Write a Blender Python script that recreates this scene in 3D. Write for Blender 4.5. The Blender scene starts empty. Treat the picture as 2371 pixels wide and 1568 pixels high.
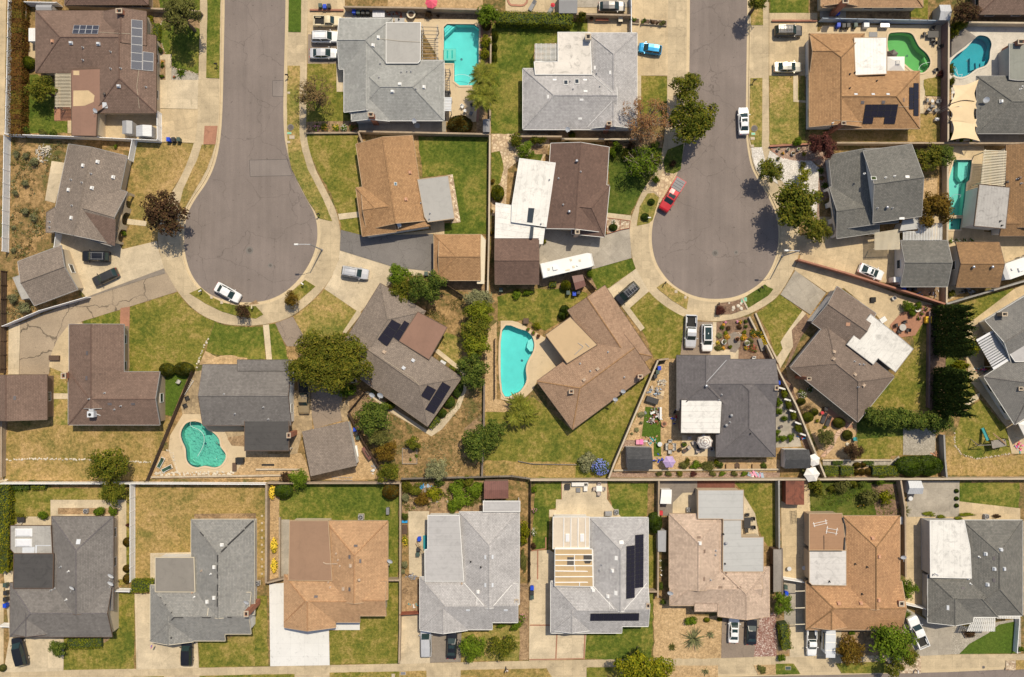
import bpy,math,random
from mathutils import Vector,Matrix,noise
from mathutils.geometry import tessellate_polygon
SC=bpy.context.scene;COL=SC.collection
S,H,CX,CY=.075,130.,1185.5,784.
TX=TY=0.
RND=random.Random(7)
def T(r,c):
 global TX,TY
 TX,TY=592.75*c,392.*r
def P(x,y,z=0.):
 k=S*(H-z)/H
 return Vector(((TX+x/4-CX)*k,-(TY+y/4-CY)*k,z))
def Dp(x,y,z=0.):
 k=S*(H-z)/H
 return Vector(((x-CX)*k,-(y-CY)*k,z))
MATS={}
def pale(c,k):return tuple(x*k for x in c)
def nt(name):
 m=bpy.data.materials.new(name);m.use_nodes=True
 t=m.node_tree;b=t.nodes['Principled BSDF']
 return m,t,b
def nd(t,typ,**kw):
 n=t.nodes.new(typ)
 for k,v in kw.items():setattr(n,k,v)
 return n
def lk(t,a,b):t.links.new(a,b)
def noi(t,scale,detail=3,rough=.6,vec=None,dist=0):
 n=nd(t,'ShaderNodeTexNoise');n.inputs['Scale'].default_value=scale
 n.inputs['Detail'].default_value=detail;n.inputs['Roughness'].default_value=rough
 n.inputs['Distortion'].default_value=dist
 if vec is not None:lk(t,vec,n.inputs['Vector'])
 return n.outputs['Fac']
def ramp(t,fac,stops,interp='LINEAR'):
 r=nd(t,'ShaderNodeValToRGB');e=r.color_ramp.elements;r.color_ramp.interpolation=interp
 while len(e)<len(stops):e.new(.5)
 for i,(p,c)in enumerate(stops):
  e[i].position=p;e[i].color=(c[0],c[1],c[2],1)if not isinstance(c,(int,float))else(c,c,c,1)
 lk(t,fac,r.inputs[0]);return r.outputs[0]
def mul(t,a,b,fac=1.,typ='MULTIPLY'):
 m=nd(t,'ShaderNodeMix',data_type='RGBA',blend_type=typ)
 if isinstance(fac,float):m.inputs[0].default_value=fac
 else:lk(t,fac,m.inputs[0])
 for s,v in((m.inputs[6],a),(m.inputs[7],b)):
  if isinstance(v,tuple):s.default_value=(*v[:3],1)
  else:lk(t,v,s)
 return m.outputs[2]
def _A(t):return nd(t,'ShaderNodeNewGeometry').outputs['Position']
def _z(t):return nd(t,'ShaderNodeUVMap').outputs['UV']
def bump(t,b,fac,strength=.3,dist=.05):
 n=nd(t,'ShaderNodeBump');n.inputs['Strength'].default_value=strength;n.inputs['Distance'].default_value=dist
 lk(t,fac,n.inputs['Height']);lk(t,n.outputs[0],b.inputs['Normal'])
def _B(name,col,rough=.75,var=.18,scale=2.5,metal=0.,fine=9.,coat=0.):
 if name in MATS:return MATS[name]
 m,t,b=nt(name);p=_A(t)
 v=ramp(t,noi(t,scale*.12,4,.65,p),[(.3,1-var),(.7,1+var*.6)])
 f=ramp(t,noi(t,fine,2,.7,p),[(.3,1-var*.7),(.7,1+var*.5)])
 c=mul(t,mul(t,col,v),f);lk(t,c,b.inputs['Base Color'])
 b.inputs['Roughness'].default_value=rough;b.inputs['Metallic'].default_value=metal
 b.inputs['Coat Weight'].default_value=coat
 MATS[name]=m;return m
def _u(name,c1,c2,row=.24,wid=.42,w=.3,k=1.3):
 c1=pale(c1,k);c2=tuple((a*.35+b*k*.65)for a,b in zip(c1,c2))
 m,t,b=nt(name);u=_z(t);p=_A(t)
 br=nd(t,'ShaderNodeTexBrick');lk(t,u,br.inputs['Vector'])
 br.inputs['Color1'].default_value=(*c1,1);br.inputs['Color2'].default_value=(*c2,1)
 br.inputs['Mortar'].default_value=(*[x*.6 for x in c2],1)
 br.inputs['Scale'].default_value=1;br.inputs['Mortar Size'].default_value=.022
 br.inputs['Mortar Smooth'].default_value=.3
 br.inputs['Brick Width'].default_value=wid;br.inputs['Row Height'].default_value=row
 v=ramp(t,noi(t,.25,4,.65,p),[(.3,1-w*.45),(.72,1+w*.3)])
 f=ramp(t,noi(t,3.2,3,.8,p),[(.3,1-w*.9),(.7,1+w*.55)])
 mp=nd(t,'ShaderNodeMapping');mp.inputs['Scale'].default_value=(1.6,.22,1);lk(t,u,mp.inputs['Vector'])
 st=ramp(t,noi(t,1.,3,.7,mp.outputs[0]),[(.3,1-w*.35),(.7,1+w*.25)])
 lk(t,mul(t,mul(t,mul(t,br.outputs[0],v),f),st),b.inputs['Base Color'])
 b.inputs['Roughness'].default_value=.9
 bump(t,b,br.outputs['Fac'],-.4,.02)
 MATS[name]=m;return m
def grass(name,cols,k=1.,patch=.16):
 """three tones: lush, plain, worn; broad drifts, mid blotches, blade grain"""
 m,t,b=nt(name);p=_A(t);oi=nd(t,'ShaderNodeObjectInfo').outputs['Random']
 ad=nd(t,'ShaderNodeVectorMath',operation='ADD');lk(t,p,ad.inputs[0])
 sc_=nd(t,'ShaderNodeMath',operation='MULTIPLY');lk(t,oi,sc_.inputs[0]);sc_.inputs[1].default_value=60.
 lk(t,sc_.outputs[0],ad.inputs[1]);p2=ad.outputs[0]
 big=noi(t,patch,5,.62,p2,.6);mid=noi(t,1.1,4,.7,p2)
 mx=nd(t,'ShaderNodeMix',data_type='FLOAT');mx.inputs[0].default_value=.42
 lk(t,big,mx.inputs[2]);lk(t,mid,mx.inputs[3])
 c=ramp(t,mx.outputs[0],[(.39,cols[0]),(.5,cols[1]),(.61,cols[2])])
 f=ramp(t,noi(t,5.5,3,.85,p),[(.3,.62),(.7,1.32)])
 g=ramp(t,noi(t,2.2,4,.7,p2),[(.35,.8),(.65,1.14)])
 lk(t,mul(t,mul(t,c,f),g),b.inputs['Base Color']);b.inputs['Roughness'].default_value=.95
 b.inputs['Specular IOR Level'].default_value=.15
 bump(t,b,noi(t,6.,2,.8,p),.7,.12)
 MATS[name]=m;return m
def slab(name,col,bw=1.6,rh=1.6,joint=.45,jw=.02,var=.26,rough=.85,off=0.):
 """cast concrete or pavers with joints"""
 m,t,b=nt(name);u=_z(t);p=_A(t)
 br=nd(t,'ShaderNodeTexBrick',offset=off);lk(t,u,br.inputs['Vector'])
 br.inputs['Color1'].default_value=(*col,1);br.inputs['Color2'].default_value=(*[x*(1-var*.55)for x in col],1)
 br.inputs['Mortar'].default_value=(*[x*joint for x in col],1)
 br.inputs['Scale'].default_value=1;br.inputs['Mortar Size'].default_value=jw;br.inputs['Mortar Smooth'].default_value=.2
 br.inputs['Brick Width'].default_value=bw;br.inputs['Row Height'].default_value=rh
 v=ramp(t,noi(t,.35,5,.7,p,.5),[(.3,1-var),(.7,1+var*.45)])
 f=ramp(t,noi(t,7,3,.75,p),[(.3,1-var*.6),(.7,1+var*.4)])
 s=ramp(t,noi(t,.9,5,.78,p,1.2),[(.28,.66),(.44,1.)])
 lk(t,mul(t,mul(t,mul(t,br.outputs[0],v),f),s),b.inputs['Base Color']);b.inputs['Roughness'].default_value=rough
 MATS[name]=m;return m
def stones(name,cols,scale,gap,gw=.06,var=.2):
 """voronoi stones: flagstone, cobbles, gravel"""
 m,t,b=nt(name);p=_A(t)
 v1=nd(t,'ShaderNodeTexVoronoi');v1.inputs['Scale'].default_value=scale;lk(t,p,v1.inputs['Vector'])
 v2=nd(t,'ShaderNodeTexVoronoi',feature='DISTANCE_TO_EDGE');v2.inputs['Scale'].default_value=scale;lk(t,p,v2.inputs['Vector'])
 sp=nd(t,'ShaderNodeSeparateColor');lk(t,v1.outputs['Color'],sp.inputs[0])
 c=ramp(t,sp.outputs[0],[(i/(len(cols)-1),k)for i,k in enumerate(cols)])
 e=ramp(t,v2.outputs['Distance'],[(gw*.5,0.),(gw*1.3,1.)])
 f=ramp(t,noi(t,.6,4,.7,p),[(.3,1-var),(.7,1+var)])
 lk(t,mul(t,mul(t,gap,c,e,'MIX'),f),b.inputs['Base Color']);b.inputs['Roughness'].default_value=.9
 MATS[name]=m;return m
def asphalt(name,col,crack=.68,cs=.15,cw=.007,streak=True,var=.13):
 m,t,b=nt(name);p=_A(t)
 n1=nd(t,'ShaderNodeTexNoise');n1.inputs['Scale'].default_value=.5;n1.inputs['Detail'].default_value=5;lk(t,p,n1.inputs['Vector'])
 ad=nd(t,'ShaderNodeMix',data_type='RGBA',blend_type='LINEAR_LIGHT');ad.inputs[0].default_value=1.6
 lk(t,p,ad.inputs[6]);lk(t,n1.outputs['Color'],ad.inputs[7])
 vo=nd(t,'ShaderNodeTexVoronoi',feature='DISTANCE_TO_EDGE');vo.inputs['Scale'].default_value=cs;lk(t,ad.outputs[2],vo.inputs['Vector'])
 cr=ramp(t,vo.outputs['Distance'],[(cw*.35,crack),(cw,1.)])
 gate=ramp(t,noi(t,.11,3,.6,p),[(.36,0.),(.5,1.)])
 cr=mul(t,(1,1,1),cr,gate,'MIX')
 v=ramp(t,noi(t,.12,5,.65,p),[(.3,1-var),(.7,1+var)])
 f=ramp(t,noi(t,9,3,.8,p),[(.3,1-var*1.3),(.7,1+var*1.3)])
 mp=nd(t,'ShaderNodeMapping');mp.inputs['Scale'].default_value=(.9,.05,1);lk(t,p,mp.inputs['Vector'])
 st=ramp(t,noi(t,1.,4,.7,mp.outputs[0]),[(.3,1-var*.7 if streak else 1.),(.7,1+var*.7 if streak else 1.)])
 sp=ramp(t,noi(t,2.1,2,.5,p),[(.25,.62),(.31,1.)])
 lk(t,mul(t,mul(t,mul(t,mul(t,mul(t,col,v),f),st),cr),sp),b.inputs['Base Color']);b.inputs['Roughness'].default_value=.92
 MATS[name]=m;return m
def _t(name,cols,trans=.12):
 m,t,b=nt(name)
 g=nd(t,'ShaderNodeNewGeometry');p=g.outputs['Position']
 r=g.outputs['Random Per Island']
 c=ramp(t,r,[(i/(len(cols)-1),k)for i,k in enumerate(cols)])
 v=ramp(t,noi(t,.7,3,.6,p),[(.3,.66),(.7,1.35)])
 v2=ramp(t,noi(t,3.5,2,.6,p),[(.3,.75),(.7,1.2)])
 c=mul(t,mul(t,c,v),v2)
 lk(t,c,b.inputs['Base Color']);b.inputs['Roughness'].default_value=.62
 b.inputs['Specular IOR Level'].default_value=.1
 tr=nd(t,'ShaderNodeBsdfTranslucent');lk(t,c,tr.inputs[0])
 mx=nd(t,'ShaderNodeMixShader');mx.inputs[0].default_value=trans
 out=t.nodes['Material Output'];lk(t,b.outputs[0],mx.inputs[1]);lk(t,tr.outputs[0],mx.inputs[2]);lk(t,mx.outputs[0],out.inputs[0])
 MATS[name]=m;return m
def gloss(name,col,rough=.3,metal=0.,coat=0.,spec=.5):
 if name in MATS:return MATS[name]
 m,t,b=nt(name);p=_A(t)
 lk(t,mul(t,col,ramp(t,noi(t,1.7,3,.6,p),[(.3,.94),(.7,1.05)])),b.inputs['Base Color'])
 b.inputs['Roughness'].default_value=rough;b.inputs['Metallic'].default_value=metal
 b.inputs['Coat Weight'].default_value=coat;b.inputs['Specular IOR Level'].default_value=spec
 if coat:b.inputs['Coat Roughness'].default_value=.06
 MATS[name]=m;return m
def water(name,tint,rip=.15,scale=2.5):
 m,t,b=nt(name);p=_A(t);t.nodes.remove(b)
 tr=nd(t,'ShaderNodeBsdfTransparent');tr.inputs[0].default_value=(*tint,1)
 gl=nd(t,'ShaderNodeBsdfGlossy');gl.inputs['Roughness'].default_value=.03
 bp=nd(t,'ShaderNodeBump');bp.inputs['Strength'].default_value=rip;bp.inputs['Distance'].default_value=.3
 lk(t,noi(t,scale,2,.5,p,.8),bp.inputs['Height']);lk(t,bp.outputs[0],gl.inputs['Normal'])
 fr=nd(t,'ShaderNodeFresnel');fr.inputs[0].default_value=1.33;lk(t,bp.outputs[0],fr.inputs['Normal'])
 mx=nd(t,'ShaderNodeMixShader');lk(t,fr.outputs[0],mx.inputs[0]);lk(t,tr.outputs[0],mx.inputs[1]);lk(t,gl.outputs[0],mx.inputs[2])
 lk(t,mx.outputs[0],t.nodes['Material Output'].inputs[0]);MATS[name]=m;return m
def plaster(name,col,caus=.0,scale=1.2):
 m,t,b=nt(name);p=_A(t)
 v=ramp(t,noi(t,.3,4,.6,p),[(.3,.88),(.7,1.08)])
 c=mul(t,col,v)
 lk(t,c,b.inputs['Base Color']);b.inputs['Roughness'].default_value=.8
 MATS[name]=m;return m
def panel(name,c1,line,nu=.16,lw=.012,ro=.22,sp=.3):
 """solar cells: grid of cells, cell lines"""
 m,t,b=nt(name);u=_z(t)
 br=nd(t,'ShaderNodeTexBrick',offset=0.);lk(t,u,br.inputs['Vector'])
 br.inputs['Color1'].default_value=(*c1,1);br.inputs['Color2'].default_value=(*[x*.85 for x in c1],1);br.inputs['Mortar'].default_value=(*line,1)
 br.inputs['Scale'].default_value=1;br.inputs['Mortar Size'].default_value=lw;br.inputs['Brick Width'].default_value=nu;br.inputs['Row Height'].default_value=nu
 lk(t,br.outputs[0],b.inputs['Base Color']);b.inputs['Roughness'].default_value=ro;b.inputs['Specular IOR Level'].default_value=sp
 MATS[name]=m;return m
def seam(name,col,w=.45,dark=.75,axis=0,var=.15,dirt=.35,rough=.6):
 """sheet roofing with seams or rolls"""
 m,t,b=nt(name);u=_z(t);p=_A(t)
 br=nd(t,'ShaderNodeTexBrick',offset=0.);lk(t,u,br.inputs['Vector'])
 br.inputs['Color1'].default_value=(*col,1);br.inputs['Color2'].default_value=(*[x*.96 for x in col],1);br.inputs['Mortar'].default_value=(*[x*dark for x in col],1)
 br.inputs['Scale'].default_value=1;br.inputs['Mortar Size'].default_value=.022
 br.inputs['Brick Width'].default_value=w if axis==0 else 60.;br.inputs['Row Height'].default_value=60.if axis==0 else w
 v=ramp(t,noi(t,.22,5,.7,p,.4),[(.3,1-var),(.7,1+var*.4)])
 f=ramp(t,noi(t,6,3,.8,p),[(.3,1-var*.5),(.7,1+var*.4)])
 s=ramp(t,noi(t,.55,5,.75,p,1.5),[(.3,1-dirt),(.5,1.)])
 lk(t,mul(t,mul(t,mul(t,br.outputs[0],v),f),s),b.inputs['Base Color']);b.inputs['Roughness'].default_value=rough
 MATS[name]=m;return m
class MB:
 def __init__(s):s.v=[];s.f=[];s.m=[]
 def face(s,pts,mi=0):
  i=len(s.v);s.v.extend(tuple(p)for p in pts);s.f.append(tuple(range(i,i+len(pts))));s.m.append(mi)
 def mesh(s,vs,fs,mi=0):
  i=len(s.v);s.v.extend(tuple(p)for p in vs)
  for f in fs:s.f.append(tuple(i+k for k in f));s.m.append(mi)
 def box(s,c,d,rz=0.,mi=0,tap=1.,tapy=None):
  a,b,h=d[0]/2,d[1]/2,d[2]/2;ty=tap if tapy is None else tapy
  co,si=math.cos(rz),math.sin(rz);vs=[]
  for z,kx,ky in((-h,1,1),(h,tap,ty)):
   for x,y in((-a,-b),(a,-b),(a,b),(-a,b)):
    x,y=x*kx,y*ky
    vs.append((c[0]+x*co-y*si,c[1]+x*si+y*co,c[2]+z))
  s.mesh(vs,[(3,2,1,0),(4,5,6,7),(0,1,5,4),(1,2,6,5),(2,3,7,6),(3,0,4,7)],mi)
 def prism(s,pts,z0,z1,mi=0,top=None):
  n=len(pts);pts=ccw(pts)
  vs=[(p[0],p[1],z0)for p in pts]+[(p[0],p[1],z1)for p in pts]
  s.mesh(vs,[(i,(i+1)%n,n+(i+1)%n,n+i)for i in range(n)],mi)
  tri=tess(pts);s.mesh(vs[n:],tri,mi if top is None else top);s.mesh(vs[:n],[t[::-1]for t in tri],mi)
 def tube(s,a,b,r0,r1=None,n=6,mi=0,cap=True):
  a=Vector(a);b=Vector(b);r1=r0 if r1 is None else r1;d=(b-a)
  if d.length<1e-6:return
  d.normalize();u=d.orthogonal().normalized();w=d.cross(u);vs=[]
  for p,r in((a,r0),(b,r1)):
   for k in range(n):
    t=2*math.pi*k/n;vs.append(p+(u*math.cos(t)+w*math.sin(t))*r)
  fs=[(k,(k+1)%n,n+(k+1)%n,n+k)for k in range(n)]
  if cap:fs+=[tuple(range(n))[::-1],tuple(range(n,2*n))]
  s.mesh(vs,fs,mi)
 def path(s,pts,r,n=5,mi=0,r1=None):
  for i in range(len(pts)-1):
   t0,t1=i/(len(pts)-1),(i+1)/(len(pts)-1);e=r if r1 is None else r1
   s.tube(pts[i],pts[i+1],r+(e-r)*t0,r+(e-r)*t1,n,mi)
 def lathe(s,prof,c=(0,0,0),n=14,mi=0,sx=1.,sy=1.):
  vs=[]
  for r,z in prof:
   for k in range(n):
    t=2*math.pi*k/n;vs.append((c[0]+r*sx*math.cos(t),c[1]+r*sy*math.sin(t),c[2]+z))
  fs=[]
  for j in range(len(prof)-1):
   for k in range(n):fs.append((j*n+k,j*n+(k+1)%n,(j+1)*n+(k+1)%n,(j+1)*n+k))
  fs.append(tuple(range(n))[::-1]);fs.append(tuple(range((len(prof)-1)*n,len(prof)*n)))
  s.mesh(vs,fs,mi)
 def build(s,name,mats,parent=None,org=None,smooth=False,uv=True,ang=0.):
  me=bpy.data.meshes.new(name)
  if org is not None:v=[(p[0]-org[0],p[1]-org[1],p[2]-org[2])for p in s.v]
  else:v=s.v
  me.from_pydata(v,[],s.f)
  if not isinstance(mats,(list,tuple)):mats=[mats]
  for m in mats:me.materials.append(MATS[m]if isinstance(m,str)else m)
  if len(mats)>1:me.polygons.foreach_set('material_index',s.m)
  if smooth:me.polygons.foreach_set('use_smooth',[True]*len(me.polygons))
  me.update()
  if uv:
   L=me.uv_layers.new(name='UVMap').data;ca,sa=math.cos(ang),math.sin(ang)
   for p in me.polygons:
    n=p.normal
    if abs(n.z)>.995:hx,hy,ux=ca,sa,(-sa,ca,0)
    else:
     h=Vector((-n.y,n.x,0)).normalized();hx,hy=h.x,h.y;u=n.cross(h);ux=(u.x,u.y,u.z)
    for li in p.loop_indices:
     c=s.v[me.loops[li].vertex_index]
     L[li].uv=(c[0]*hx+c[1]*hy,c[0]*ux[0]+c[1]*ux[1]+c[2]*ux[2])
  o=bpy.data.objects.new(name,me);COL.objects.link(o)
  if parent is not None:par(o,parent)
  elif org is not None:o.location=org
  return o
def area(p):return sum(p[i][0]*p[(i+1)%len(p)][1]-p[(i+1)%len(p)][0]*p[i][1]for i in range(len(p)))/2
def ccw(p):return list(p)if area(p)>0 else list(p)[::-1]
def tess(pts,holes=()):
 """triangles over the concatenated vertex list, facing up"""
 polys=[[Vector((p[0],p[1],0))for p in pts]]+[[Vector((p[0],p[1],0))for p in h]for h in holes]
 allp=[q for pl in polys for q in pl];out=[]
 for a,b,c in tessellate_polygon(polys):
  n=(allp[b]-allp[a]).cross(allp[c]-allp[a]).z
  if abs(n)<1e-9:continue
  out.append((a,b,c)if n>0 else(c,b,a))
 return out
def inside(p,poly):
 r=False;n=len(poly)
 for i in range(n):
  a,b=poly[i],poly[(i+1)%n]
  if(a[1]>p[1])!=(b[1]>p[1])and p[0]<(b[0]-a[0])*(p[1]-a[1])/(b[1]-a[1])+a[0]:r=not r
 return r
def empty(name,loc,rz=0.,label=None,cat=None,group=None):
 o=bpy.data.objects.new(name,None);COL.objects.link(o);o.location=loc;o.rotation_euler=(0,0,rz)
 o.empty_display_size=.3
 return tag(o,label,cat,group)
def tag(o,label=None,cat=None,group=None,kind=None):
 if label:o['label']=label
 if cat:o['category']=cat
 if group:o['group']=group
 if kind:o['kind']=kind
 return o
KIDS={}
def par(o,p):o.parent=p;KIDS.setdefault(p.name,[]).append(o)
def copy_tree(o,parent=None):
 c=o.copy();COL.objects.link(c)
 if parent is not None:par(c,parent)
 for ch in KIDS.get(o.name,()):copy_tree(ch,c)
 return c
PROT={}
def _w(key,make,loc,rz,label,cat,group=None,sc=None):
 if key in PROT:
  o=copy_tree(PROT[key])
  for k in('group',):
   if k in o:del o[k]
 else:o=PROT[key]=make()
 o.location=loc;o.rotation_euler=(0,0,rz)
 o.scale=(1,1,1)if sc is None else((sc,sc,sc)if isinstance(sc,(int,float))else sc)
 return tag(o,label,cat,group)
GN={}
GZ={0:.003,1:.012,2:.05,3:.085,4:.12}
POOLS=[]
def rough_edge(pts,amp,step=.7,seed=0):
 out=[];n=len(pts)
 for i in range(n):
  a,b=pts[i],pts[(i+1)%n];L=math.hypot(b[0]-a[0],b[1]-a[1]);k=max(1,int(L/step))
  for j in range(k):
   t=j/k;x,y=a[0]+(b[0]-a[0])*t,a[1]+(b[1]-a[1])*t
   q=noise.noise_vector(Vector((x*1.1,y*1.1,seed)))
   out.append((x+q.x*amp,y+q.y*amp))
 return out
def G(mat,pts,lev=1,ang=0.,name=None,label=None,cuts=(),w=0.):
 """a flat sheet of ground traced in survey units"""
 q=[P(x,y)for x,y in pts];q=[(p.x,p.y)for p in q]
 if w:q=rough_edge(q,w)
 k=GN.get(lev,0);GN[lev]=k+1
 z=GZ[lev]+(k*7%23)*.0014
 hs=[[(p[0],p[1])for p in c]for c in cuts]
 for c in POOLS:
  if all(inside(p,q)for p in c)and not any(c is k_ for k_ in cuts):hs.append(c)
 tri=tess(q,hs);mb=MB();mb.mesh([(p[0],p[1],z)for p in q]+[(p[0],p[1],z)for h in hs for p in h],tri)
 if name is None:
  name={'lawn':'lawn','turf':'turf','conc':'paving','asph':'driveway','olda':'driveway','soil':'soil','weed':'soil','sand':'soil','grav':'gravel_bed','bric':'brick_paving','flag':'flagstone_path','deck':'pool_deck','pave':'paving','mulc':'soil','cobb':'cobble_path','wood':'wood_deck'}[mat[:4]]
 o=mb.build(name,mat,ang=math.radians(ang));return tag(o,kind='structure')
def L(mat,pts,w=.22,lev=1):return G(mat,pts,lev,w=w)
E0=2.7
class Wing:
 def __init__(s,spec,E,pitch,off):
  if isinstance(spec[4],str):
   x0,y0,x1,y1,d,e=spec[:6]
   pts=((x0,y0),(x1,y0),(x1,y1))if d=='x' else((x0,y0),(x0,y1),(x1,y1))
  else:raise ValueError
  s.setup(pts,e,E,pitch,off)
 def setup(s,pts,e,E,pitch,off):
  A,B,C=[P(x,y,E).to_2d()for x,y in pts]
  s.A=A;s.u=(B-A).normalized();n=Vector((-s.u.y,s.u.x))
  if(C-B).dot(n)<0:n=-n
  s.n=n;s.L=(B-A).length;s.W=(C-B).dot(n);s.e=e;s.E=E;s.p=pitch;s.off=off
 def loc(s,q):d=Vector((q[0],q[1]))-s.A;return d.dot(s.u),d.dot(s.n)
 def z(s,q,m=0.):
  a,b=s.loc(q)
  if not(-m<=a<=s.L+m and-m<=b<=s.W+m):return None
  if s.e=='ss':return s.E+s.p*b+s.off
  d=min(b,s.W-b)
  if s.e[0]=='h':d=min(d,a)
  if s.e[1]=='h':d=min(d,s.L-a)
  return s.E+s.p*d+s.off
 def pt(s,a,b,z):q=s.A+s.u*a+s.n*b;return Vector((q.x,q.y,z))
class WingR(Wing):
 def __init__(s,pts,e,E,pitch,off):s.setup(pts,e,E,pitch,off)
HOUSES={}
class _i:
 def __init__(s,label,roof,wall,wings,flats=(),E=E0,pitch=.36,cap=None,fascia='trim_white',name='house',cat='house',group=None,ex=(),win=True,ins=None):
  s.W=[];s.E=E
  for i,w in enumerate(wings):
   o=i*.006
   if isinstance(w[0],tuple):s.W.append(WingR(w[:3],w[3],w[4]if len(w)>4 else E,pitch if w[3]!='ss' else.1,o))
   else:s.W.append(Wing(w,w[6]if len(w)>6 else E,pitch if w[5]!='ss' else.1,o))
  s.F=[]
  for f in flats:
   z=f[1];q=[P(x,y,z)for x,y in f[0]];s.F.append(([(p.x,p.y)for p in q],z,f[2],f[3]if len(f)>3 else 'walled'))
  c=Vector((0,0,0));n=0
  for w in s.W:c+=w.pt(w.L/2,w.W/2,0)*w.L*w.W;n+=w.L*w.W
  s.c=c/n;s.root=empty(name,s.c,0,label,cat,group)
  s.roofm,s.wallm,s.fasm,s.ins=roof,wall,fascia,ins
  s.make_roof(roof,cap or roof);s.make_walls(wall,win);s.make_flats()
  for e in ex:s.extra(e)
 def make_roof(s,roof,cap):
  rb,fb=MB(),MB();caps=MB();th=.2
  for w in s.W:
   Z0=w.E+w.off
   if w.e=='ss':
    z1=Z0+w.p*w.W;c=[w.pt(0,0,Z0),w.pt(w.L,0,Z0),w.pt(w.L,w.W,z1),w.pt(0,w.W,z1)]
    rb.face(up(c));dn=[Vector((q.x,q.y,q.z-th))for q in c];fb.face(up(dn)[::-1])
    for i in range(4):j=(i+1)%4;fb.face([dn[i],dn[j],c[j]-Vector((0,0,.004)),c[i]-Vector((0,0,.004))])
    continue
   a0=min(w.W/2,w.L/2)if w.e[0]=='h' else 0;a1=w.L-min(w.W/2,w.L/2)if w.e[1]=='h' else w.L
   rz=Z0+w.p*w.W/2
   c00,c10,c11,c01=w.pt(0,0,Z0),w.pt(w.L,0,Z0),w.pt(w.L,w.W,Z0),w.pt(0,w.W,Z0)
   r0,r1=w.pt(a0,w.W/2,rz),w.pt(a1,w.W/2,rz)
   fs=[[c00,c10,r1,r0],[c11,c01,r0,r1]]
   if w.e[0]=='h':fs.append([c01,c00,r0])
   if w.e[1]=='h':fs.append([c10,c11,r1])
   dz=Vector((0,0,th));ez=Vector((0,0,.005))
   for f in fs:rb.face(up(f));fb.face(up([q-dz for q in f])[::-1])
   edges=[(c00,c10),(c11,c01)]
   edges+=[(c01,c00)]if w.e[0]=='h' else[(c01,r0),(r0,c00)]
   edges+=[(c10,c11)]if w.e[1]=='h' else[(c10,r1),(r1,c11)]
   for A_,B_ in edges:
    o=Vector((B_.y-A_.y,A_.x-B_.x,0));o.normalize()
    m=(A_+B_)/2-(c00+c11)/2
    if o.dot(m)<0:o=-o
    o=o*.07;n=max(1,int((B_-A_).length/.4));run=None
    for k in range(n+1):
     ok=k<n
     if ok:
      q=A_+(B_-A_)*((k+.5)/n)+o
      for v in s.W:
       z=v.z(q)if v is not w else None
       if z is not None and z>q.z-.06:ok=False;break
     if ok and run is None:run=k
     if not ok and run is not None:
      a,b=A_+(B_-A_)*(run/n),A_+(B_-A_)*(k/n);run=None
      fb.face([a-dz,b-dz,b-ez,a-ez]);fb.face([a-dz+o,b-dz+o,b+ez*3+o,a+ez*3+o]);fb.face([a-ez,b-ez,b+ez*3+o,a+ez*3+o])
   segs=[(r0,r1)]
   if w.e[0]=='h':segs+=[(c00,r0),(c01,r0)]
   if w.e[1]=='h':segs+=[(c10,r1),(c11,r1)]
   for a,b in segs:
    n=max(2,int((b-a).length/.5));run=None
    for k in range(n+1):
     q0=a+(b-a)*(k/n);ok=k<n
     if ok:
      q=a+(b-a)*((k+.5)/n)
      for v in s.W:
       if v is w:continue
       z=v.z(q)
       if z is not None and z>q.z+.015:ok=False;break
     if ok and run is None:run=q0
     if not ok and run is not None:
      caps.tube(run+Vector((0,0,-.01)),q0+Vector((0,0,-.01)),.12,.12,5);run=None
  s.roof=rb.build('roof',roof,s.root,s.c)
  fb.build('fascia',s.fasm,s.roof,s.c,uv=False)
  if caps.v:caps.build('ridge_cap',cap,s.roof,s.c,uv=True)
 def make_walls(s,wall,win):
  mb=MB();k=0;wins=[]
  for i,w in enumerate(s.W):
   j=i*.011
   ia=.5+j if w.e[0]=='h' else.28+j;ib=.5+j if w.e[1]=='h' else.28+j;iw=.5+j
   if w.e=='ss':ia=ib=iw=.25+j
   zt=w.E-.06
   if s.ins and s.ins[0]==i:ia,ib=ia+s.ins[1],ib+s.ins[2]
   q=[w.pt(ia,iw,0),w.pt(w.L-ib,iw,0),w.pt(w.L-ib,w.W-iw,0),w.pt(ia,w.W-iw,0)]
   for a in range(4):
    b=(a+1)%4;A,B=q[a],q[b];z=Vector((0,0,zt))
    mb.face([A,B,B+z,A+z])
    o=Vector((B.y-A.y,A.x-B.x,0)).normalized()
    if o.dot((A+B)/2-(q[0]+q[2])/2)<0:o=-o
    mid=(A+B)/2;ln=(B-A).length
    toward=-mid.normalized()
    if win and ln>4 and o.dot(toward)>.45 and mid.length>34:
     nw=max(1,int(ln/4.2))
     for t in range(nw):
      p=A+(B-A)*((t+.5)/nw)
      if any(v is not w and v.z((p.x,p.y))is not None for v in s.W):continue
      if any(inside((p.x,p.y),f[0])for f in s.F):continue
      wins.append((p+o*.0,o,(B-A).normalized()))
   for end,a in((0,ia),(1,w.L-ib)):
    if w.e[end]=='g':
     hh=w.E+w.off+w.p*w.W/2-.24
     mb.face([w.pt(a,iw,zt),w.pt(a,w.W-iw,zt),w.pt(a,w.W/2,hh)])
   if w.e=='ss':
    mb.face([w.pt(0+ia,w.W-iw,zt),w.pt(w.L-ib,w.W-iw,zt),w.pt(w.L-ib,w.W-iw,zt+w.p*w.W-.1),w.pt(ia,w.W-iw,zt+w.p*w.W-.1)])
  s.wall=mb.build('wall',wall,s.root,s.c)
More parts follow.
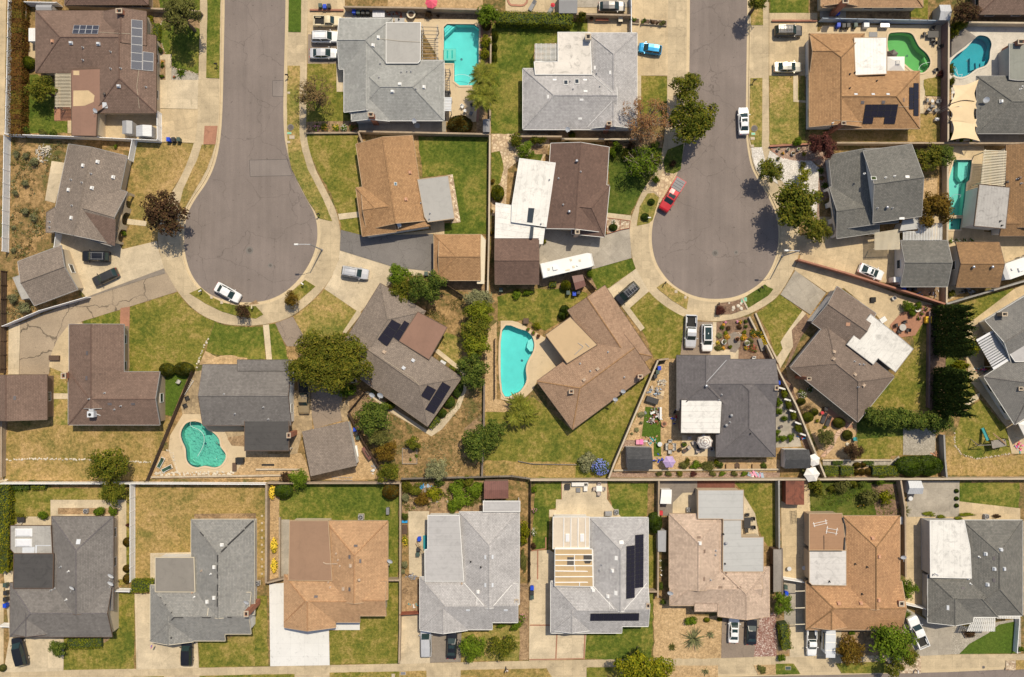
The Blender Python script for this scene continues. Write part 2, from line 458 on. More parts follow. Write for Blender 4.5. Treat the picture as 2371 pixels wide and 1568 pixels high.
  for p,o,d in wins[:6]:
   b=MB();ang=math.atan2(d.y,d.x);ww=1.5
   for dx in(-ww/2,ww/2):b.box(p+o*.04+d*dx+Vector((0,0,1.5)),(.09,.08,1.22),ang)
   for dz in(.93,2.07):b.box(p+o*.04+Vector((0,0,dz)),(ww-.09,.076,.09),ang)
   f=b.build('window','trim_white',s.root,s.c,uv=False)
   g=MB();g.box(p+o*.02+Vector((0,0,1.5)),(ww-.08,.03,1.06),ang);g.build('pane','win_glass',f,s.c,uv=False)
 def make_flats(s):
  for i,(q,z,mat,kind)in enumerate(s.F):
   z=z+i*.007
   a=math.atan2(q[1][1]-q[0][1],q[1][0]-q[0][0])
   mb=MB();mb.prism(q,z-.16,z);fl=mb.build('flat_roof',mat,s.root,s.c,ang=a)
   m2=MB();n=len(q);qq=ccw(q)
   for k in range(n):
    A=Vector((*qq[k],0));B=Vector((*qq[(k+1)%n],0));o=Vector((B.y-A.y,A.x-B.x,0)).normalized()*.05;d=(B-A).normalized()*.05
    m2.face([A+o-d+Vector((0,0,z-.2)),B+o+d+Vector((0,0,z-.2)),B+o+d+Vector((0,0,z+.03)),A+o-d+Vector((0,0,z+.03))])
    m2.face([A+o-d+Vector((0,0,z+.03)),B+o+d+Vector((0,0,z+.03)),B-o-d+Vector((0,0,z+.03)),A-o+d+Vector((0,0,z+.03))])
   m2.build('edge_trim',mat if kind=='plainedge' else s.fasm,fl,s.c,uv=False)
   c=Vector((sum(p[0]for p in q)/n,sum(p[1]for p in q)/n))
   if kind in('walled','plainedge'):
    mb=MB();m=[c+(Vector(p)-c)*(1-.42/max(1.,(Vector(p)-c).length))for p in qq]
    for k in range(n):
     A,B=m[k],m[(k+1)%n];mb.face([(A.x,A.y,0),(B.x,B.y,0),(B.x,B.y,z-.17),(A.x,A.y,z-.17)])
    mb.build('wall',s.wallm,s.root,s.c)
   elif kind=='open':
    for p in q:
     p=Vector(p);p=c+(p-c)*.94
     if s.rz((p.x,p.y),False)is not None:continue
     mb=MB();mb.box((p.x,p.y,z/2-.09),(.12,.12,z-.18));mb.build('post','trim_white',s.root,s.c,uv=False)
 def rz(s,q,flats=True):
  b=None
  for w in s.W:
   z=w.z(q)
   if z is not None and(b is None or z>b):b=z
  if flats:
   for i,(f,z,m,k)in enumerate(s.F):
    if inside(q,f)and(b is None or z+i*.007>b):b=z+i*.007
  return b
 def on(s,x,y,h=0.):
  z=s.E+.6
  for _ in range(5):
   p=P(x,y,z+h);t=s.rz((p.x,p.y));z=t if t is not None else z
  p=P(x,y,z+h);p.z=z;return p
 def frame(s,p):
  e=.15;f=lambda dx,dy:s.rz((p.x+dx,p.y+dy))
  zx0,zx1,zy0,zy1=f(-e,0),f(e,0),f(0,-e),f(0,e)
  if None in(zx0,zx1,zy0,zy1):return Vector((0,0,1))
  n=Vector((-(zx1-zx0)/(2*e),-(zy1-zy0)/(2*e),1))
  if n.z/n.length<.8:return Vector((0,0,1))
  return n.normalized()
 def extra(s,e):
  k=e[0];mb=MB();R,C=s.root,s.c
  if k=='v':
   p=s.on(e[1],e[2],.15);mat=e[3]if len(e)>3 else 'metal_white'
   n=s.frame(p);rz=math.atan2(n.y,n.x)if n.xy.length>.05 else math.pi/2
   mb.box(p+Vector((0,0,.04)),(.62,.62,.05),rz);mb.box(p+Vector((0,0,.2)),(.5,.56,.3),rz,0,.62,.8)
   mb.build('roof_vent',mat,R,C,uv=False)
  elif k=='b':
   p=s.on(e[1],e[2],.05);w,h=e[3]/4*S,e[4]/4*S;n=s.frame(p)
   box_on(mb,p,n,w,h,.07);mb.build('roof_vent',e[5],R,C,uv=False)
  elif k=='p':
   p=s.on(e[1],e[2],.2);mat=e[3]if len(e)>3 else 'metal_grey'
   mb.lathe([(.17,-.1),(.16,.06),(.07,.1),(.065,.4),(.085,.41),(.08,.46)],p,8);mb.build('vent_pipe',mat,R,C,uv=False)
  elif k=='t':
   p=s.on(e[1],e[2],.3);mb.lathe([(.2,-.1),(.16,.12),(.16,.2),(.24,.28),(.26,.4),(.18,.5),(.03,.54)],p,12);mb.build('turbine_vent',e[3]if len(e)>3 else 'metal_bare',R,C,True,uv=False)
  elif k=='c':
   zt=e[6]if len(e)>6 else 5.3;p=P(e[1],e[2],zt);w,d=e[3]/4*S,e[4]/4*S;m=e[5]if len(e)>5 else 'brick_red'
   base=e[7]if len(e)>7 else 0.
   mb.box((p.x,p.y,(zt-.16+base)/2),(w,d,zt-.16-base));ch=mb.build('chimney',m,R,C)
   m2=MB();t=min(w,d)*.22
   for sx,sy,dx,dy in((0,1,w+.1,t),(0,-1,w+.1,t),(1,0,t,d-2*t+.1),(-1,0,t,d-2*t+.1)):
    m2.box((p.x+sx*(w+.1-t)/2,p.y+sy*(d+.1-t)/2,zt-.08),(dx,dy,.16))
   m2.build('chimney_cap',e[8]if len(e)>8 else 'conc_cap',ch,C,uv=False)
   m3=MB();m3.box((p.x,p.y,zt-.2),(w*.5,d*.5,.2));m3.build('flue','soot',ch,C,uv=False)
  elif k=='d':
   p=s.on(e[1],e[2],.7)if s.rz((P(e[1],e[2],3.2).x,P(e[1],e[2],3.2).y))is not None else P(e[1],e[2],3.2)+Vector((0,0,-.3))
   r=e[3]if len(e)>3 else.42
   q=p+Vector((0,0,.75));dsh=Vector((-.25,-.55,.8)).normalized()
   mb.tube(p,q-dsh*.1,.03,.03,6);mb.tube(q-dsh*.05-Vector((0,.2,0)),q+dsh*.45-Vector((0,.32,.1)),.02,.02,5);mb.box(q+dsh*.45-Vector((0,.32,.1)),(.1,.16,.1))
   d=mb.build('satellite_dish','metal_grey',R,C,uv=False);m2=MB();dish(m2,q,dsh,r);m2.build('reflector',e[4]if len(e)>4 else 'metal_pale',d,C,True,uv=False)
  elif k=='k':
   p=s.on(e[1],e[2],.12);w,h=e[3]/4*S,e[4]/4*S;n=s.frame(p)
   box_on(mb,p,n,w,h,.14);f=mb.build('skylight',e[6]if len(e)>6 else 'trim_white',R,C,uv=False)
   m2=MB();box_on(m2,p+n*.142,n,w*.78,h*.78,.03);m2.build('pane',e[5]if len(e)>5 else 'sky_glass',f,C,uv=False)
  elif k=='dome':
   p=s.on(e[1],e[2],.2);w,h=e[3]/4*S,e[4]/4*S
   mb.box(p+Vector((0,0,.08)),(w,h,.16));f=mb.build('skylight','trim_white',R,C,uv=False)
   m2=MB();m2.box(p+Vector((0,0,.25)),(w*.94,h*.94,.18),0,0,.8,.75);m2.build('dome',e[5]if len(e)>5 else 'acrylic',f,C,uv=False)
  elif k=='s':
   q=[s.on(x,y,.12)for x,y in e[1]];nx,ny=e[2],e[3];cm=e[4]if len(e)>4 else 'cells_black';fm=e[5]if len(e)>5 else 'frame_black'
   arr=empty('solar_array',(0,0,0));par(arr,R)
   up_=Vector((0,0,.13));q=[a+up_ for a in q]
   c=sum(q,Vector())/4;nn=(q[2]-q[0]).cross(q[3]-q[1]).normalized();nn=nn if nn.z>0 else-nn
   q=[a-nn*(a-c).dot(nn)for a in q]
   bl=lambda u,v:(q[0]*(1-u)+q[1]*u)*(1-v)+(q[3]*(1-u)+q[2]*u)*v
   for i in range(nx):
    for j in range(ny):
     g=.012
     cs=[bl((i+du)/nx,(j+dv)/ny)for du,dv in((0,0),(1,0),(1,1),(0,1))];cc=sum(cs,Vector())/4
     def ins(d):return[a+(cc-a).normalized()*d for a in cs]
     o=ins(.02);inn=ins(.07);m3=MB();th=nn*.04
     m3.face(up([a for a in inn]),0)
     for a in range(4):
      b=(a+1)%4;m3.face(up([o[a]+nn*.004,o[b]+nn*.004,inn[b]+nn*.004,inn[a]+nn*.004]),1);m3.face([o[a]-th,o[b]-th,o[b]+nn*.004,o[a]+nn*.004],1)
     m3.face(up([a-th for a in o])[::-1],1)
     m3.build('solar_panel',[cm,fm],arr,C)
  elif k=='x':
   pts=[s.on(x,y)for x,y in e[1]];n=len(pts);dz=Vector((0,0,.02))
   pts=ccw([(p.x,p.y,p.z)for p in pts]);pts=[Vector(p)for p in pts]
   for t in tess(pts):mb.face([pts[a]+dz for a in t])
   mb.build(e[3]if len(e)>3 else 'roof_patch',e[2],R,C)
  elif k=='l':
   pts=[]
   for a,b in zip(e[1][:-1],e[1][1:]):
    for t in range(6):pts.append(s.on(a[0]+(b[0]-a[0])*t/6,a[1]+(b[1]-a[1])*t/6)+Vector((0,0,.05)))
   pts.append(s.on(*e[1][-1])+Vector((0,0,.05)))
   mb.path(pts,e[3]if len(e)>3 else.035,5);mb.build(e[4]if len(e)>4 else 'conduit',e[2],R,C,uv=False)
  elif k=='ac':
   p=s.on(e[1],e[2],.6);w=e[3]if len(e)>3 else 1.
   mb.box(p+Vector((0,0,.5*w)),(w*1.05,w*.95,1.*w));mb.box(p+Vector((-.05,.85*w,.42*w)),(w*.8,w*.65,.55*w),0,0,.92);mb.tube(p+Vector((.5*w,0,.2)),p+Vector((w*1.1,-.3,.05)),.05)
   a=mb.build('cooling_unit','metal_pale',R,C,uv=False);m2=MB();m2.tube(p+Vector((-.1*w,-.05*w,1.0*w)),p+Vector((-.1*w,-.05*w,1.0*w+.03)),.25*w,.25*w,16);m2.build('fan_grille','soot',a,C,uv=False)
  elif k=='g':
   A,B=P(*e[1]),P(*e[2]);d=(B-A).normalized();o=Vector((d.y,-d.x,0))
   if o.dot(A-C)<0:o=-o
   a=math.atan2(d.y,d.x);L_=(B-A).length
   for i in range(4):mb.box((A+B)/2+Vector((0,0,.3+i*.55)),(L_,.06,.53),a)
   mb.build('garage_door',e[3]if len(e)>3 else 'trim_white',R,C,uv=False)
  elif k=='arch':
   A,B,n=P(*e[1]),P(*e[2]),e[3];d=(B-A);Lw=d.length;d.normalize();th=.25;hh=2.55;o=Vector((-d.y,d.x,0))*th/2
   bw=Lw/n;prof=[]
   for i in range(n):
    x0=i*bw;r=bw*.36;cx=x0+bw/2;N=10
    arc=[(cx-r,0)]+[(cx-r*math.cos(math.pi*t/N),1.35+r*.85*math.sin(math.pi*t/N))for t in range(N+1)]+[(cx+r,0)]
    poly=[(x0,0)]+arc+[(x0+bw,0),(x0+bw,hh),(x0,hh)]
    for sd in(1,-1):
     pl=[Vector((q[0],q[1],0))for q in poly]
     for t in tess([(q.x,q.y)for q in pl]):mb.face([A+d*pl[a].x+o*sd+Vector((0,0,pl[a].y))for a in t])
    for a,b in zip(arc[:-1],arc[1:]):mb.face([A+d*a[0]+o+Vector((0,0,a[1])),A+d*b[0]+o+Vector((0,0,b[1])),A+d*b[0]-o+Vector((0,0,b[1])),A+d*a[0]-o+Vector((0,0,a[1]))])
   mb.build('arcade',s.wallm,R,C,uv=False)
def up(f):
 n=Vector((0,0,0))
 for i in range(len(f)):a,b=f[i],f[(i+1)%len(f)];n+=Vector(a).cross(Vector(b))
 return list(f)if n.z>=0 else list(f)[::-1]
def box_on(mb,p,n,w,h,t):
 ex=Vector((1,0,0));ex=(ex-n*ex.dot(n)).normalized();ey=n.cross(ex)
 b=[p+ex*sx*w/2+ey*sy*h/2-n*.03 for sx,sy in((-1,-1),(1,-1),(1,1),(-1,1))];tt=[q+n*(t+.03)for q in b]
 mb.mesh(b+tt,[(3,2,1,0),(4,5,6,7),(0,1,5,4),(1,2,6,5),(2,3,7,6),(3,0,4,7)])
def dish(mb,c,d,r,n=16):
 u=d.orthogonal().normalized();w=d.cross(u);vs=[c];rings=3
 for j in range(1,rings+1):
  rr=r*j/rings
  for k in range(n):t=2*math.pi*k/n;vs.append(c+u*rr*math.cos(t)+w*rr*math.sin(t)+d*(.18*rr*rr/r))
 fs=[(0,1+k,1+(k+1)%n)for k in range(n)]
 for j in range(rings-1):
  for k in range(n):a=1+j*n;fs.append((a+k,a+n+k,a+n+(k+1)%n,a+(k+1)%n))
 mb.mesh(vs,fs)
def line(pts,h,top=True):return[P(x,y,h if top else 0)for x,y in pts]
def wall(pts,h,mat,label,t=.2,cap=None,name='block_wall',cat='wall',top=True,step=0.):
 q=line(pts,h,top);q=[Vector((p.x,p.y,0))for p in q]
 c=q[0].copy();root=empty(name,c,0,label,cat);mb,cb=MB(),MB()
 for k,(a,b)in enumerate(zip(q[:-1],q[1:])):
  d=(b-a);L_=d.length;an=math.atan2(d.y,d.x);m=(a+b)/2;e=t/2 if k else 0
  off=d.normalized()*e/2
  mb.box((m.x+off.x*0,m.y+off.y*0,h/2-.04-k*.003),(L_+(t if k else 0)*.5,t-k*.004,h-.08),an)
  cb.box((m.x,m.y,h-.04+k*.003),(L_+t*.6,t+.08,.08),an)
 mb.build('block_course',mat,root,c);cb.build('wall_cap',cap or mat,root,c);return root
def _j(pts,label,h=1.8,sp=2.4,mat='vinyl',top=True,posts=True):
 q=line(pts,h,top);q=[Vector((p.x,p.y,0))for p in q];c=q[0].copy()
 root=empty('vinyl_fence',c,0,label,'fence');np_=0
 for k,(a,b)in enumerate(zip(q[:-1],q[1:])):
  d=b-a;L_=d.length;n=max(1,round(L_/sp));an=math.atan2(d.y,d.x);d.normalize()
  for i in range(n):
   m=a+d*L_*(i+.5)/n;mb=MB();w=L_/n-.14
   mb.box((m.x,m.y,h/2),(w,.05,h-.3),an)
   for j in range(int(w/.3)):mb.box((m.x+d.x*(j*.3-w/2+.3),m.y+d.y*(j*.3-w/2+.3),h/2),(.02,.058,h-.34),an)
   mb.box((m.x,m.y,h-.09),(w,.09,.14),an);mb.box((m.x,m.y,.11),(w,.09,.14),an)
   mb.build('fence_panel',mat,root,c,uv=False)
  for i in range(n+(1 if k==len(q)-2 else 0)):
   m=a+d*L_*i/n;mb=MB();mb.box((m.x,m.y,h/2+.03),(.13,.13,h+.06),an);mb.lathe([(.1,0),(.02,.08)],(m.x,m.y,h+.06),4)
   mb.build('post',mat,root,c,uv=False)
 return root
def _q(pts,label,h=1.7,mat='wood_dark',top=True,gap=.16,lean=0.):
 q=line(pts,h,top);q=[Vector((p.x,p.y,0))for p in q];c=q[0].copy();root=empty('board_fence',c,0,label,'fence')
 mb,pb=MB(),MB();r=random.Random(3)
 for a,b in zip(q[:-1],q[1:]):
  d=b-a;L_=d.length;n=max(1,int(L_/gap));an=math.atan2(d.y,d.x)
  for i in range(n):
   m=a+d*((i+.5)/n);hh=h-r.random()*.06;mb.box((m.x,m.y,hh/2),(gap*.94,.025,hh),an+r.uniform(-.03,.03))
  o=Vector((-d.y,d.x,0)).normalized()*.05
  for z in(.4,h-.35):m=(a+b)/2+o;pb.box((m.x,m.y,z),(L_,.04,.09),an)
  for i in range(int(L_/2.4)+1):m=a+d*min(1,i*2.4/L_)+o*1.8;pb.box((m.x,m.y,h/2),(.1,.1,h+.05),an)
 mb.build('boards',mat,root,c,uv=False);pb.build('rails',mat,root,c,uv=False);return root
def _r(pts,z,mat,label,n,along='x',t=.07,lat=0,name='patio_cover',posts=True,cat='patio cover',pm=None,ph=None):
 """open slatted patio cover; pts: quad (a,b,c,d); slats run a->b, stepped b->c"""
 q=[P(x,y,z)for x,y in pts];c=sum(q,Vector())/4;c.z=0;root=empty(name,c,0,label,cat)
 mb=MB();bl=lambda u,v:(q[0]*(1-u)+q[1]*u)*(1-v)+(q[3]*(1-u)+q[2]*u)*v
 for i in range(n):
  v=(i+.5)/n;a,b=bl(-.01,v),bl(1.01,v);m=(a+b)/2;d=b-a
  mb.box((m.x,m.y,z),(d.length,t,.12),math.atan2(d.y,d.x))
 mb.build('slats',mat,root,c,uv=False);mb=MB()
 for i in range(max(2,lat)):
  u=(i+.3)/(max(2,lat)-.4)if lat else(.08,.92)[i];a,b=bl(u,-.02),bl(u,1.02);m=(a+b)/2;d=b-a
  mb.box((m.x,m.y,z-.14),(d.length,.09,.15),math.atan2(d.y,d.x))
 mb.build('beams',pm or mat,root,c,uv=False)
 if posts:
  for u,v in((.06,.05),(.94,.05),(.94,.95),(.06,.95)):
   p=bl(u,v);mb=MB();mb.box((p.x,p.y,z/2-.11),(.12,.12,z-.22));mb.build('post',pm or mat,root,c,uv=False)
 return root
def card(mb,p,n,s,r,asp=.62,tip=None):
 t=n.orthogonal();b=n.cross(t);a=r.random()*6.283
 u=(t*math.cos(a)+b*math.sin(a)).normalized()if tip is None else(tip-n*tip.dot(n)).normalized()
 w=n.cross(u);k=s*r.uniform(.7,1.3);u=u*k*.5;w=w*k*.5*asp;bend=n*(-k*.12)
 i=len(mb.v);mb.v.extend((tuple(p-u+bend),tuple(p+w),tuple(p+u+bend),tuple(p-w)));mb.f.append((i,i+1,i+2,i+3));mb.m.append(0)
def rdir(r,zmin=-1.):
 z=r.uniform(zmin,1);a=r.random()*6.283;q=math.sqrt(max(0,1-z*z));return Vector((q*math.cos(a),q*math.sin(a),z))
def clumps(rx,ry,z0,z1,r,n,zmin=-.35):
 out=[];c=Vector((0,0,(z0+z1)/2));hz=(z1-z0)/2;sec=[(r.uniform(.82,1.12))for _ in range(9)]
 for _ in range(n):
  d=rdir(r,zmin);a=(math.atan2(d.y,d.x)+math.pi)/6.2832*9;k=sec[int(a)%9]*(1-a%1)+sec[(int(a)+1)%9]*(a%1)
  f=r.random()**.42*.93*k
  out.append(c+Vector((d.x*rx*f,d.y*ry*f,d.z*hz*f)))
 return out
def _x(mb,rx,ry,z0,z1,seed,size=.34,dens=1.,ncl=None,cr=None,gap=0.):
 r=random.Random(seed);R=(rx+ry)/2
 n=ncl or int(11+rx*ry*3.0);cs=clumps(rx,ry,z0,z1,r,n);cc=Vector((0,0,z0+(z1-z0)*.35));hz=(z1-z0)/2
 for c in cs:
  if r.random()<gap:continue
  k=(cr or min(1.15,.3*R+.12))*r.uniform(.65,1.25);m=int(dens*100*k*k/(size*size)*.11)+6
  out=(c-cc).normalized()if(c-cc).length>1e-3 else Vector((0,0,1))
  for _ in range(m):
   d=rdir(r,-.55);p=c+Vector((d.x,d.y,d.z*.8))*k*r.uniform(.6,1.06)
   nn=(d*.75+out*.5+Vector((0,0,.35))+rdir(r)*.55).normalized();card(mb,p,nn,size,r)
 return cs
def limbs(mb,cs,h,r,tr=.2,base=None,twig=0):
 top=Vector((0,0,h*.42));mb.path([Vector((0,0,-.05)),Vector((.05,.03,h*.2)),top],tr,8,0,tr*.7)
 for i,c in enumerate(cs):
  m=top+(c-top)*.5+Vector((r.uniform(-.2,.2),r.uniform(-.2,.2),-.1*(c-top).length))
  rr=tr*r.uniform(.28,.5);mb.tube(top+Vector((0,0,r.uniform(-.5,.1)))*min(1,h/4),m,rr,rr*.6,5);mb.tube(m,c,rr*.6,rr*.2,4)
  for _ in range(twig):
   e=c+rdir(r,-.1)*r.uniform(.5,1.1);mb.tube(m+(c-m)*r.random(),e,rr*.3,rr*.12,3)
def tree(x,y,rad,h,mat,label,ry=None,kind='broad',bark='bark',seed=None,name='tree',cat='tree',size=None,dens=1.,group=None,low=None):
 global TREE_N
 TREE_N+=1;seed=seed or TREE_N*13;rx=rad/4*S;ry=(ry or rad)/4*S
 c=P(x,y,h*.66);root=empty(name,(c.x,c.y,0),0,label,cat,group);r=random.Random(seed)
 z0=h*(.28 if low is None else low);size=size or max(.2,min(.42,.1+.075*rx))
 mb=MB()
 if kind=='broad':
  cs=[];nl=5 if rx>2.2 else 4;rx*=1.06;ry*=1.06;a0=r.random()*6
  for i in range(nl+1):
   a=a0+6.283*i/nl+r.uniform(-.3,.3);q=0 if i==nl else r.uniform(.46,.62);k=r.uniform(.4,.58)if i<nl else.58;m=MB();t0=z0+(h-z0)*(r.uniform(0,.25)if i<nl else.2);t1=h*(r.uniform(.8,.97)if i<nl else 1)
   cs+=[c_+Vector((math.cos(a)*q*rx,math.sin(a)*q*ry,0))for c_ in _x(m,rx*k,ry*k,t0,t1,seed+i*7,size,dens*.85,int(9+rx*ry*k*k*3.6),min(.95,.24*rx*k+.22))]
   j0=len(mb.v);mb.v+=[(x+math.cos(a)*q*rx,y+math.sin(a)*q*ry,z)for x,y,z in m.v];mb.f+=[tuple(j+j0 for j in f)for f in m.f];mb.m+=m.m
 elif kind=='open':cs=_x(mb,rx,ry,z0,h,seed,size*.85,dens*.55,int(16+rx*ry*2.6),min(.8,.2*rx+.2),.1)
 tb=MB();limbs(tb,cs[::4]if kind=='broad' else cs[:46],h,r,max(.1,min(.3,.05*h)),twig=3 if kind=='open' else 0)
 tb.build('trunk',bark,root,uv=False);mb.build('crown',mat,root,uv=False);return root
TREE_N=0
def _b(x,y,rad,mat,label,ry=None,h=None,name='shrub',cat='shrub',group=None,rz=None,z=0.,dens=1.):
 """loose leafy shrub from one of three meshes per foliage"""
 v=RND.randrange(3);key=('shrub',mat,v);rx=rad/4*S;ry_=(ry or rad)/4*S;h=h or min(2.4,(rx+ry_)*.8)
 if key not in PROT:
  mb=MB();_x(mb,.92,.92,.12,1.0,50+v+len(PROT),.2,1.0,26,.34);tb=MB()
  r=random.Random(v);tb.path([Vector((0,0,-.03)),Vector((0,0,.35))],.05)
  for _ in range(6):d=rdir(r,.2);tb.tube((0,0,.15),d*.6+Vector((0,0,.1)),.03,.012,4)
  mb.v+=tb.v;k=len(mb.v)-len(tb.v);mb.f+=[tuple(i+k for i in f)for f in tb.f];mb.m+=[1]*len(tb.f)
  o=mb.build(name,[mat,'bark'],None,(0,0,0),uv=False)
  PROT[key]=o
 else:o=PROT[key].copy();COL.objects.link(o);o.name=name
 for k in('group',):
  if k in o:del o[k]
 c=P(x,y,z+h*.5);o.location=(c.x,c.y,z);o.scale=(rx*1.02,ry_*1.02,h);o.rotation_euler=(0,0,0 if ry else RND.random()*6)
 return tag(o,label,cat,group)
def _e(x,y,rad,mat,label,ry=None,h=1.3,flat=.5,name='clipped_shrub',cat='shrub',group=None,ang=0.,base=0.):
 """tightly clipped ball, dome or bun: a leaf-covered solid"""
 key=('top',mat,flat)
 if key not in PROT:
  r=random.Random(len(PROT));mb=MB();prof=[]
  N=10
  for i in range(N+1):
   t=i/N;a=-math.pi*.5*(1-flat)+t*(math.pi*.5+math.pi*.5*(1-flat));prof.append((max(.02,math.cos(a))*.95,a))
  zs=[math.sin(a)for _,a in prof];lo,hi=zs[0],zs[-1];prof=[(q[0],(z-lo)/(hi-lo)*.97)for q,z in zip(prof,zs)]
  mb.lathe(prof,n=24);mb.m=[1]*len(mb.f)
  for _ in range(2600):
   a=r.random()*6.283;i=r.random()**.7*(N-.001);k=int(i);f=i-k
   rr=prof[k][0]*(1-f)+prof[k+1][0]*f;zz=prof[k][1]*(1-f)+prof[k+1][1]*f;wob=1+.05*noise.noise(Vector((math.cos(a)*3,math.sin(a)*3,zz*3)))
   p=Vector((rr*math.cos(a),rr*math.sin(a),0))*wob*r.uniform(1.,1.07);p.z=zz*r.uniform(1.,1.04)
   n=(Vector((math.cos(a)*.9,math.sin(a)*.9,1.3*(zz-.45)))+rdir(r)*.5).normalized();card(mb,p,n,.13,r)
  PROT[key]=o=mb.build(name,[mat,'leaf_core'],None,(0,0,0),uv=False)
 else:o=PROT[key].copy();COL.objects.link(o);o.name=name
 for k in('group',):
  if k in o:del o[k]
 c=P(x,y,h*.6);o.location=(c.x,c.y,base);o.scale=(rad/4*S,(ry or rad)/4*S,h);o.rotation_euler=(0,0,math.radians(ang))
 return tag(o,label,cat,group)
def _g(pts,w,h,mat,label,wob=.12,size=.22,name='hedge',cat='hedge',top=True,dens=1.,group=None,loose=False):
 """clipped or loose hedge along a line of tops; w in survey units"""
 q=line(pts,h if top else 0,True);q=[Vector((p.x,p.y,0))for p in q];c=q[0].copy();w=w/4*S;r=random.Random(int(abs(q[0].x*97)))
 mb=MB()
 if loose:
  for a,b in zip(q[:-1],q[1:]):
   n=int((b-a).length/1.5)
   for i in range(n):
    c0=a+(b-a)*((i+.5)/n);m=MB();k=r.uniform(.85,1.12);_x(m,1.35,w*.5*k,.3,h*k,i+3,size,1.0,26,.75);j0=len(mb.v);mb.v+=[(x+c0.x,y+c0.y,z)for x,y,z in m.v];mb.f+=[tuple(j+j0 for j in f)for f in m.f];mb.m+=m.m
  o=mb.build(name,[mat,'leaf_core'],None,c,uv=False);return tag(o,label,cat)
 for a,b in zip(q[:-1],q[1:]):
  d=b-a;L_=d.length;d.normalize();o=Vector((-d.y,d.x,0));an=math.atan2(d.y,d.x);m=(a+b)/2
  n=max(1,int(L_/.8))
  for i in range(n):
   mm=a+d*L_*(i+.5)/n;k=1+.1*noise.noise(mm*.9);mb.box((mm.x,mm.y,h*.4*k),(L_/n+.02+i%2*.013,(w-.3)*k,h*.8*k),an+.02*(i%2),0,1.,.9)
 mb.m=[1]*len(mb.f)
 for a,b in zip(q[:-1],q[1:]):
  d=b-a;L_=d.length;d.normalize();o=Vector((-d.y,d.x,0))
  per=w+1.6*h;m=int(dens*L_*per*3.4/(size*size)*.55)
  for _ in range(m):
   t=r.uniform(-.02,1.02);s=r.uniform(-per/2,per/2);base=a+d*L_*t
   k=1+wob*1.6*noise.noise(base*1.1+Vector((0,0,s)))+wob*.6*noise.noise(base*3.1)
   if abs(s)<w/2:p=base+o*s;p.z=h*k*(1-.12*(abs(s)/(w/2))**3)+r.uniform(-.04,.06);nn=Vector((0,0,1))+o*(.7*s/w)
   else:sg=1 if s>0 else-1;p=base+o*sg*(w/2*k+r.uniform(-.03,.07));p.z=h-(abs(s)-w/2)*1.2;nn=o*sg+Vector((0,0,.4))
   card(mb,p,(nn+rdir(r)*.55).normalized(),size,r)
 o=mb.build(name,[mat,mat if 'red' in mat else 'leaf_core'],None,c,uv=False);return tag(o,label,cat,group)
def frond(mb,base,d,L_,droop,wid,r,leaf=True,n=7):
 pts=[];side=Vector((-d.y,d.x,0)).normalized()
 for i in range(n+1):
  t=i/n;p=base+d*L_*t+Vector((0,0,-droop*L_*t*t));pts.append(p)
 for i in range(n):
  a,b=pts[i],pts[i+1];t=(i+.5)/n
  if leaf:
   for sg in(1,-1):
    for k in range(4):
     s0=a+(b-a)*(k/4);s1=a+(b-a)*((k+1.25)/4);ln=wid*math.sin(math.pi*min(1,.12+t*.86))*r.uniform(.8,1.15)
     e=s1+side*sg*ln+d*ln*.55+Vector((0,0,-.25*ln+.05));mb.face([s0,s1,e])
  else:
   w0,w1=wid*(1-i/n)**.6,wid*(1-(i+1)/n)**.6;up_=Vector((0,0,wid*.25))
   mb.face([a-side*w0+up_,a,b,b-side*w1+up_]);mb.face([a,a+side*w0+up_,b+side*w1+up_,b])
 mb.path(pts,.03,4,0,.01)
def palm(x,y,rad,h,mat,label,n=26,leaf=True,wid=.5,droop=.55,name='palm_tree',cat='palm',heads=((0,0,1.),),rise=.75,bark='bark',trunk=True):
 c=P(x,y,h);R=rad/4*S;root=empty(name,(c.x,c.y,0),0,label,cat);r=random.Random(int(x+y));mb,tb=MB(),MB()
 for hx,hy,k in heads:
  hp=Vector((hx*R,hy*R,h*k))
  if trunk:tb.path([Vector((hx*R*.6,hy*R*.6,-.05)),Vector((hx*R*.85,hy*R*.85,h*k*.5)),hp],.17,8,0,.12)
  for i in range(n):
   a=6.283*i/n+r.uniform(-.15,.15);el=r.uniform(.05,rise)*1.2;d=Vector((math.cos(a)*math.cos(el),math.sin(a)*math.cos(el),math.sin(el)))
   frond(mb,hp,d,R*r.uniform(.8,1.05)*(.75+.35*math.cos(el)),droop*r.uniform(.7,1.2),wid,r,leaf)
 if trunk:tb.build('trunk',bark,root,uv=False);mb.build('crown',mat,root,uv=False)
 else:
  mb.build('crown',mat,root,uv=False);tb.lathe([(.2,0),(.22,.1),(.12,max(.15,h))],n=10);tb.build('stem',bark,root,uv=False)
 return root
def _o(x,y,rad,mat,label,n=34,name='agave',cat='plant',h=.1,wid=.09,group=None):
 return palm(x,y,rad,h,mat,label,n,False,wid,.28,name,cat,rise=1.05,trunk=False)
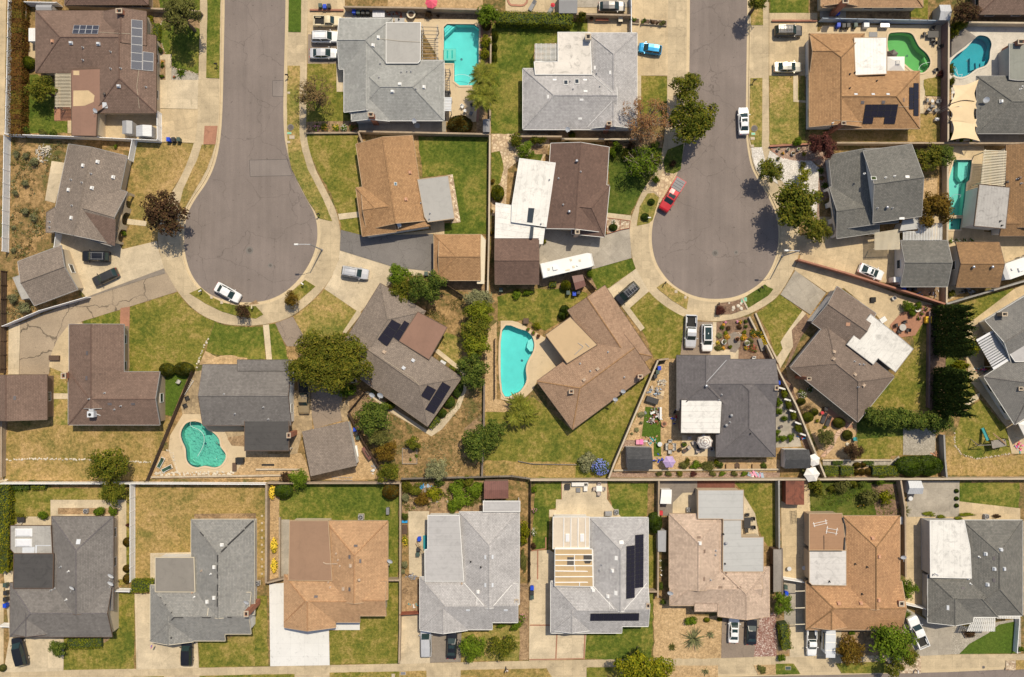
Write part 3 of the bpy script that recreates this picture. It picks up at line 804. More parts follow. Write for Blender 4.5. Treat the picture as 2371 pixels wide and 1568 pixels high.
def _n(x,y,h,rad,label,mat='leaf_cypress',group=None):
 """narrow column; x,y is the foot"""
 v=RND.randrange(3);key=('cyp',v)
 def mk():
  root=empty('cypress_tree',(0,0,0));mb=MB();tb=MB();r=random.Random(v+40);tb.tube((0,0,0),(0,0,10.),.16,.03,7)
  for _ in range(1500):
   t=r.random()**.9;z=.3+t*10.5;pr=.98*(1-t**3.2)**.8*(.86+.25*noise.noise(Vector((0,v*7,z*1.3))));a=r.random()*6.283;q=pr*r.uniform(.55,1.08)
   p=Vector((q*math.cos(a),q*math.sin(a),z));card(mb,p,(Vector((math.cos(a),math.sin(a),.25))+rdir(r)*.5).normalized(),.5,r,.42,Vector((math.cos(a)*.35,math.sin(a)*.35,1)))
  for k in range(26):
   t=r.uniform(.3,1);z=1+t*9.7;a=r.random()*6.283;pr=.85*(1-(min(1,t))**3)
   b=Vector((pr*math.cos(a),pr*math.sin(a),z))
   for j in range(9):card(mb,b+Vector((math.cos(a)*.05*j,math.sin(a)*.05*j,.11*j))+rdir(r)*.06,rdir(r),.3,r,.5,Vector((math.cos(a)*.4,math.sin(a)*.4,1)))
  tb.build('trunk','bark',root,uv=False);mb.build('crown',mat,root,uv=False);return root
 p=P(x,y,0);return _w(key,mk,(p.x,p.y,0),RND.random()*6,label,'tree',group,(rad,rad,h/11.))
def _a(x,y,rad,mat,fmat,label,h=.5,n=40,ry=None,name='flowering_shrub',cat='shrub',fs=.12,group=None):
 """leafy plant whose blossoms are a part"""
 rx=rad/4*S;ry=(ry or rad)/4*S;c=P(x,y,h*.6);root=empty(name,(c.x,c.y,0),0,label,cat,group);r=random.Random(int(x*3+y));mb,fb=MB(),MB()
 _x(mb,rx*.9,ry*.9,0,h,int(x+y),max(.09,min(.22,rx*.2)),.9,int(14+rx*ry*6),max(.1,.32*min(rx,ry)))
 for _ in range(n):
  d=rdir(r,.05);p=Vector((d.x*rx*r.random()**.3,d.y*ry*r.random()**.3,h*(.45+.6*d.z)));card(fb,p,(d+Vector((0,0,.8))).normalized(),fs,r,.9);card(fb,p+Vector((0,0,.02)),(d+Vector((0,0,.8))+rdir(r)*.3).normalized(),fs,r,.9)
 mb.build('foliage',mat,root,uv=False);fb.build('blossom',fmat,root,uv=False);return root
def car_mesh(kind,paint):
 """front towards +x"""
 sp={'sedan':(4.75,1.83,1.44,.93,(-1.75,-1.02,.42,1.28),.64),'suv':(4.75,1.92,1.74,1.05,(-2.28,-1.98,.45,1.2),.7),'wagon':(4.6,1.8,1.52,.98,(-2.1,-1.6,.4,1.22),.66),'van':(5.1,1.95,1.76,1.02,(-2.42,-2.12,.75,1.62),.72),'hatch':(4.05,1.72,1.5,.96,(-1.88,-1.45,.4,1.2),.64),'coupe':(4.4,1.86,1.29,.9,(-1.75,-.75,.3,1.12),.58),'pickup':(5.7,1.98,1.83,1.1,(-.75,-.5,.72,1.4),.72),'longpick':(6.2,2.02,1.88,1.12,(-1.,-.72,.95,1.68),.72),'mini':(4.9,1.74,1.62,1.,(-.45,-.28,.55,1.15),.68),'muscle':(4.7,1.9,1.37,.95,(-1.75,-1.1,.2,1.02),.6)}[kind]
 Lc,W,Hh,bz,(xb,xr,xf,xw),rk=sp;hw=W/2;root=empty('parked_car',(0,0,0));mb=MB()
 pk=kind in('pickup','longpick','mini');x0=xb-.12 if pk else-Lc/2
 xs=[x0]+([x0+.12,x0+.45]if not pk else[])+[xb+.3,(xb+xw)/2,xw,xw+(Lc/2-xw)*.5,Lc/2-.35,Lc/2-.1,Lc/2]
 def hwf(x):
  t=x/(Lc/2);k=1.
  if t>.62:k-=.16*((t-.62)/.38)**2.2
  if t<-.7 and not pk:k-=.1*((-t-.7)/.3)**2
  return hw*k
 def topz(x):
  if x>xw-.05:t=(x-xw)/(Lc/2-xw);return bz+.04-.1*t-.16*max(0,(t-.75)/.25)**2
  if x<xb+.1 and not pk:t=(xb-x)/(Lc/2+xb+.01)if Lc/2+xb>.15 else 0;return bz+.05-.05*max(0,t)-.12*max(0,(t-.8)/.2)**2
  return bz+.02
 rings=[]
 for x in xs:
  w,zt=hwf(x),topz(x);e=abs(x)/(Lc/2)>.97 and not(pk and x<0);zb=.3 if not e else.38;z_=zt-(.18 if e else 0)
  rings.append([(x,-w*.86,zb),(x,-w*.985,zb+.12),(x,-w,.62),(x,-w*.97,z_-.1),(x,-w*.88,z_),(x,0,z_+.035),(x,w*.88,z_),(x,w*.97,z_-.1),(x,w,.62),(x,w*.985,zb+.12),(x,w*.86,zb)])
 n=11;vs=[p for rg in rings for p in rg];fs=[]
 for j in range(len(rings)-1):
  for k in range(n):fs.append((j*n+k,(j+1)*n+k,(j+1)*n+(k+1)%n,j*n+(k+1)%n))
 fs+=[tuple(range(n)),tuple(range((len(rings)-1)*n,len(rings)*n))[::-1]]
 mb.mesh(vs,fs)
 hb,ht=hw*.9,hw*rk*1.08;zr=Hh;zb_=bz+.02
 B={'rb':(xb,hb*.9),'rr':(xr,ht),'rf':(xf,ht),'wf':(xw,hb*.88)}
 def cab(sd):return[Vector((xb,sd*hb*.9,zb_)),Vector((xr,sd*ht*.95,zr-.05)),Vector(((xr+xf)/2,sd*ht,zr)),Vector((xf,sd*ht*.96,zr-.04)),Vector((xw,sd*hb*.86,zb_)),Vector(((xb+xw)/2,sd*hb,zb_))]
 l,r=cab(1),cab(-1);mid=lambda a,b,dz:(a+b)/2+Vector((0,0,dz))
 def qd(m,a,b,c,d,mi=0):m.face([a,b,c,d],mi)
 m1,m2,m3=mid(l[1],r[1],.05),mid(l[2],r[2],.06),mid(l[3],r[3],.05)
 for sd,q in((1,l),(-1,r)):
  for a,b in((1,2),(2,3)):
   mm=(m1,m2,m3);f=[q[a],q[b],mm[b-1],mm[a-1]];mb.face(up(f))
  mb.face([q[0],q[1],q[2],q[5]]if sd>0 else[q[5],q[2],q[1],q[0]]);mb.face([q[5],q[2],q[3],q[4]]if sd>0 else[q[4],q[3],q[2],q[5]])
 mb.face(up([l[4],r[4],r[3],m3,l[3]]));mb.face(up([r[0],l[0],l[1],m1,r[1]]))
 if pk:
  bx0,bx1=-Lc/2,xb-.1;bl_=bx1-bx0
  for sd in(1,-1):
   mb.box(((bx0+bx1)/2,sd*(hw-.07),.76),(bl_,.14,.72),0,0,1,.8);mb.box((bx0+bl_*.42,sd*(hw-.2),.72),(.95,.22,.42))
  mb.box((bx0+.05,0,.76),(.1,W-.28,.7));mb.box(((bx0+bx1)/2,0,.5),(bl_-.2,W-.2,.2))
  mb.box((bx0-.06,0,.55),(.14,W*.92,.18))
 body=mb.build('body',paint,root,smooth=False,uv=False)
 if pk:b=MB();b.box(((bx0+bx1)/2+.03,0,.615),(bl_-.22,W-.34,.03));b.box((bx1-.03,0,.8),(.03,W-.34,.4));b.build('bed_liner','soot',root,uv=False)
 def glass(nm,a,b,c,d,i=.09,out=.012):
  q=[a,b,c,d];cc=sum(q,Vector())/4;q=[p+(cc-p)*i for p in q];nn=(q[2]-q[0]).cross(q[3]-q[1]).normalized()
  if nn.dot(cc-Vector((0,0,.6)))<0:nn=-nn
  q=[p+nn*out for p in q];g=MB();g.face(q);bk=[p-nn*.03 for p in q]
  for k in range(4):g.face([bk[k],bk[(k+1)%4],q[(k+1)%4],q[k]])
  g.build(nm,'car_glass',root,uv=False)
 glass('windshield',l[4],r[4],r[3],l[3],.1,.05);glass('rear_window',r[0],l[0],l[1],r[1],.14,.05)
 for sd,q in((1,l),(-1,r)):glass('side_window',q[0],q[1],q[2],q[5],.13);glass('side_window',q[5],q[2],q[3],q[4],.13)
 for sd in(1,-1):
  for wx in(Lc*.31,-Lc*.29):
   w=MB();w.lathe([(.2,-.1),(.33,-.1),(.35,-.06),(.35,.06),(.33,.1),(.2,.1)],n=18);rr=MB();rr.lathe([(.22,-.105),(.21,-.06),(.05,-.05),(.05,.05),(.21,.06),(.22,.105)],n=14)
   ob=[]
   for m,nm,mt in((w,'wheel','tyre'),(rr,'rim','metal_bare')):
    m.v=[(wx+a,sd*(hw-.1)+z,.34+b)for a,b,z in m.v];ob.append(m)
   wo=w.build('wheel','tyre',root,uv=False);rr.build('rim','metal_bare',wo,uv=False)
  m=MB();m.box((xw-.28,sd*(hw+.1),bz+.03),(.14,.22,.15),0,0,.85);m.build('mirror',paint,root,uv=False)
  m=MB();m.box((Lc/2-.17,sd*hw*.62,.72),(.26,hw*.36,.13),sd*-.25,0,.9);m.build('headlight','lamp_glass',root,uv=False)
  if not pk:m=MB();m.box((-Lc/2+.1,sd*hw*.68,.82),(.16,hw*.3,.14),sd*.2);m.build('taillight','lamp_red',root,uv=False)
  else:m=MB();m.box((-Lc/2+.02,sd*hw*.9,.85),(.06,.13,.26));m.build('taillight','lamp_red',root,uv=False)
 return root,sp
def car(x,y,ang,kind,paint,label,rack=None,roof=None,group=None,cat=None,cover=None):
 """x,y: middle seen at 0.8 m; ang: heading of the nose on the photo, anticlockwise from right"""
 root,sp=car_mesh(kind,paint);Lc,W,Hh,bz,(xb,xr,xf,xw),rk=sp;p=P(x,y,.8);root.location=(p.x,p.y,0);root.rotation_euler=(0,0,math.radians(ang))
 pk=kind in('pickup','longpick','mini')
 if pk:root.name='pickup_truck'
 if rack:
  m=MB()
  for sd in(1,-1):m.tube((xr+.15,sd*W*.28,Hh+.08),(xf-.05,sd*W*.28,Hh+.08),.03)
  for k in range(rack if isinstance(rack,int)else 2):xx=xr+.3+(xf-xr-.5)*k/max(1,(rack if isinstance(rack,int)else 2)-1);m.tube((xx,-W*.28,Hh+.09),(xx,W*.28,Hh+.09),.028)
  m.build('roof_rack','metal_grey',root,uv=False)
 if roof:
  m=MB();l0=(xf-xr)*(.85 if roof=='pano' else.38);m.box(((xf+xr)/2+(xf-xr)*(.0 if roof=='pano' else.18),0,Hh+.028),(l0,W*rk*.8,.05));m.build('sunroof','car_glass',root,uv=False)
 return tag(root,label,cat or('pickup truck' if pk else 'car'),group)
def bin_(x,y,col,label,ang=0,group='wheelie bins',z=0):
 def mk():
  root=empty('wheelie_bin',(0,0,0));b=MB();b.box((0,0,.5),(.48,.56,.92),0,0,1.2);b.tube((-.28,-.3,.93),(.28,-.3,.93),.025);b.build('body',col,root,uv=False)
  b=MB();b.box((0,.02,.99),(.62,.72,.06),0,0,.93);b.box((0,.04,1.03),(.34,.4,.03));b.build('lid',col,root,uv=False)
  for s in(-1,1):b=MB();b.tube((s*.2,-.3,.12),(s*.28,-.3,.12),.12,.12,10);b.build('wheel','tyre',root,uv=False)
  return root
 p=P(x,y,.9);return _w(('bin',col),mk,(p.x,p.y,z),math.radians(ang),label,'bin',group)
def pot(x,y,rad,mat,plant,label,h=.5,flower=None,group=None):
 r=rad/4*S;p=P(x,y,h);root=empty('plant_pot',(p.x,p.y,0),0,label,'plant pot',group)
 m=MB();m.lathe([(r*.68,0),(r*.95,h*.85),(r*1.02,h*.86),(r,h),(r*.84,h),(r*.8,h*.88),(.01,h*.86)],n=14);m.build('pot',mat,root,True,uv=False)if 0 else m.build('pot',mat,root,uv=False)
 m=MB();m.lathe([(r*.8,h*.87),(.01,h*.9)],n=12);m.build('soil','soil_dark',root,uv=False)
 if plant:m=MB();_x(m,r*.9,r*.9,h*.85,h+r*1.1,int(x),max(.06,r*.35),1.,9,r*.4);m.build('plant',plant,root,uv=False)
 return root
def _f(x,y,ang,mat,label,group=None,h=.43,cat='chair',w=.56,z=0):
 def mk():
  root=empty('garden_chair',(0,0,0));b=MB();b.box((0,0,h),(w,w,.06));b.build('seat',mat,root,uv=False)
  b=MB();b.box((-w/2+.02,0,h+.26),(.06,w,.5));b.build('backrest',mat,root,uv=False)
  for s in(-1,1):b=MB();b.box((0,s*w/2,h+.2),(w,.06,.05));b.box((w/2-.04,s*w/2,h+.1),(.05,.05,.2));b.build('armrest',mat,root,uv=False)
  for sx in(-1,1):
   for sy in(-1,1):b=MB();b.tube((sx*w*.43,sy*w*.43,0),(sx*w*.41,sy*w*.41,h),.022);b.build('leg',mat,root,uv=False)
  return root
 p=P(x,y,.5);return _w(('chair',mat,h,w),mk,(p.x,p.y,z),math.radians(ang),label,cat,group)
def _p(x,y,d,mat,label,ang=0,h=.73,legm=None,name='garden_table',group=None,z=0):
 p=P(x,y,h);root=empty(name,(p.x,p.y,z),math.radians(ang),label,'table',group);b=MB()
 if isinstance(d,tuple):
  a,c=d[0]/4*S,d[1]/4*S;b.box((0,0,h-.02),(a,c,.05));q=[(sx*(a/2-.08),sy*(c/2-.08))for sx in(-1,1)for sy in(-1,1)]
 else:r=d/8*S;b.lathe([(r*.97,h-.05),(r,h-.03),(r*.98,h)],n=20);q=[(r*.6*math.cos(t),r*.6*math.sin(t))for t in(.78,2.35,3.93,5.5)]
 b.build('table_top',mat,root,uv=False)
 for a,c in q:b=MB();b.tube((a,c,0),(a*.92,c*.92,h-.05),.03);b.build('leg',legm or mat,root,uv=False)
 return root
def _k(x,y,rad,mat,label,n=8,h=2.4,ang=10,mats=None,tilt=0.,name='patio_umbrella',pole=True):
 p=P(x,y,h);r=rad/4*S;root=empty(name,(p.x,p.y,0),math.radians(ang),label,'umbrella');b=MB();rings=6 if mats else 2
 for j in range(rings):
  r0,r1=r*j/rings,r*(j+1)/rings;z0,z1=h+.1-.52*(j/rings)**1.15*r/1.4,h+.1-.52*((j+1)/rings)**1.15*r/1.4
  for k in range(n):
   a0,a1=6.2832*k/n,6.2832*(k+1)/n;am=(a0+a1)/2;sg=.95
   f=lambda rr,a,z,s=1.:Vector((rr*math.cos(a)*s,rr*math.sin(a)*s,z-(.04*rr if s<1 else 0)+tilt*rr*math.cos(a)))
   q=[f(r1,a0,z1),f(r1,am,z1,sg*math.cos(3.1416/n)),f(r1,a1,z1)]
   if j==0:b.face(up([f(0,0,z0)]+q),j%2)
   else:b.face(up([f(r0,a0,z0)]+q[:2]+[f(r0,am,z0,sg*math.cos(3.1416/n))]),j%2);b.face(up([f(r0,am,z0,sg*math.cos(3.1416/n))]+q[1:]+[f(r0,a1,z0)]),j%2)
 b.build('canopy',mats or[mat,mat],root,uv=False)
 if pole:b=MB();b.tube((0,0,.0),(0,0,h+.16),.028);b.build('pole','metal_grey',root,uv=False);b=MB();b.lathe([(.26,0),(.24,.07),(.05,.1)],n=14);b.build('base','soot',root,uv=False)
 for k in range(n):a=6.2832*k/n;b=MB();b.tube((0,0,h+.04),(r*.97*math.cos(a),r*.97*math.sin(a),h+.06-.52*r/1.4+tilt*r*.97*math.cos(a)),.014,.01,4);b.build('rib','metal_grey',root,uv=False)
 return root
def lounger(x,y,ang,mat,label,fmat='trim_white',group=None,L_=1.9,w=.62):
 p=P(x,y,.35);root=empty('sun_lounger',(p.x,p.y,0),math.radians(ang),label,'sun lounger',group)
 b=MB()
 for s in(-1,1):b.box((0,s*w/2,.32),(L_,.07,.07))
 for s in(-1,1):b.box((s*L_/2,0,.32),(.07,w+.07,.07))
 b.build('frame',fmat,root,uv=False);b=MB();b.box((-.3,0,.355),(L_*.64,w-.08,.05));b.build('seat',mat,root,uv=False)
 b=MB();b.mesh([(L_*.16,-w/2+.05,.36),(L_*.47,-w/2+.05,.62),(L_*.47,w/2-.05,.62),(L_*.16,w/2-.05,.36),(L_*.16,-w/2+.05,.41),(L_*.47,-w/2+.05,.67),(L_*.47,w/2-.05,.67),(L_*.16,w/2-.05,.41)],[(3,2,1,0),(4,5,6,7),(0,1,5,4),(1,2,6,5),(2,3,7,6),(3,0,4,7)]);b.build('backrest',mat,root,uv=False)
 for sx in(-1,1):
  for s in(-1,1):b=MB();b.box((sx*L_*.4,s*w/2,.15),(.06,.06,.3));b.build('leg',fmat,root,uv=False)
 return root
def _s(pts,h,rmat,wmat,label,pitch=.35,ridge='x',name='shed',over=.12,ex=None):
 """gable shed, eave quad traced at height h; ridge runs a->b"""
 q=[P(x,y,h)for x,y in pts];c=sum(q,Vector())/4;c.z=0;root=empty(name,c,0,label,'shed');a,b,d,e=q
 L_=(b-a).length;W=(d-b).length;rz=h+W/2*pitch;r0,r1=(a+e)/2,(b+d)/2;r0.z=r1.z=rz
 rb=MB();dz=Vector((0,0,.07))
 for f in([a,b,r1,r0],[d,e,r0,r1]):
  rb.face(up(f));g=[p-dz for p in f];rb.face(up(g)[::-1])
  for k in range(4):rb.face([g[k],g[(k+1)%4],f[(k+1)%4],f[k]])
 rb.build('roof',rmat,root,c);wb=MB();m=[p+(c-p).normalized()*.16 for p in q]
 for k in range(4):A,B=m[k].copy(),m[(k+1)%4].copy();wb.face([(A.x,A.y,0),(B.x,B.y,0),(B.x,B.y,h-.06),(A.x,A.y,h-.06)])
 for A,B,r in((m[0],m[3],r0),(m[1],m[2],r1)):rr=r+((r0+r1)/2-r).normalized()*.14;wb.face([(A.x,A.y,h-.06),(B.x,B.y,h-.06),(rr.x,rr.y,rz-.1)])
 wb.build('wall',wmat,root,c)
 u=(q[1]-q[2]).normalized();p=(m[1]+m[2])/2;db=MB();db.box((p.x,p.y,.95),(.05,min(W*.5,1.4),1.8),math.atan2(-u.x,u.y));db.build('door',wmat,root,c,uv=False)
 return root
def _m(x,y,label,ang=0,mat='metal_grey',s=.85,group='air conditioner units on the ground'):
 def mk():
  root=empty('air_conditioner',(0,0,0));b=MB();b.box((0,0,.42),(.85,.85,.78));b.build('casing',mat,root,uv=False);b=MB();b.tube((0,0,.8),(0,0,.83),.36,.36,18);b.build('grille','soot',root,uv=False)
  b=MB();b.tube((0,0,.83),(0,0,.86),.1,.1,10)
  for k in range(5):a=k*1.2566;b.box((.19*math.cos(a),.19*math.sin(a),.838),(.26,.1,.012),a+.4)
  b.build('fan','metal_bare',root,uv=False);b=MB();b.box((0,0,.02),(1.0,1.0,.06));b.build('pad','conc_cap',root,uv=False);return root
 p=P(x,y,.8);return _w(('ac',mat),mk,(p.x,p.y,0),math.radians(ang),label,'air conditioner',group,s)
def mailbox(x,y,ang,mat,label):
 def mk():
  root=empty('mailbox',(0,0,0));b=MB();b.box((0,0,.5),(.1,.1,1.));b.build('post','wood_dark',root,uv=False)
  b=MB();b.box((.05,0,1.1),(.5,.2,.14));vs=[]
  b.lathe([(.1,-.25),(.1,.25)],n=12);k=len(b.v)-24;b.v[k:]=[(z+.05,a,1.17+q)for a,q,z in b.v[k:]];b.build('box',mat,root,uv=False)
  b=MB();b.box((.16,.115,1.22),(.03,.02,.16));b.build('flag','lamp_red',root,uv=False);return root
 p=P(x,y,1.1);return _w(('mail',mat),mk,(p.x,p.y,0),math.radians(ang),label,'mailbox','mailboxes at the kerb')
def cover(x,y,r,mat,label,sq=None,ang=0,z=.145,name=None,cat=None,ring=None):
 p=P(x,y);root=empty(name or('utility_cover' if sq else 'manhole_cover'),(p.x,p.y,z),math.radians(ang),label,cat or('utility cover' if sq else 'manhole cover'));b=MB()
 if sq:b.box((0,0,0),(sq[0]/4*S,sq[1]/4*S,.04))
 else:b.lathe([(r/4*S,-.02),(r/4*S,.012),(.01,.014)],n=22)
 b.build('lid',mat,root,uv=False)
 b=MB()
 if sq:b.box((0,0,-.012),(sq[0]/4*S+.12,sq[1]/4*S+.12,.03))
 else:rr=r/4*S;b.lathe([(rr*(ring or 1.35),-.03),(rr*(ring or 1.35),.004),(rr*.9,.004)],n=26)
 b.build('collar','conc_cap' if sq else 'collar',root,uv=False);return root
def _d(x,y,w,d,h,mat,label,name,cat,ang=0,z=0,lidm=None,top=True,group=None):
 """lidded chest, crate, raised planter, bench box"""
 p=P(x,y,z+h);w,d=w/4*S,d/4*S;root=empty(name,(p.x,p.y,z),math.radians(ang),label,cat,group);b=MB();b.box((0,0,h*.46),(w,d,h*.92),0,0,1.02);b.build('body',mat,root,uv=False)
 b=MB();b.box((0,0,h*.96),(w*1.06,d*1.06,h*.09),0,0,.95);b.box((w*.2,0,h*1.0),(w*.12,d*.7,h*.05));b.box((-w*.2,0,h*1.0),(w*.12,d*.7,h*.05));b.build('lid',lidm or mat,root,uv=False);return root
def _c(pts,h,mat,label,soil='soil_dark',plant=None,name='raised_bed',cat='planter',n=5,t=.1,group=None,r=.3):
 q=[P(x,y,h)for x,y in pts];q=[Vector((p.x,p.y,0))for p in q];c=sum(q,Vector())/len(q);root=empty(name,c,0,label,cat,group);b=MB()
 for k in range(len(q)):
  A,B=q[k],q[(k+1)%len(q)];d=B-A;b.box(((A.x+B.x)/2,(A.y+B.y)/2,h/2+k*.002),(d.length+t*.5,t,h),math.atan2(d.y,d.x))
 b.build('edging',mat,root,c,uv=False);b=MB();qq=[(p.x,p.y)for p in q];b.prism(qq,.02,h-.06);b.build('soil',soil,root,c)
 if plant:
  b=MB();rr=random.Random(int(c.x*10));k=0
  while k<n:
   u,v=rr.random(),rr.random();p=(q[0]*(1-u)+q[1]*u)*(1-v)+(q[-1]*(1-u)+q[2]*u)*v;m=MB();_x(m,r,r,h-.1,h+r*1.3,k+int(c.y),.13,.9,9,r*.45);i=len(b.v)
   b.v+=[(a+p.x,e+p.y,f)for a,e,f in m.v];b.f+=[tuple(j+i for j in f)for f in m.f];b.m+=m.m;k+=1
  b.build('plants',plant,root,c,uv=False)
 return root
def rock(x,y,rad,label,mat='rock_pale',group=None,name='rock',ry=None):
 v=RND.randrange(4);key=('rock',mat,v)
 if key not in PROT:
  m=MB();r=random.Random(v*5+1);N=9;prof=[(.02,-.4),(.7,-.38),(.98,-.1),(.9,.2),(.6,.42),(.02,.5)];m.lathe(prof,n=N)
  m.v=[tuple(Vector(p)*(1+.28*noise.noise(Vector(p)*1.3+Vector((v*9,0,0)))))for p in m.v];PROT[key]=o=m.build(name,mat,None,(0,0,0),uv=False)
 else:o=PROT[key].copy();COL.objects.link(o);o.name=name
 p=P(x,y,.05);rr=rad/4*S;o.location=(p.x,p.y,rr*.3);o.scale=(rr,(ry/4*S if ry else rr*.8),rr*.7);o.rotation_euler=(0,0,RND.random()*3)
 for k in('group',):
  if k in o:del o[k]
 return tag(o,label,'rock',group)
def _h(pts,rad,label,mat='rock_pale',n=None,name='stone_edging',cat='stone edging',jit=.3,rows=1):
 """a laid edging, border or heap of stones: one thing"""
 q=[P(x,y)for x,y in pts];c=q[0].copy();m=MB();r=random.Random(int(c.x*10));rr=rad/4*S
 for a,b in zip(q[:-1],q[1:]):
  L_=(b-a).length;k=max(1,int(L_/(rr*1.7))*rows)
  for i in range(k):
   p=a+(b-a)*((i+r.random()*.5)/k)+Vector((r.uniform(-jit,jit)*rr*2*rows,r.uniform(-jit,jit)*rr*2*rows,rr*.3));s=rr*r.uniform(.6,1.15)
   t=MB();t.lathe([(.05,-.5),(.85,-.35),(1,.05),(.6,.5),(.05,.6)],n=7);an=r.random()*6;ca,sa=math.cos(an),math.sin(an);ky=r.uniform(.6,1)
   t.v=[(p.x+s*(x*ca-y*sa*ky),p.y+s*(x*sa+y*ca*ky),p.z+s*z*.7)for x,y,z in t.v];i0=len(m.v);m.v+=t.v;m.f+=[tuple(j+i0 for j in f)for f in t.f];m.m+=t.m
 o=m.build(name,mat,None,c,uv=False);return tag(o,label,cat)
def pool(pts,label,tint,plast,depth=1.4,coping='coping',wmat='pool_water',smooth=True,lev=.13,cop=.32,steps=(),plast2=None):
 q=[P(x,y)for x,y in pts];q=ccw([(p.x,p.y)for p in q])
 if smooth:
  n=len(q);o=[]
  for i in range(n):
   p0,p1,p2,p3=[Vector(q[(i+k)%n])for k in(-1,0,1,2)]
   for t in(0,.25,.5,.75):o.append(tuple(.5*((2*p1)+(-p0+p2)*t+(2*p0-5*p1+4*p2-p3)*t*t+(-p0+3*p1-3*p2+p3)*t**3)))
  q=o
 POOLS.append(q);n=len(q);c=Vector((sum(p[0]for p in q)/n,sum(p[1]for p in q)/n,0));root=empty('swimming_pool',c,0,label,'swimming pool')
 b=MB()
 for k in range(n):A,B=q[k],q[(k+1)%n];b.face([(A[0],A[1],-depth),(B[0],B[1],-depth),(B[0],B[1],lev),(A[0],A[1],lev)])
 for t in tess(q):b.face([(q[a][0],q[a][1],-depth)for a in t])
 b.build('basin',plast,root,c);b=MB()
 for t in tess(q):b.face([(q[a][0],q[a][1],lev-.16)for a in t])
 b.build('water',wmat,root,c,uv=False)
 b=MB();out=[]
 for k in range(n):
  A,B,C_=Vector(q[k-1]),Vector(q[k]),Vector(q[(k+1)%n]);d=((B-A).normalized()+(C_-B).normalized()).normalized();out.append(B+Vector((d.y,-d.x))*cop)
 for k in range(n):
  A,B,C_,D_=q[k],q[(k+1)%n],out[(k+1)%n],out[k];z=lev+.03
  b.face(up([(A[0],A[1],z),(B[0],B[1],z),(C_.x,C_.y,z),(D_.x,D_.y,z)]));b.face([(D_.x,D_.y,0),(C_.x,C_.y,0),(C_.x,C_.y,z),(D_.x,D_.y,z)]);b.face([(A[0],A[1],lev-.2),(B[0],B[1],lev-.2),(B[0],B[1],z),(A[0],A[1],z)])
 b.build('coping',coping,root,c);b=MB();ins=[(p[0]+(o_[0]-p[0])*-.06,p[1]+(o_[1]-p[1])*-.06)for p,o_ in zip(q,out)]
 for k in range(n):A,B=ins[k],ins[(k+1)%n];b.face([(A[0],A[1],lev-.42),(B[0],B[1],lev-.42),(B[0],B[1],lev-.02),(A[0],A[1],lev-.02)])
 b.build('waterline_tile','tile_line',root,c,uv=False)
 for sp,zt in steps:
  b=MB();b.prism([(P(x,y).x,P(x,y).y)for x,y in sp],-depth+.01,zt);b.build('step',plast2 or plast,root,c,uv=False)
 dr=MB();dr.lathe([(.22,0),(.22,.03),(.02,.04)],(c.x,c.y,-depth),14);dr.build('drain','tile_line',root,c,uv=False)
 return root,q,c
def hose(pts,label,mat,r=.03,z=.02,name='pool_hose',cat='hose'):
 q=[P(x,y)+Vector((0,0,z))for x,y in pts];o=[]
 for i in range(len(q)-1):
  p0,p1,p2,p3=q[max(0,i-1)],q[i],q[i+1],q[min(len(q)-1,i+2)]
  for t in(0,.2,.4,.6,.8):o.append(.5*((2*p1)+(-p0+p2)*t+(2*p0-5*p1+4*p2-p3)*t*t+(-p0+3*p1-3*p2+p3)*t**3))
 o.append(q[-1]);m=MB();m.path(o,r,5);ob=m.build(name,mat,None,q[0].copy(),uv=False);return tag(ob,label,cat)
def _y(a,b,label,mat='metal_bare',w=.4,z=.06,z2=None,n=9,name='ladder'):
 A,B=P(*a)+Vector((0,0,z)),P(*b)+Vector((0,0,z if z2 is None else z2));root=empty(name,A,0,label,'ladder');d=(B-A).normalized();o=Vector((-d.y,d.x,0)).normalized()*w/2;m=MB()
 for s in(1,-1):m.tube(A+o*s,B+o*s,.035)
 m.build('rails',mat,root,A,uv=False)
 for k in range(n):p=A+(B-A)*((k+.5)/n);m=MB();m.tube(p-o,p+o,.022);m.build('rung',mat,root,A,uv=False)
 return root
def _l(x,y,rx,ry,label,mats,n,seed,name,cat,h=.5,smax=.35):
 """a jumble of small boards, boxes and scraps lying together"""
 c=P(x,y,h*.3);c.z=0;r=random.Random(seed);m=MB();rx,ry=rx/4*S,ry/4*S
 for i in range(n):
  a=r.random()*6.283;k=r.random()**.6;s=r.uniform(.3,1)*smax
  m.box((c.x+math.cos(a)*k*rx,c.y+math.sin(a)*k*ry,.05+h*(1-k)*r.random()),(s*r.uniform(.6,2.2),s*r.uniform(.3,.9),s*r.uniform(.15,.8)),r.random()*3.14,r.randrange(len(mats)))
 o=m.build(name,mats,None,c,uv=False);return tag(o,label,cat)
_u('sh_brown',(.235,.155,.118),(.165,.108,.082),k=1.00);_u('sh_umber',(.17,.105,.08),(.125,.076,.058),k=1.10);_u('sh_taupe',(.25,.188,.15),(.18,.135,.108),k=0.97)
_u('sh_drift',(.27,.218,.178),(.19,.153,.126),k=1.06);_u('sh_tan',(.43,.25,.12),(.3,.165,.075),k=1.08);_u('sh_tanlight',(.48,.295,.16),(.37,.215,.115),k=1.13)
_u('sh_terracotta',(.42,.24,.12),(.3,.16,.08),k=1.23);_u('sh_clay',(.33,.215,.14),(.25,.155,.1),k=1.28);_u('sh_rust',(.32,.185,.085),(.2,.115,.055),k=1.06);_u('sh_pink',(.43,.325,.25),(.3,.222,.17),k=1.46)
_u('sh_blue',(.345,.345,.328),(.26,.262,.25),k=1.14);_u('sh_pale',(.45,.43,.425),(.37,.355,.35),k=1.10);_u('sh_ash',(.385,.37,.368),(.29,.28,.278),k=1.30);_u('sh_char',(.165,.15,.152),(.12,.108,.11),k=1.13)
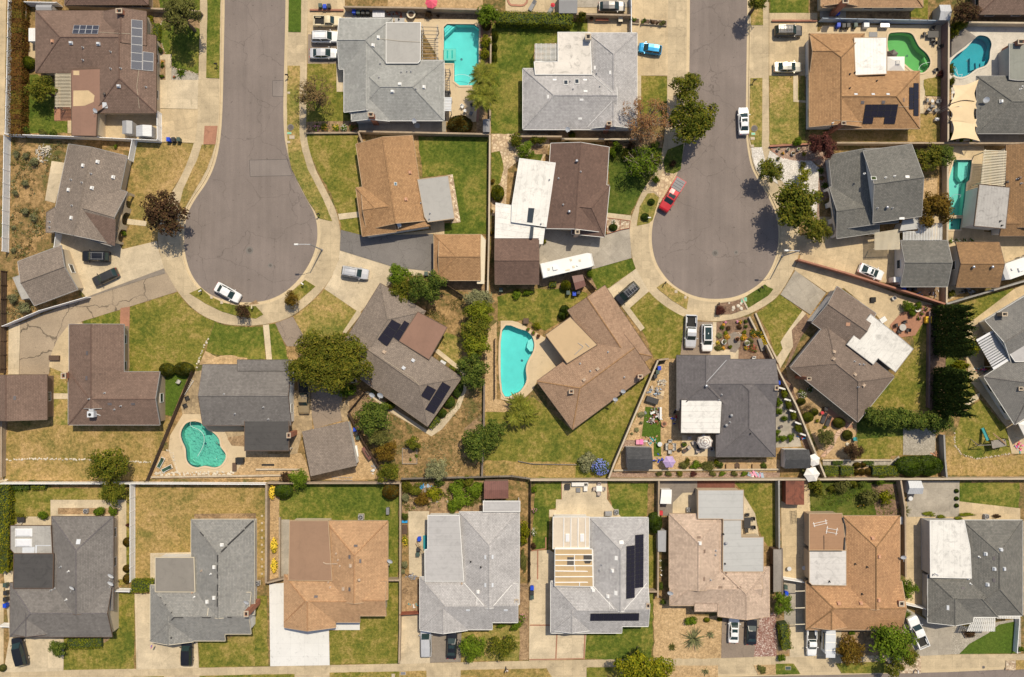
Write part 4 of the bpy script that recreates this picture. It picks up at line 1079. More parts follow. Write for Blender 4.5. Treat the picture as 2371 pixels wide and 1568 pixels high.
_u('sh_slate',(.205,.195,.174),(.125,.124,.114),k=0.99);_u('sh_dark',(.235,.215,.2),(.155,.142,.132),k=0.98);_u('sh_grey',(.27,.256,.238),(.205,.2,.19),k=0.83);_u('sh_moss',(.275,.265,.245),(.19,.19,.183),k=1.17);_u('sh_black',(.085,.085,.088),(.05,.05,.053),k=0.98)
for n,c in(('trim_white',(.78,.77,.74)),('trim_cream',(.66,.58,.43)),('trim_brown',(.12,.075,.05)),('trim_dark',(.07,.06,.055)),('trim_grey',(.36,.35,.34)),('trim_tan',(.45,.32,.2)),('trim_red',(.22,.06,.04))):_B(n,c,.6,.08)
for n,c in(('st_white',(.74,.72,.68)),('st_cream',(.6,.5,.36)),('st_tan',(.46,.35,.24)),('st_grey',(.45,.43,.41)),('st_brown',(.26,.18,.13)),('st_pink',(.55,.42,.33)),('st_blue',(.5,.52,.54))):_B(n,c,.9,.1)
gloss('win_glass',(.03,.04,.05),.08);gloss('car_glass',(.022,.042,.043),.06,0,.0,.5);gloss('sky_glass',(.10,.17,.22),.1);gloss('acrylic',(.72,.72,.74),.25)
gloss('metal_white',(.78,.77,.75),.45);gloss('metal_grey',(.33,.33,.34),.5);gloss('metal_bare',(.55,.55,.57),.32,.7);gloss('metal_pale',(.6,.62,.65),.4);gloss('lamp_glass',(.8,.82,.85),.1);gloss('lamp_red',(.4,.015,.012),.2)
_B('vent_salmon',(.58,.32,.2),.8);_B('vent_tan',(.5,.38,.28),.8);_B('vent_brown',(.22,.15,.11),.8);_B('vent_dark',(.13,.115,.12),.7)
_B('soot',(.025,.024,.023),.9);_B('tyre',(.018,.018,.018),.85);_B('conc_cap',(.52,.43,.32),.9);_B('collar',(.2,.18,.16),.9);_B('iron',(.11,.095,.085),.7);_B('conduit',(.5,.43,.32),.6)
slab('brick_red',(.36,.15,.09),.24,.09,1.5,.012);slab('brick_pale',(.52,.4,.3),.24,.09,1.2,.012);slab('block_tan',(.43,.33,.23),.4,.2,.8,.012,off=.5);slab('block_cream',(.58,.48,.35),.4,.2,.85,.012,off=.5);slab('block_grey',(.36,.34,.31),.4,.2,.8,.012,off=.5);slab('block_dark',(.22,.18,.15),.4,.2,.8,.012,off=.5);slab('block_mauve',(.23,.15,.14),.4,.2,.85,.012,off=.5);slab('block_red',(.38,.17,.11),.24,.09,1.3,.012)
gloss('vinyl',(.88,.88,.88),.5)
_B('wood_dark',(.12,.075,.05),.9,.3);_B('wood_grey',(.26,.23,.2),.9,.3);_B('wood_red',(.28,.09,.05),.85,.2);_B('wood_tan',(.45,.29,.15),.85,.2);_B('bark',(.14,.1,.07),.95,.3);_B('bark_pale',(.44,.36,.28),.9,.3)
_B('soil_dark',(.12,.075,.05),.95,.3);_B('rock_pale',(.62,.55,.44),.9,.2,fine=4);_B('rock_grey',(.4,.37,.33),.9,.2,fine=4)
seam('roof_white',(.73,.705,.66),.95,.78,0,.16,.34,.5);seam('roof_whitemetal',(.7,.68,.65),.55,.74,0,.15,.4,.4);seam('roof_whitesheet',(.76,.735,.69),.95,.62,1,.1,.3,.4);seam('roof_lime',(.66,.61,.55),60,1,0,.16,.5,.6)
seam('roof_flatgrey',(.4,.385,.36),.95,.93,0,.06,.12,.8);seam('roof_bluegrey',(.46,.455,.44),1.1,.74,1,.06,.12,.7);seam('roof_palegrey',(.45,.435,.43),1.,.8,1,.1,.18,.8);seam('roof_patchgrey',(.42,.4,.37),1.2,.7,0,.18,.35,.8);seam('roof_brownflat',(.27,.155,.11),2.4,.9,0,.1,.12,.85)
seam('roof_tanflat',(.36,.21,.12),.95,.85,1,.1,.12,.9);seam('roof_ochre',(.52,.37,.2),1.4,.9,0,.1,.1,.9);seam('roof_cream',(.66,.56,.44),1.3,.92,0,.1,.14,.9);seam('roof_black',(.075,.07,.067),1.,.7,1,.18,.4,.7);seam('roof_mocha',(.25,.228,.2),1.,.93,0,.08,.15,.85);seam('roof_metalgrey',(.4,.38,.36),.5,.75,0,.16,.45,.5);seam('roof_tin',(.55,.56,.58),.28,.7,0,.1,.2,.35);seam('roof_redtin',(.2,.085,.065),.35,.7,0,.2,.3,.5);seam('roof_rusty',(.24,.075,.04),.3,.8,1,.4,.6,.7);seam('roof_patchwhite',(.62,.59,.56),1.,.72,1,.14,.3,.8);seam('roof_greygreen',(.25,.255,.22),.6,.86,0,.08,.15,.8);seam('roof_brownsheet',(.31,.19,.12),1.,.94,0,.08,.1,.85);seam('roof_yellow',(.53,.38,.22),3.,.95,0,.06,.08,.85)
_B('patch_sand',(.58,.43,.25),.9,.15);_B('seal_white',(.8,.78,.74),.7,.06);_B('tar',(.05,.048,.047),.8,.2);_B('stain_black',(.09,.08,.07),.9,.4)
panel('cells_black',(.018,.016,.026),(.03,.028,.04));panel('cells_blue',(.075,.085,.13),(.2,.2,.2),.16,.018,.45,.06);panel('cells_navy',(.02,.025,.045),(.12,.12,.14),.16,.014);_B('frame_black',(.02,.02,.023),.5);_B('frame_silver',(.5,.5,.52),.4)
grass('lawn_green',((.062,.1,.012),(.125,.15,.022),(.25,.215,.05)));grass('lawn_bright',((.09,.14,.014),(.14,.185,.02),(.2,.21,.03)));grass('lawn_mid',((.1,.125,.018),(.2,.185,.034),(.34,.25,.08)));grass('lawn_dry',((.19,.165,.045),(.34,.238,.082),(.45,.3,.13)));grass('lawn_worn',((.14,.16,.03),(.27,.225,.06),(.44,.30,.12)))
grass('lawn_dark',((.05,.085,.012),(.09,.12,.018),(.15,.15,.035)));grass('turf',((.07,.12,.015),(.082,.132,.017),(.095,.14,.02)));grass('weeds',((.115,.115,.035),(.255,.168,.07),(.42,.27,.125)),patch=.3)
grass('soil',((.2,.135,.08),(.32,.215,.12),(.42,.285,.165)));grass('sand',((.4,.27,.14),(.48,.33,.175),(.55,.385,.215)));grass('soil_brown',((.16,.1,.07),(.24,.155,.105),(.31,.205,.135)));_B('mulch',(.17,.065,.045),.95,.35)
slab('conc',(.60,.465,.285),1.9,1.9,.72,.018);slab('conc_pale',(.64,.525,.36),2.6,2.6,.75,.018);slab('conc_white',(.70,.69,.67),2.4,2.3,.82,.018,.06);slab('conc_grey',(.42,.37,.30),2.0,2.0,.72,.02);slab('conc_kerb',(.60,.475,.30),30,30,.8,.02,.12);slab('conc_walk',(.56,.445,.285),1.5,1.5,.7,.018)
slab('deck',(.60,.47,.30),3.5,3.5,.9,.016,.1);slab('deck_white',(.62,.565,.48),40,40,.9,.016,.22);slab('pave_grey',(.28,.235,.19),.5,.25,.6,.012,.2,off=.5);slab('brick_pave',(.42,.205,.125),.32,.16,.8,.014,.2,off=.5);slab('flag_tiles',(.52,.385,.225),.62,.62,.6,.02,.55)
stones('flag',((.36,.27,.17),(.5,.38,.24),(.6,.47,.3)),1.1,(.3,.2,.12));stones('flag_pink',((.5,.3,.2),(.55,.36,.25),(.6,.42,.3)),.9,(.3,.2,.13));stones('cobble',((.52,.4,.25),(.6,.47,.3),(.66,.53,.36)),1.7,(.42,.3,.19),.14)
stones('grav_white',((.5,.46,.41),(.64,.6,.55),(.76,.72,.67)),6,(.4,.36,.31));stones('grav_grey',((.28,.25,.2),(.38,.34,.28),(.5,.45,.37)),7,(.22,.19,.15));stones('grav_red',((.2,.08,.06),(.33,.2,.16),(.62,.53,.46)),6,(.2,.1,.08));stones('grav_mix',((.3,.2,.14),(.5,.38,.25),(.7,.6,.46)),3.5,(.3,.22,.14));stones('grav_brown',((.24,.15,.11),(.34,.23,.17),(.46,.34,.26)),6,(.22,.14,.1))
asphalt('asphalt',(.205,.168,.148));asphalt('asph_patch',(.225,.19,.17));asphalt('olda',(.34,.265,.185),.4,.14,.014,False,.2);asphalt('asph_dark',(.175,.16,.15),.7,.3,.012,False,.22);asphalt('asph_brown',(.255,.2,.155),.6,.22,.012,False,.2)
slab('wood_deck',(.26,.22,.185),40,.14,.5,.014,.2)
water('pool_water',(.62,.94,.95));water('pool_water_green',(.58,.84,.58),.08);water('pool_water_ripple',(.6,.93,.9),.9,2.2)
plaster('plaster_aqua',(.26,.68,.66));plaster('plaster_green',(.33,.56,.33));plaster('plaster_blue',(.06,.36,.44));plaster('plaster_teal',(.3,.56,.48));plaster('plaster_sea',(.36,.62,.54));plaster('plaster_step',(.5,.75,.72));_B('tile_line',(.08,.16,.2),.4);_B('coping',(.63,.49,.33),.85,.08);_B('coping_brick',(.42,.2,.13),.85,.15);_B('coping_pale',(.6,.55,.47),.85,.1)
_t('leaf_oak',((.049,.073,.007),(.093,.112,.010),(.142,.146,.014),(.207,.175,.019)));_t('leaf_gold',((.05,.065,.007),(.095,.11,.01),(.145,.14,.014),(.2,.165,.02)));_t('leaf_deep',((.036,.064,.009),(.065,.099,.014),(.106,.140,.020),(.171,.191,.032)))
_t('leaf_lime',((.081,.112,.005),(.152,.168,.007),(.224,.216,.010),(.305,.264,.015)));_t('leaf_fresh',((.057,.101,.007),(.113,.172,.011),(.170,.223,.016)));_t('leaf_olive',((.078,.085,.022),(.123,.125,.031),(.179,.170,.043)));_t('leaf_purple',((.048,.016,.015),(.096,.031,.026),(.164,.058,.039)));_t('leaf_bronze',((.04,.02,.012),(.07,.036,.018),(.11,.058,.028),(.085,.07,.025)))
_t('leaf_dry',((.104,.083,.033),(.197,.133,.056),(.290,.177,.080),(.151,.144,.037)));_t('leaf_rusty',((.218,.091,.039),(.341,.156,.072),(.410,.234,.099),(.191,.130,.044)));_t('leaf_hedge',((.092,.128,.009),(.160,.184,.012),(.228,.224,.018)));_t('leaf_hedgedark',((.046,.086,.007),(.078,.125,.011),(.125,.167,.015)));_t('leaf_cypress',((.028,.050,.010),(.048,.075,.014),(.084,.110,.019)),.08)
_t('leaf_redhedge',((.077,.037,.011),(.131,.058,.015),(.174,.094,.018),(.109,.104,.015)));_t('leaf_palm',((.087,.111,.013),(.160,.176,.020),(.277,.247,.036)));_t('leaf_agave',((.137,.160,.072),(.210,.220,.102),(.315,.290,.136)));_t('leaf_sage',((.151,.162,.076),(.239,.240,.117),(.315,.300,.153)));_t('leaf_yellow',((.399,.270,.010),(.651,.430,.014),(.788,.520,.025),(.210,.200,.017)));_t('leaf_copper',((.081,.048,.007),(.148,.084,.011),(.188,.132,.015)))
_B('leaf_core',(.04,.06,.014),.95)
for n,c in(('bl_blue',(.22,.28,.72)),('bl_white',(.8,.76,.7)),('bl_pink',(.7,.25,.42)),('bl_orange',(.8,.36,.03)),('bl_red',(.5,.07,.06)),('bl_yellow',(.85,.6,.04))):_B(n,c,.7,.15)
for n,c,me in(('car_white',(.8,.8,.8),0),('car_silver',(.6,.6,.61),.3),('car_black',(.012,.012,.014),0),('car_graphite',(.055,.052,.05),.3),('car_blue',(.0,.28,.58),.2),('car_red',(.5,.012,.02),.1),('car_cream',(.68,.58,.38),0),('car_gold',(.36,.27,.15),.3),('car_champagne',(.45,.43,.37),.5),('car_darkgrey',(.07,.068,.07),.3)):gloss(n,c,.28,me,.6)
for n,c in(('bin_blue',(.006,.06,.55)),('bin_black',(.03,.03,.032)),('bin_green',(.055,.09,.075)),('pl_teal',(.02,.28,.3)),('pl_pink',(.8,.2,.45)),('pl_yellow',(.75,.45,.02)),('pl_blue',(.02,.3,.65)),('pl_white',(.75,.74,.72)),('pl_red',(.55,.03,.04)),('terracotta',(.45,.22,.12)),('pot_white',(.7,.68,.62)),('pot_dark',(.09,.07,.06)),('wicker_dark',(.035,.032,.032)),('fab_grey',(.45,.43,.4)),('fab_lilac',(.46,.33,.56)),('fab_rose',(.75,.1,.16)),('fab_sail',(.72,.54,.31)),('fab_white',(.8,.76,.7)),('fab_taupe',(.42,.36,.33)),('fab_green',(.03,.08,.05)),('cush_white',(.78,.75,.7)),('chrome',(.6,.6,.6)),('steel_blue',(.34,.42,.52)),('pl_grey',(.2,.2,.21)),('pl_lime',(.22,.33,.05)),('util_green',(.16,.5,.32)),('hose_white',(.75,.8,.78)),('rug_pink',(.72,.3,.42))):_B(n,c,.55,.1)
_B('skin',(.42,.25,.17),.6,.05);_B('cloth_white',(.7,.68,.67),.9,.08);_B('cloth_dark',(.035,.03,.035),.9,.1);_B('hair',(.03,.018,.012),.8,.1)
EL=60.;SD=Vector((-.46,-.89,0)).normalized()
w=bpy.data.worlds.new('World');SC.world=w;w.use_nodes=True;t=w.node_tree
sk=t.nodes.new('ShaderNodeTexSky');sk.sky_type='NISHITA';sk.sun_disc=False;sk.sun_elevation=math.radians(EL);sk.sun_rotation=math.atan2(-SD.x,-SD.y);sk.dust_density=2.;sk.air_density=1.
t.links.new(sk.outputs[0],t.nodes['Background'].inputs[0]);t.nodes['Background'].inputs[1].default_value=.1
sd=bpy.data.lights.new('sun','SUN');sd.energy=3.95;sd.angle=math.radians(.5);sd.color=(1.,.895,.70);so=bpy.data.objects.new('sun',sd);COL.objects.link(so)
so.rotation_euler=Vector((SD.x*math.cos(math.radians(EL)),SD.y*math.cos(math.radians(EL)),-math.sin(math.radians(EL)))).to_track_quat('-Z','Y').to_euler();so.location=(0,0,60)
cd=bpy.data.cameras.new('camera');co=bpy.data.objects.new('camera',cd);COL.objects.link(co);co.location=(0,0,H);cd.sensor_width=36.;cd.lens=36.*H/(2371*S);cd.clip_end=2000.;cd.clip_start=1.
SC.camera=co
v=SC.view_settings;v.view_transform='Standard';v.look='None';v.exposure=0.;v.gamma=1.;v.use_curve_mapping=False
SC.cycles.max_bounces=6;SC.cycles.transparent_max_bounces=8;SC.cycles.use_denoising=True
T(0,1)
POOL_A=pool([(1740,255),(1770,226),(2020,228),(2065,265),(2062,740),(2032,792),(1885,794),(1836,755),(1836,590),(1740,588)],'straight-sided turquoise pool with cut corners and a raised corner spa beside the blue-grey roof',0,'plaster_aqua',smooth=False,steps=[([(1745,262),(1772,232),(1850,232),(1745,335)],-.35),([(1745,262),(1772,232),(1825,232),(1745,310)],-.2),([(1742,262),(1772,230),(1800,232),(1742,288)],-.1)])
T(0,3)
POOL_B=pool([(1112,330),(1170,305),(1290,305),(1338,328),(1365,380),(1400,440),(1462,495),(1498,560),(1490,620),(1450,665),(1405,676),(1330,650),(1270,600),(1190,530),(1112,470)],'kidney pool of green algae-tinted water beside the white patio roof',0,'plaster_green',wmat='pool_water_green',steps=[([(1455,520),(1480,560),(1488,600),(1470,590),(1450,540)],-.3)])
POOL_C=pool([(1925,345),(1985,333),(2040,355),(2065,410),(2052,480),(2045,550),(2012,608),(1930,640),(1860,690),(1800,715),(1740,710),(1695,665),(1682,590),(1740,515),(1830,450)],'dark blue kidney pool with a curved step ledge beside the sail shades',0,'plaster_blue',coping='coping_pale',steps=[([(1900,520),(1945,555),(2005,560),(1985,612),(1900,640)],-.9),([(1940,570),(2010,560),(2008,606),(1945,630)],-.55),([(1975,580),(2020,560),(2008,604),(1975,618)],-.25)])
T(1,3)
POOL_D=pool([(1720,-85),(1885,-85),(1862,100),(1835,125),(1803,428),(1674,428),(1670,100)],'long pale turquoise lap pool with a rounded inner ledge behind the brown roof',0,'plaster_sea',smooth=False,steps=[([(1775,-80),(1872,-80),(1858,70),(1800,110),(1770,60)],-.45)])
POOL_D2=pool([(1674,456),(1790,456),(1776,560),(1670,560)],'small square spa pool at the foot of the long lap pool',0,'plaster_sea',depth=.9,smooth=False,steps=[([(1678,460),(1700,460),(1696,556),(1674,556)],-.3)])
T(2,0)
POOL_E=pool([(1678,890),(1692,835),(1730,785),(1785,767),(1850,775),(1890,805),(1930,850),(1980,872),(2030,930),(2045,1000),(2088,1060),(2090,1110),(2050,1170),(1990,1192),(1900,1178),(1830,1192),(1770,1172),(1732,1120),(1722,1020),(1692,950)],'rippling teal peanut-shaped pool with a hose across it beside the dark patio cover',0,'plaster_teal',wmat='pool_water_ripple',steps=[([(1850,782),(1888,806),(1926,848),(1900,850),(1860,815)],-.3),([(1735,1125),(1830,1180),(1772,1170)],-.2),([(1945,865),(1978,876),(2026,932),(2040,995),(1985,960)],-.5)])
T(2,2)
POOL_F=pool([(-90,-80),(80,-85),(170,-40),(205,40),(195,120),(150,200),(128,280),(135,380),(100,455),(40,505),(-90,495)],'bright aqua pool with a curved side and round corner spa beside the rotated tan house',0,'plaster_aqua',steps=[([(200,-10),(203,40),(192,118),(165,120),(135,80),(150,20)],-.3)],plast2='plaster_step')
T(0,1)
POOL_G=pool([(2330,-200),(2500,-200),(2500,20),(2400,42),(2345,12)],'sliver of teal pool with brick edging cut by the top of the picture',0,'plaster_teal',coping='coping_brick')
R1=[(520,-260),(520,0),(518,100),(515,250),(511,312),(503,360),(492,395),(475,428),(455,455),(436,487),(427,520),(425,555),(428,592),(440,632),(462,665),(495,688),(535,698),(575,701),(615,697),(650,683),(682,658),(708,625),(725,592),(735,555),(734,520),(727,492),(708,459),(690,425),(675,392),(664,350),(657,312),(655,250),(658,125),(661,0),(661,-260)]
R2=[(1598,-260),(1598,0),(1597,160),(1594,250),(1588,320),(1578,380),(1555,430),(1530,472),(1514,505),(1509,540),(1510,570),(1517,602),(1530,627),(1552,655),(1585,677),(1622,690),(1660,693),(1700,689),(1738,673),(1770,648),(1790,615),(1802,575),(1804,535),(1798,497),(1783,462),(1765,430),(1748,405),(1737,378),(1729,330),(1727,295),(1729,150),(1731,0),(1731,-260)]
R3=[(-900,1612),(900,1590),(1780,1566),(1960,1563),(2200,1557),(2371,1549),(3200,1510),(3200,1800),(-900,1800)]
def smooth(p,it=2):
 for _ in range(it):
  o=[p[0]]
  for a,b in zip(p[:-1],p[1:]):o+=[((a[0]*3+b[0])/4,(a[1]*3+b[1])/4),((a[0]+b[0]*3)/4,(a[1]+b[1]*3)/4)]
  o.append(p[-1]);p=o
 return p
def offs(p,d):
 o=[];n=len(p)
 for i in range(n):
  a,b,c=Vector(p[max(0,i-1)]),Vector(p[i]),Vector(p[min(n-1,i+1)]);u=(c-a).normalized();o.append((b.x+u.y*d,b.y-u.x*d))
 return o
def W2(p):return[(q.x,q.y)for q in(Dp(*a)for a in p)]
ROADS=[]
for nm,pts in(('R1',R1),('R2',R2),('R3',None)):
 if pts:wp=W2(smooth(pts,2))
 else:wp=W2(R3[:7])
 sg=1 if pts else-1
 e0,e1,e2=offs(wp,.0),offs(wp,sg*.42),offs(wp,sg*.58)
 full=e2 if pts else e2+W2([(3200,1800),(-900,1800)])
 ROADS.append(full)
 mb=MB();q=wp if pts else wp+W2([(3200,1800),(-900,1800)])
 mb.mesh([(p[0],p[1],-.13)for p in q],tess(q));tag(mb.build('road','asphalt'),kind='structure')
 gb=MB()
 for i in range(len(wp)-1):
  a,b,c,d,e,f=e0[i],e0[i+1],e1[i+1],e1[i],e2[i],e2[i+1];z=lambda p,h:(p[0],p[1],h)
  gb.face(up([z(a,-.135),z(b,-.135),z(c,-.115),z(d,-.115)]));gb.face([z(d,-.115),z(c,-.115),z(c,.03),z(d,.03)]);gb.face(up([z(d,.03),z(c,.03),z(f,.03),z(e,.03)]))
  gb.face([z(e,.03),z(f,.03),z(f,-.2),z(e,-.2)])
 tag(gb.build('kerb','conc_kerb'),kind='structure')
big=[(-900,-900),(900,-900),(900,900),(-900,900)]
mb=MB();hs=[r for r in ROADS]+POOLS;mb.mesh([(p[0],p[1],0)for p in big]+[(p[0],p[1],0)for h in hs for p in h],tess(big,hs));tag(mb.build('ground','weeds'),kind='structure')
for pts in([(577,371),(664,369),(676,406),(579,408)],[(631,187),(655,186),(655,223),(631,222)]):
 for k,m_,z in((1.6,'tar',-.127),(0,'asph_patch',-.123)):
  cx=sum(p[0]for p in pts)/4;cy=sum(p[1]for p in pts)/4;q=W2([(x+(k if x>cx else-k)*.5,y+(k if y>cy else-k)*.5)for x,y in pts]);mb=MB();mb.mesh([(p[0],p[1],z)for p in q],tess(q));tag(mb.build('road_patch',m_),kind='structure')
P1=[(464,-260),(464,0),(460,185),(456,290),(450,332),(428,392),(405,435),(388,460),(374,500),(366,535),(365,560),(377,617),(390,642),(410,674),(440,710),(475,735),(515,750),(550,754),(592,754),(638,747),(678,732),(718,702),(748,670),(768,642),(785,600),(789,567),(788,532),(784,510),(778,487),(765,460),(743,417),(730,392),(713,337),(709,300),(710,225),(711,125),(713,0),(713,-260)]
P2=[(1546,-260),(1546,0),(1545,175),(1543,262),(1535,350),(1518,400),(1493,432),(1478,462),(1460,507),(1457,532),(1463,597),(1472,622),(1485,650),(1502,675),(1518,692),(1548,715),(1585,735),(1620,742),(1658,745),(1698,740),(1735,728),(1778,705),(1806,682),(1838,627),(1850,590),(1853,567),(1850,520),(1835,480),(1815,440),(1797,400),(1785,370),(1780,330),(1780,0),(1780,-260)]
for pv,rd in((P1,ROADS[0]),(P2,ROADS[1])):
 q=W2(smooth(pv,2))+rd[::-1];mb=MB();mb.mesh([(p[0],p[1],.03)for p in q],tess(q));tag(mb.build('pavement','conc_walk'),kind='structure')
q=W2([(-200,1557),(0,1554),(592,1544),(1185,1531),(1778,1520),(2371,1514),(2700,1508)])+[p for p in reversed(ROADS[2][:7])]
mb=MB();mb.mesh([(p[0],p[1],.03)for p in q],tess(q));tag(mb.build('pavement','conc_walk'),kind='structure')
T(0,0)
G('conc',[(-80,-80),(60,-80),(40,1250),(-80,1250)])
L('lawn_green',[(250,690),(345,690),(510,760),(510,1120),(630,1120),(625,1235),(240,1235)])
G('brick_pave',[(505,990),(662,990),(662,1118),(505,1118)],3);G('conc',[(628,1105),(662,1105),(662,1235),(628,1235)],2)
G('conc',[(960,1035),(1460,1035),(1470,1300),(955,1275)],2);G('conc',[(262,260),(335,260),(335,540),(262,540)],2)
L('soil',[(1340,110),(1850,100),(1850,300),(1480,300),(1475,370),(1530,500),(1430,500),(1430,370),(1340,370)],.1)
L('lawn_green',[(1475,-80),(1855,-80),(1850,95),(1480,85)]);L('lawn_green',[(1500,195),(1640,215),(1850,265),(1840,692),(1790,668),(1700,645),(1640,640),(1590,610),(1590,510),(1532,500),(1480,370),(1475,270)],lev=2)
G('conc_pale',[(1475,506),(1590,506),(1590,742),(1535,742),(1535,555),(1475,555)],3);G('grav_grey',[(1590,620),(1640,650),(1700,653),(1790,676),(1840,700),(1840,742),(1590,742)],2);G('soil',[(1470,555),(1535,555),(1535,742),(1470,742)],2)
G('conc_pale',[(1465,742),(1840,742),(1833,1012),(1465,1005)],2);G('conc',[(1470,1010),(1835,1014),(1826,1160),(1806,1325),(1470,1312)],2,10)
L('lawn_green',[(1924,-80),(2044,-80),(2034,728),(1912,722)],.08,3);G('brick_pave',[(1897,1168),(2018,1168),(1998,1340),(1886,1338)],3)
L('lawn_dry',[(1872,1340),(1994,1340),(1965,1440),(1920,1568),(1850,1690),(1748,1865),(1690,1965),(1665,1890),(1700,1750),(1785,1568),(1840,1450)],.1,3)
L('lawn_dry',[(1240,1470),(1275,1322),(1800,1330),(1775,1430),(1712,1568),(1615,1730),(1550,1850),(1490,1990),(1455,2245),(1130,2305),(1195,2080),(1185,2020),(1190,1568)])
L('weeds',[(110,1280),(640,1310),(1200,1400),(1190,1568),(560,2200),(110,2900)],lev=0)
G('conc_pale',[(480,1492),(620,1512),(512,1882),(418,1858)],2)
T(1,0)
G('conc_pale',[(1180,458),(1360,482),(1355,527),(1178,510)],2)
G('conc_pale',[(560,590),(1080,640),(1135,742),(1455,664),(1475,760),(1520,918),(800,1184),(690,1060),(560,720)],2,20)
G('olda',[(800,1184),(1520,918),(1570,1000),(1642,1133),(1160,1286),(770,1406),(740,1422),(640,1470),(560,1568),(480,1700),(455,1900),(180,1900),(188,1568),(190,1425)],2);G('conc_pale',[(84,1450),(190,1425),(188,1568),(178,1900),(78,1900)],3)
G('pave_grey',[(800,1186),(1520,919),(1535,965),(1320,1025),(1000,1130),(820,1190)],3)
G('conc',[(640,1440),(760,1418),(770,1440),(645,1568),(645,1900),(580,1880),(455,1830),(480,1700),(540,1568)],3)
L('lawn_green',[(770,1406),(1112,1300),(1112,1445),(775,1450)]);G('brick_pave',[(1118,1286),(1205,1272),(1200,1480),(1112,1445)],2)
L('lawn_mid',[(1205,1275),(1640,1140),(1762,1282),(1900,1376),(1985,1402),(1932,1568),(1870,1740),(1815,1840),(1780,1870),(1195,1875),(1200,1500)])
L('lawn_mid',[(1755,1150),(1865,1100),(1940,1172),(2060,1234),(2200,1262),(2371,1270),(2440,1345),(2371,1383),(2200,1360),(2060,1320),(1900,1240)],.06,3)
L('lawn_green',[(1990,1408),(2060,1440),(2200,1460),(2371,1460),(2438,1460),(2462,1760),(2200,1760),(1905,1690),(1932,1568)]);L('sand',[(1870,1752),(1905,1680),(2010,1736),(2140,1720),(2290,1752),(2290,1810),(1850,1810)],.2,2)
L('soil',[(2440,1300),(2371,1210),(2300,1250)],.05,0)
T(0,1)
L('turf',[(305,-80),(423,-80),(417,300),(300,298)],.04,3)
L('lawn_worn',[(293,610),(410,612),(402,960),(405,1260),(430,1400),(480,1568),(590,1780),(660,1930),(705,2050),(578,2022),(545,1950),(470,1838),(380,1660),(332,1568),(302,1440),(290,1250),(288,900)],.06,3)
G('asph_brown',[(484,320),(772,320),(760,588),(480,587)],3);G('conc',[(480,-80),(822,-80),(830,600),(478,600)],2)
L('lawn_mid',[(478,592),(820,592),(820,860),(890,870),(890,1130),(465,1180),(470,900)],.05,2);G('conc_pale',[(745,592),(812,592),(812,852),(748,852)],3);L('soil',[(470,1130),(945,1120),(945,1225),(468,1225)],.08,3)
L('lawn_mid',[(470,1245),(955,1250),(940,1330),(960,1568),(1000,1740),(925,1745),(945,1970),(762,1980),(692,1790),(558,1568),(487,1380)])
T(1,1)
L('lawn_mid',[(775,465),(950,445),(1010,620),(985,610),(790,560)]);G('conc_pale',[(760,415),(950,393),(955,445),(772,468)],2)
T(0,1)
G('conc_grey',[(820,60),(1400,70),(1400,200),(790,200)],2)
G('deck',[(1230,180),(2080,180),(2062,800),(2040,1130),(1730,1130),(1700,560),(1500,225)],2,45,cuts=[POOL_A[1]]);G('brick_pave',[(2068,200),(2102,200),(2085,800),(2060,1130),(2038,1130),(2064,800)],3)
G('soil',[(2060,800),(2170,200),(2170,1240),(2040,1240)],1);G('soil',[(1380,80),(2080,130),(2080,185),(1380,200)],1)
G('conc_grey',[(940,1090),(1760,1090),(1760,1222),(955,1222)],2)
L('lawn_green',[(1500,1265),(2160,1262),(2140,1568),(2135,2172),(1640,2175),(1740,2070),(1892,2062),(1820,1615),(1545,1640)])
L('lawn_green',[(2180,215),(2371,205),(2930,200),(3070,215),(3070,300),(2795,305),(2790,400),(2580,410),(2575,640),(2480,650),(2480,1200),(2371,1240),(2175,1242)])
G('sand',[(1220,-80),(2100,-80),(2100,100),(1220,80)],1)
T(1,1)
G('grav_mix',[(1770,55),(1822,48),(1895,490),(1805,500),(1840,455)],2);G('conc',[(1600,470),(1745,485),(1745,608),(1630,600)],2);G('conc',[(1000,640),(1640,560),(1640,700),(1520,660)],2)
G('asph_dark',[(785,562),(1005,617),(1640,600),(1650,950),(1280,908),(778,752)],3)
G('conc_pale',[(775,752),(1285,908),(1640,948),(1640,985),(1400,985),(1240,1065),(960,1330),(632,1107),(700,1000),(765,840)],2,-20)
L('lawn_worn',[(632,1110),(937,1313),(812,1500),(700,1640),(480,1640),(345,1362),(500,1250)]);G('conc_pale',[(933,1310),(982,1332),(832,1522),(803,1510)],2)
G('asph_brown',[(180,1425),(342,1364),(440,1538),(430,1640),(290,1640),(245,1568)],2);L('lawn_green',[(120,1442),(176,1427),(245,1568),(300,1765),(150,1765),(133,1568)]);G('conc_pale',[(66,1442),(121,1437),(150,1768),(98,1768)],2)
L('lawn_mid',[(395,1222),(310,1150),(455,1024),(552,1086)],.05,3)
L('weeds',[(1560,1290),(1720,1140),(1940,1170),(2000,1260),(1960,1568),(1940,1700),(1700,1640),(1775,1460)]);G('soil',[(1640,1030),(2130,1030),(2130,1150),(1900,1130)],1)
T(0,2)
G('conc',[(700,160),(1108,150),(1108,310),(700,310)],2);G('conc',[(1110,-80),(1447,-80),(1442,702),(1150,702),(1110,310)],2);L('lawn_mid',[(1195,703),(1436,710),(1434,1100),(1300,1150),(1195,1120)],.06,2);G('conc_pale',[(1150,702),(1195,702),(1195,925),(1150,925)],3)
G('conc',[(-60,-80),(1108,-80),(1108,130),(-60,110)],1);G('conc_grey',[(600,-80),(1100,-80),(1100,70),(600,70)],3)
L('soil',[(100,1205),(1200,1205),(1400,1300),(1380,1380),(860,1380),(840,1300),(100,1290)],.1)
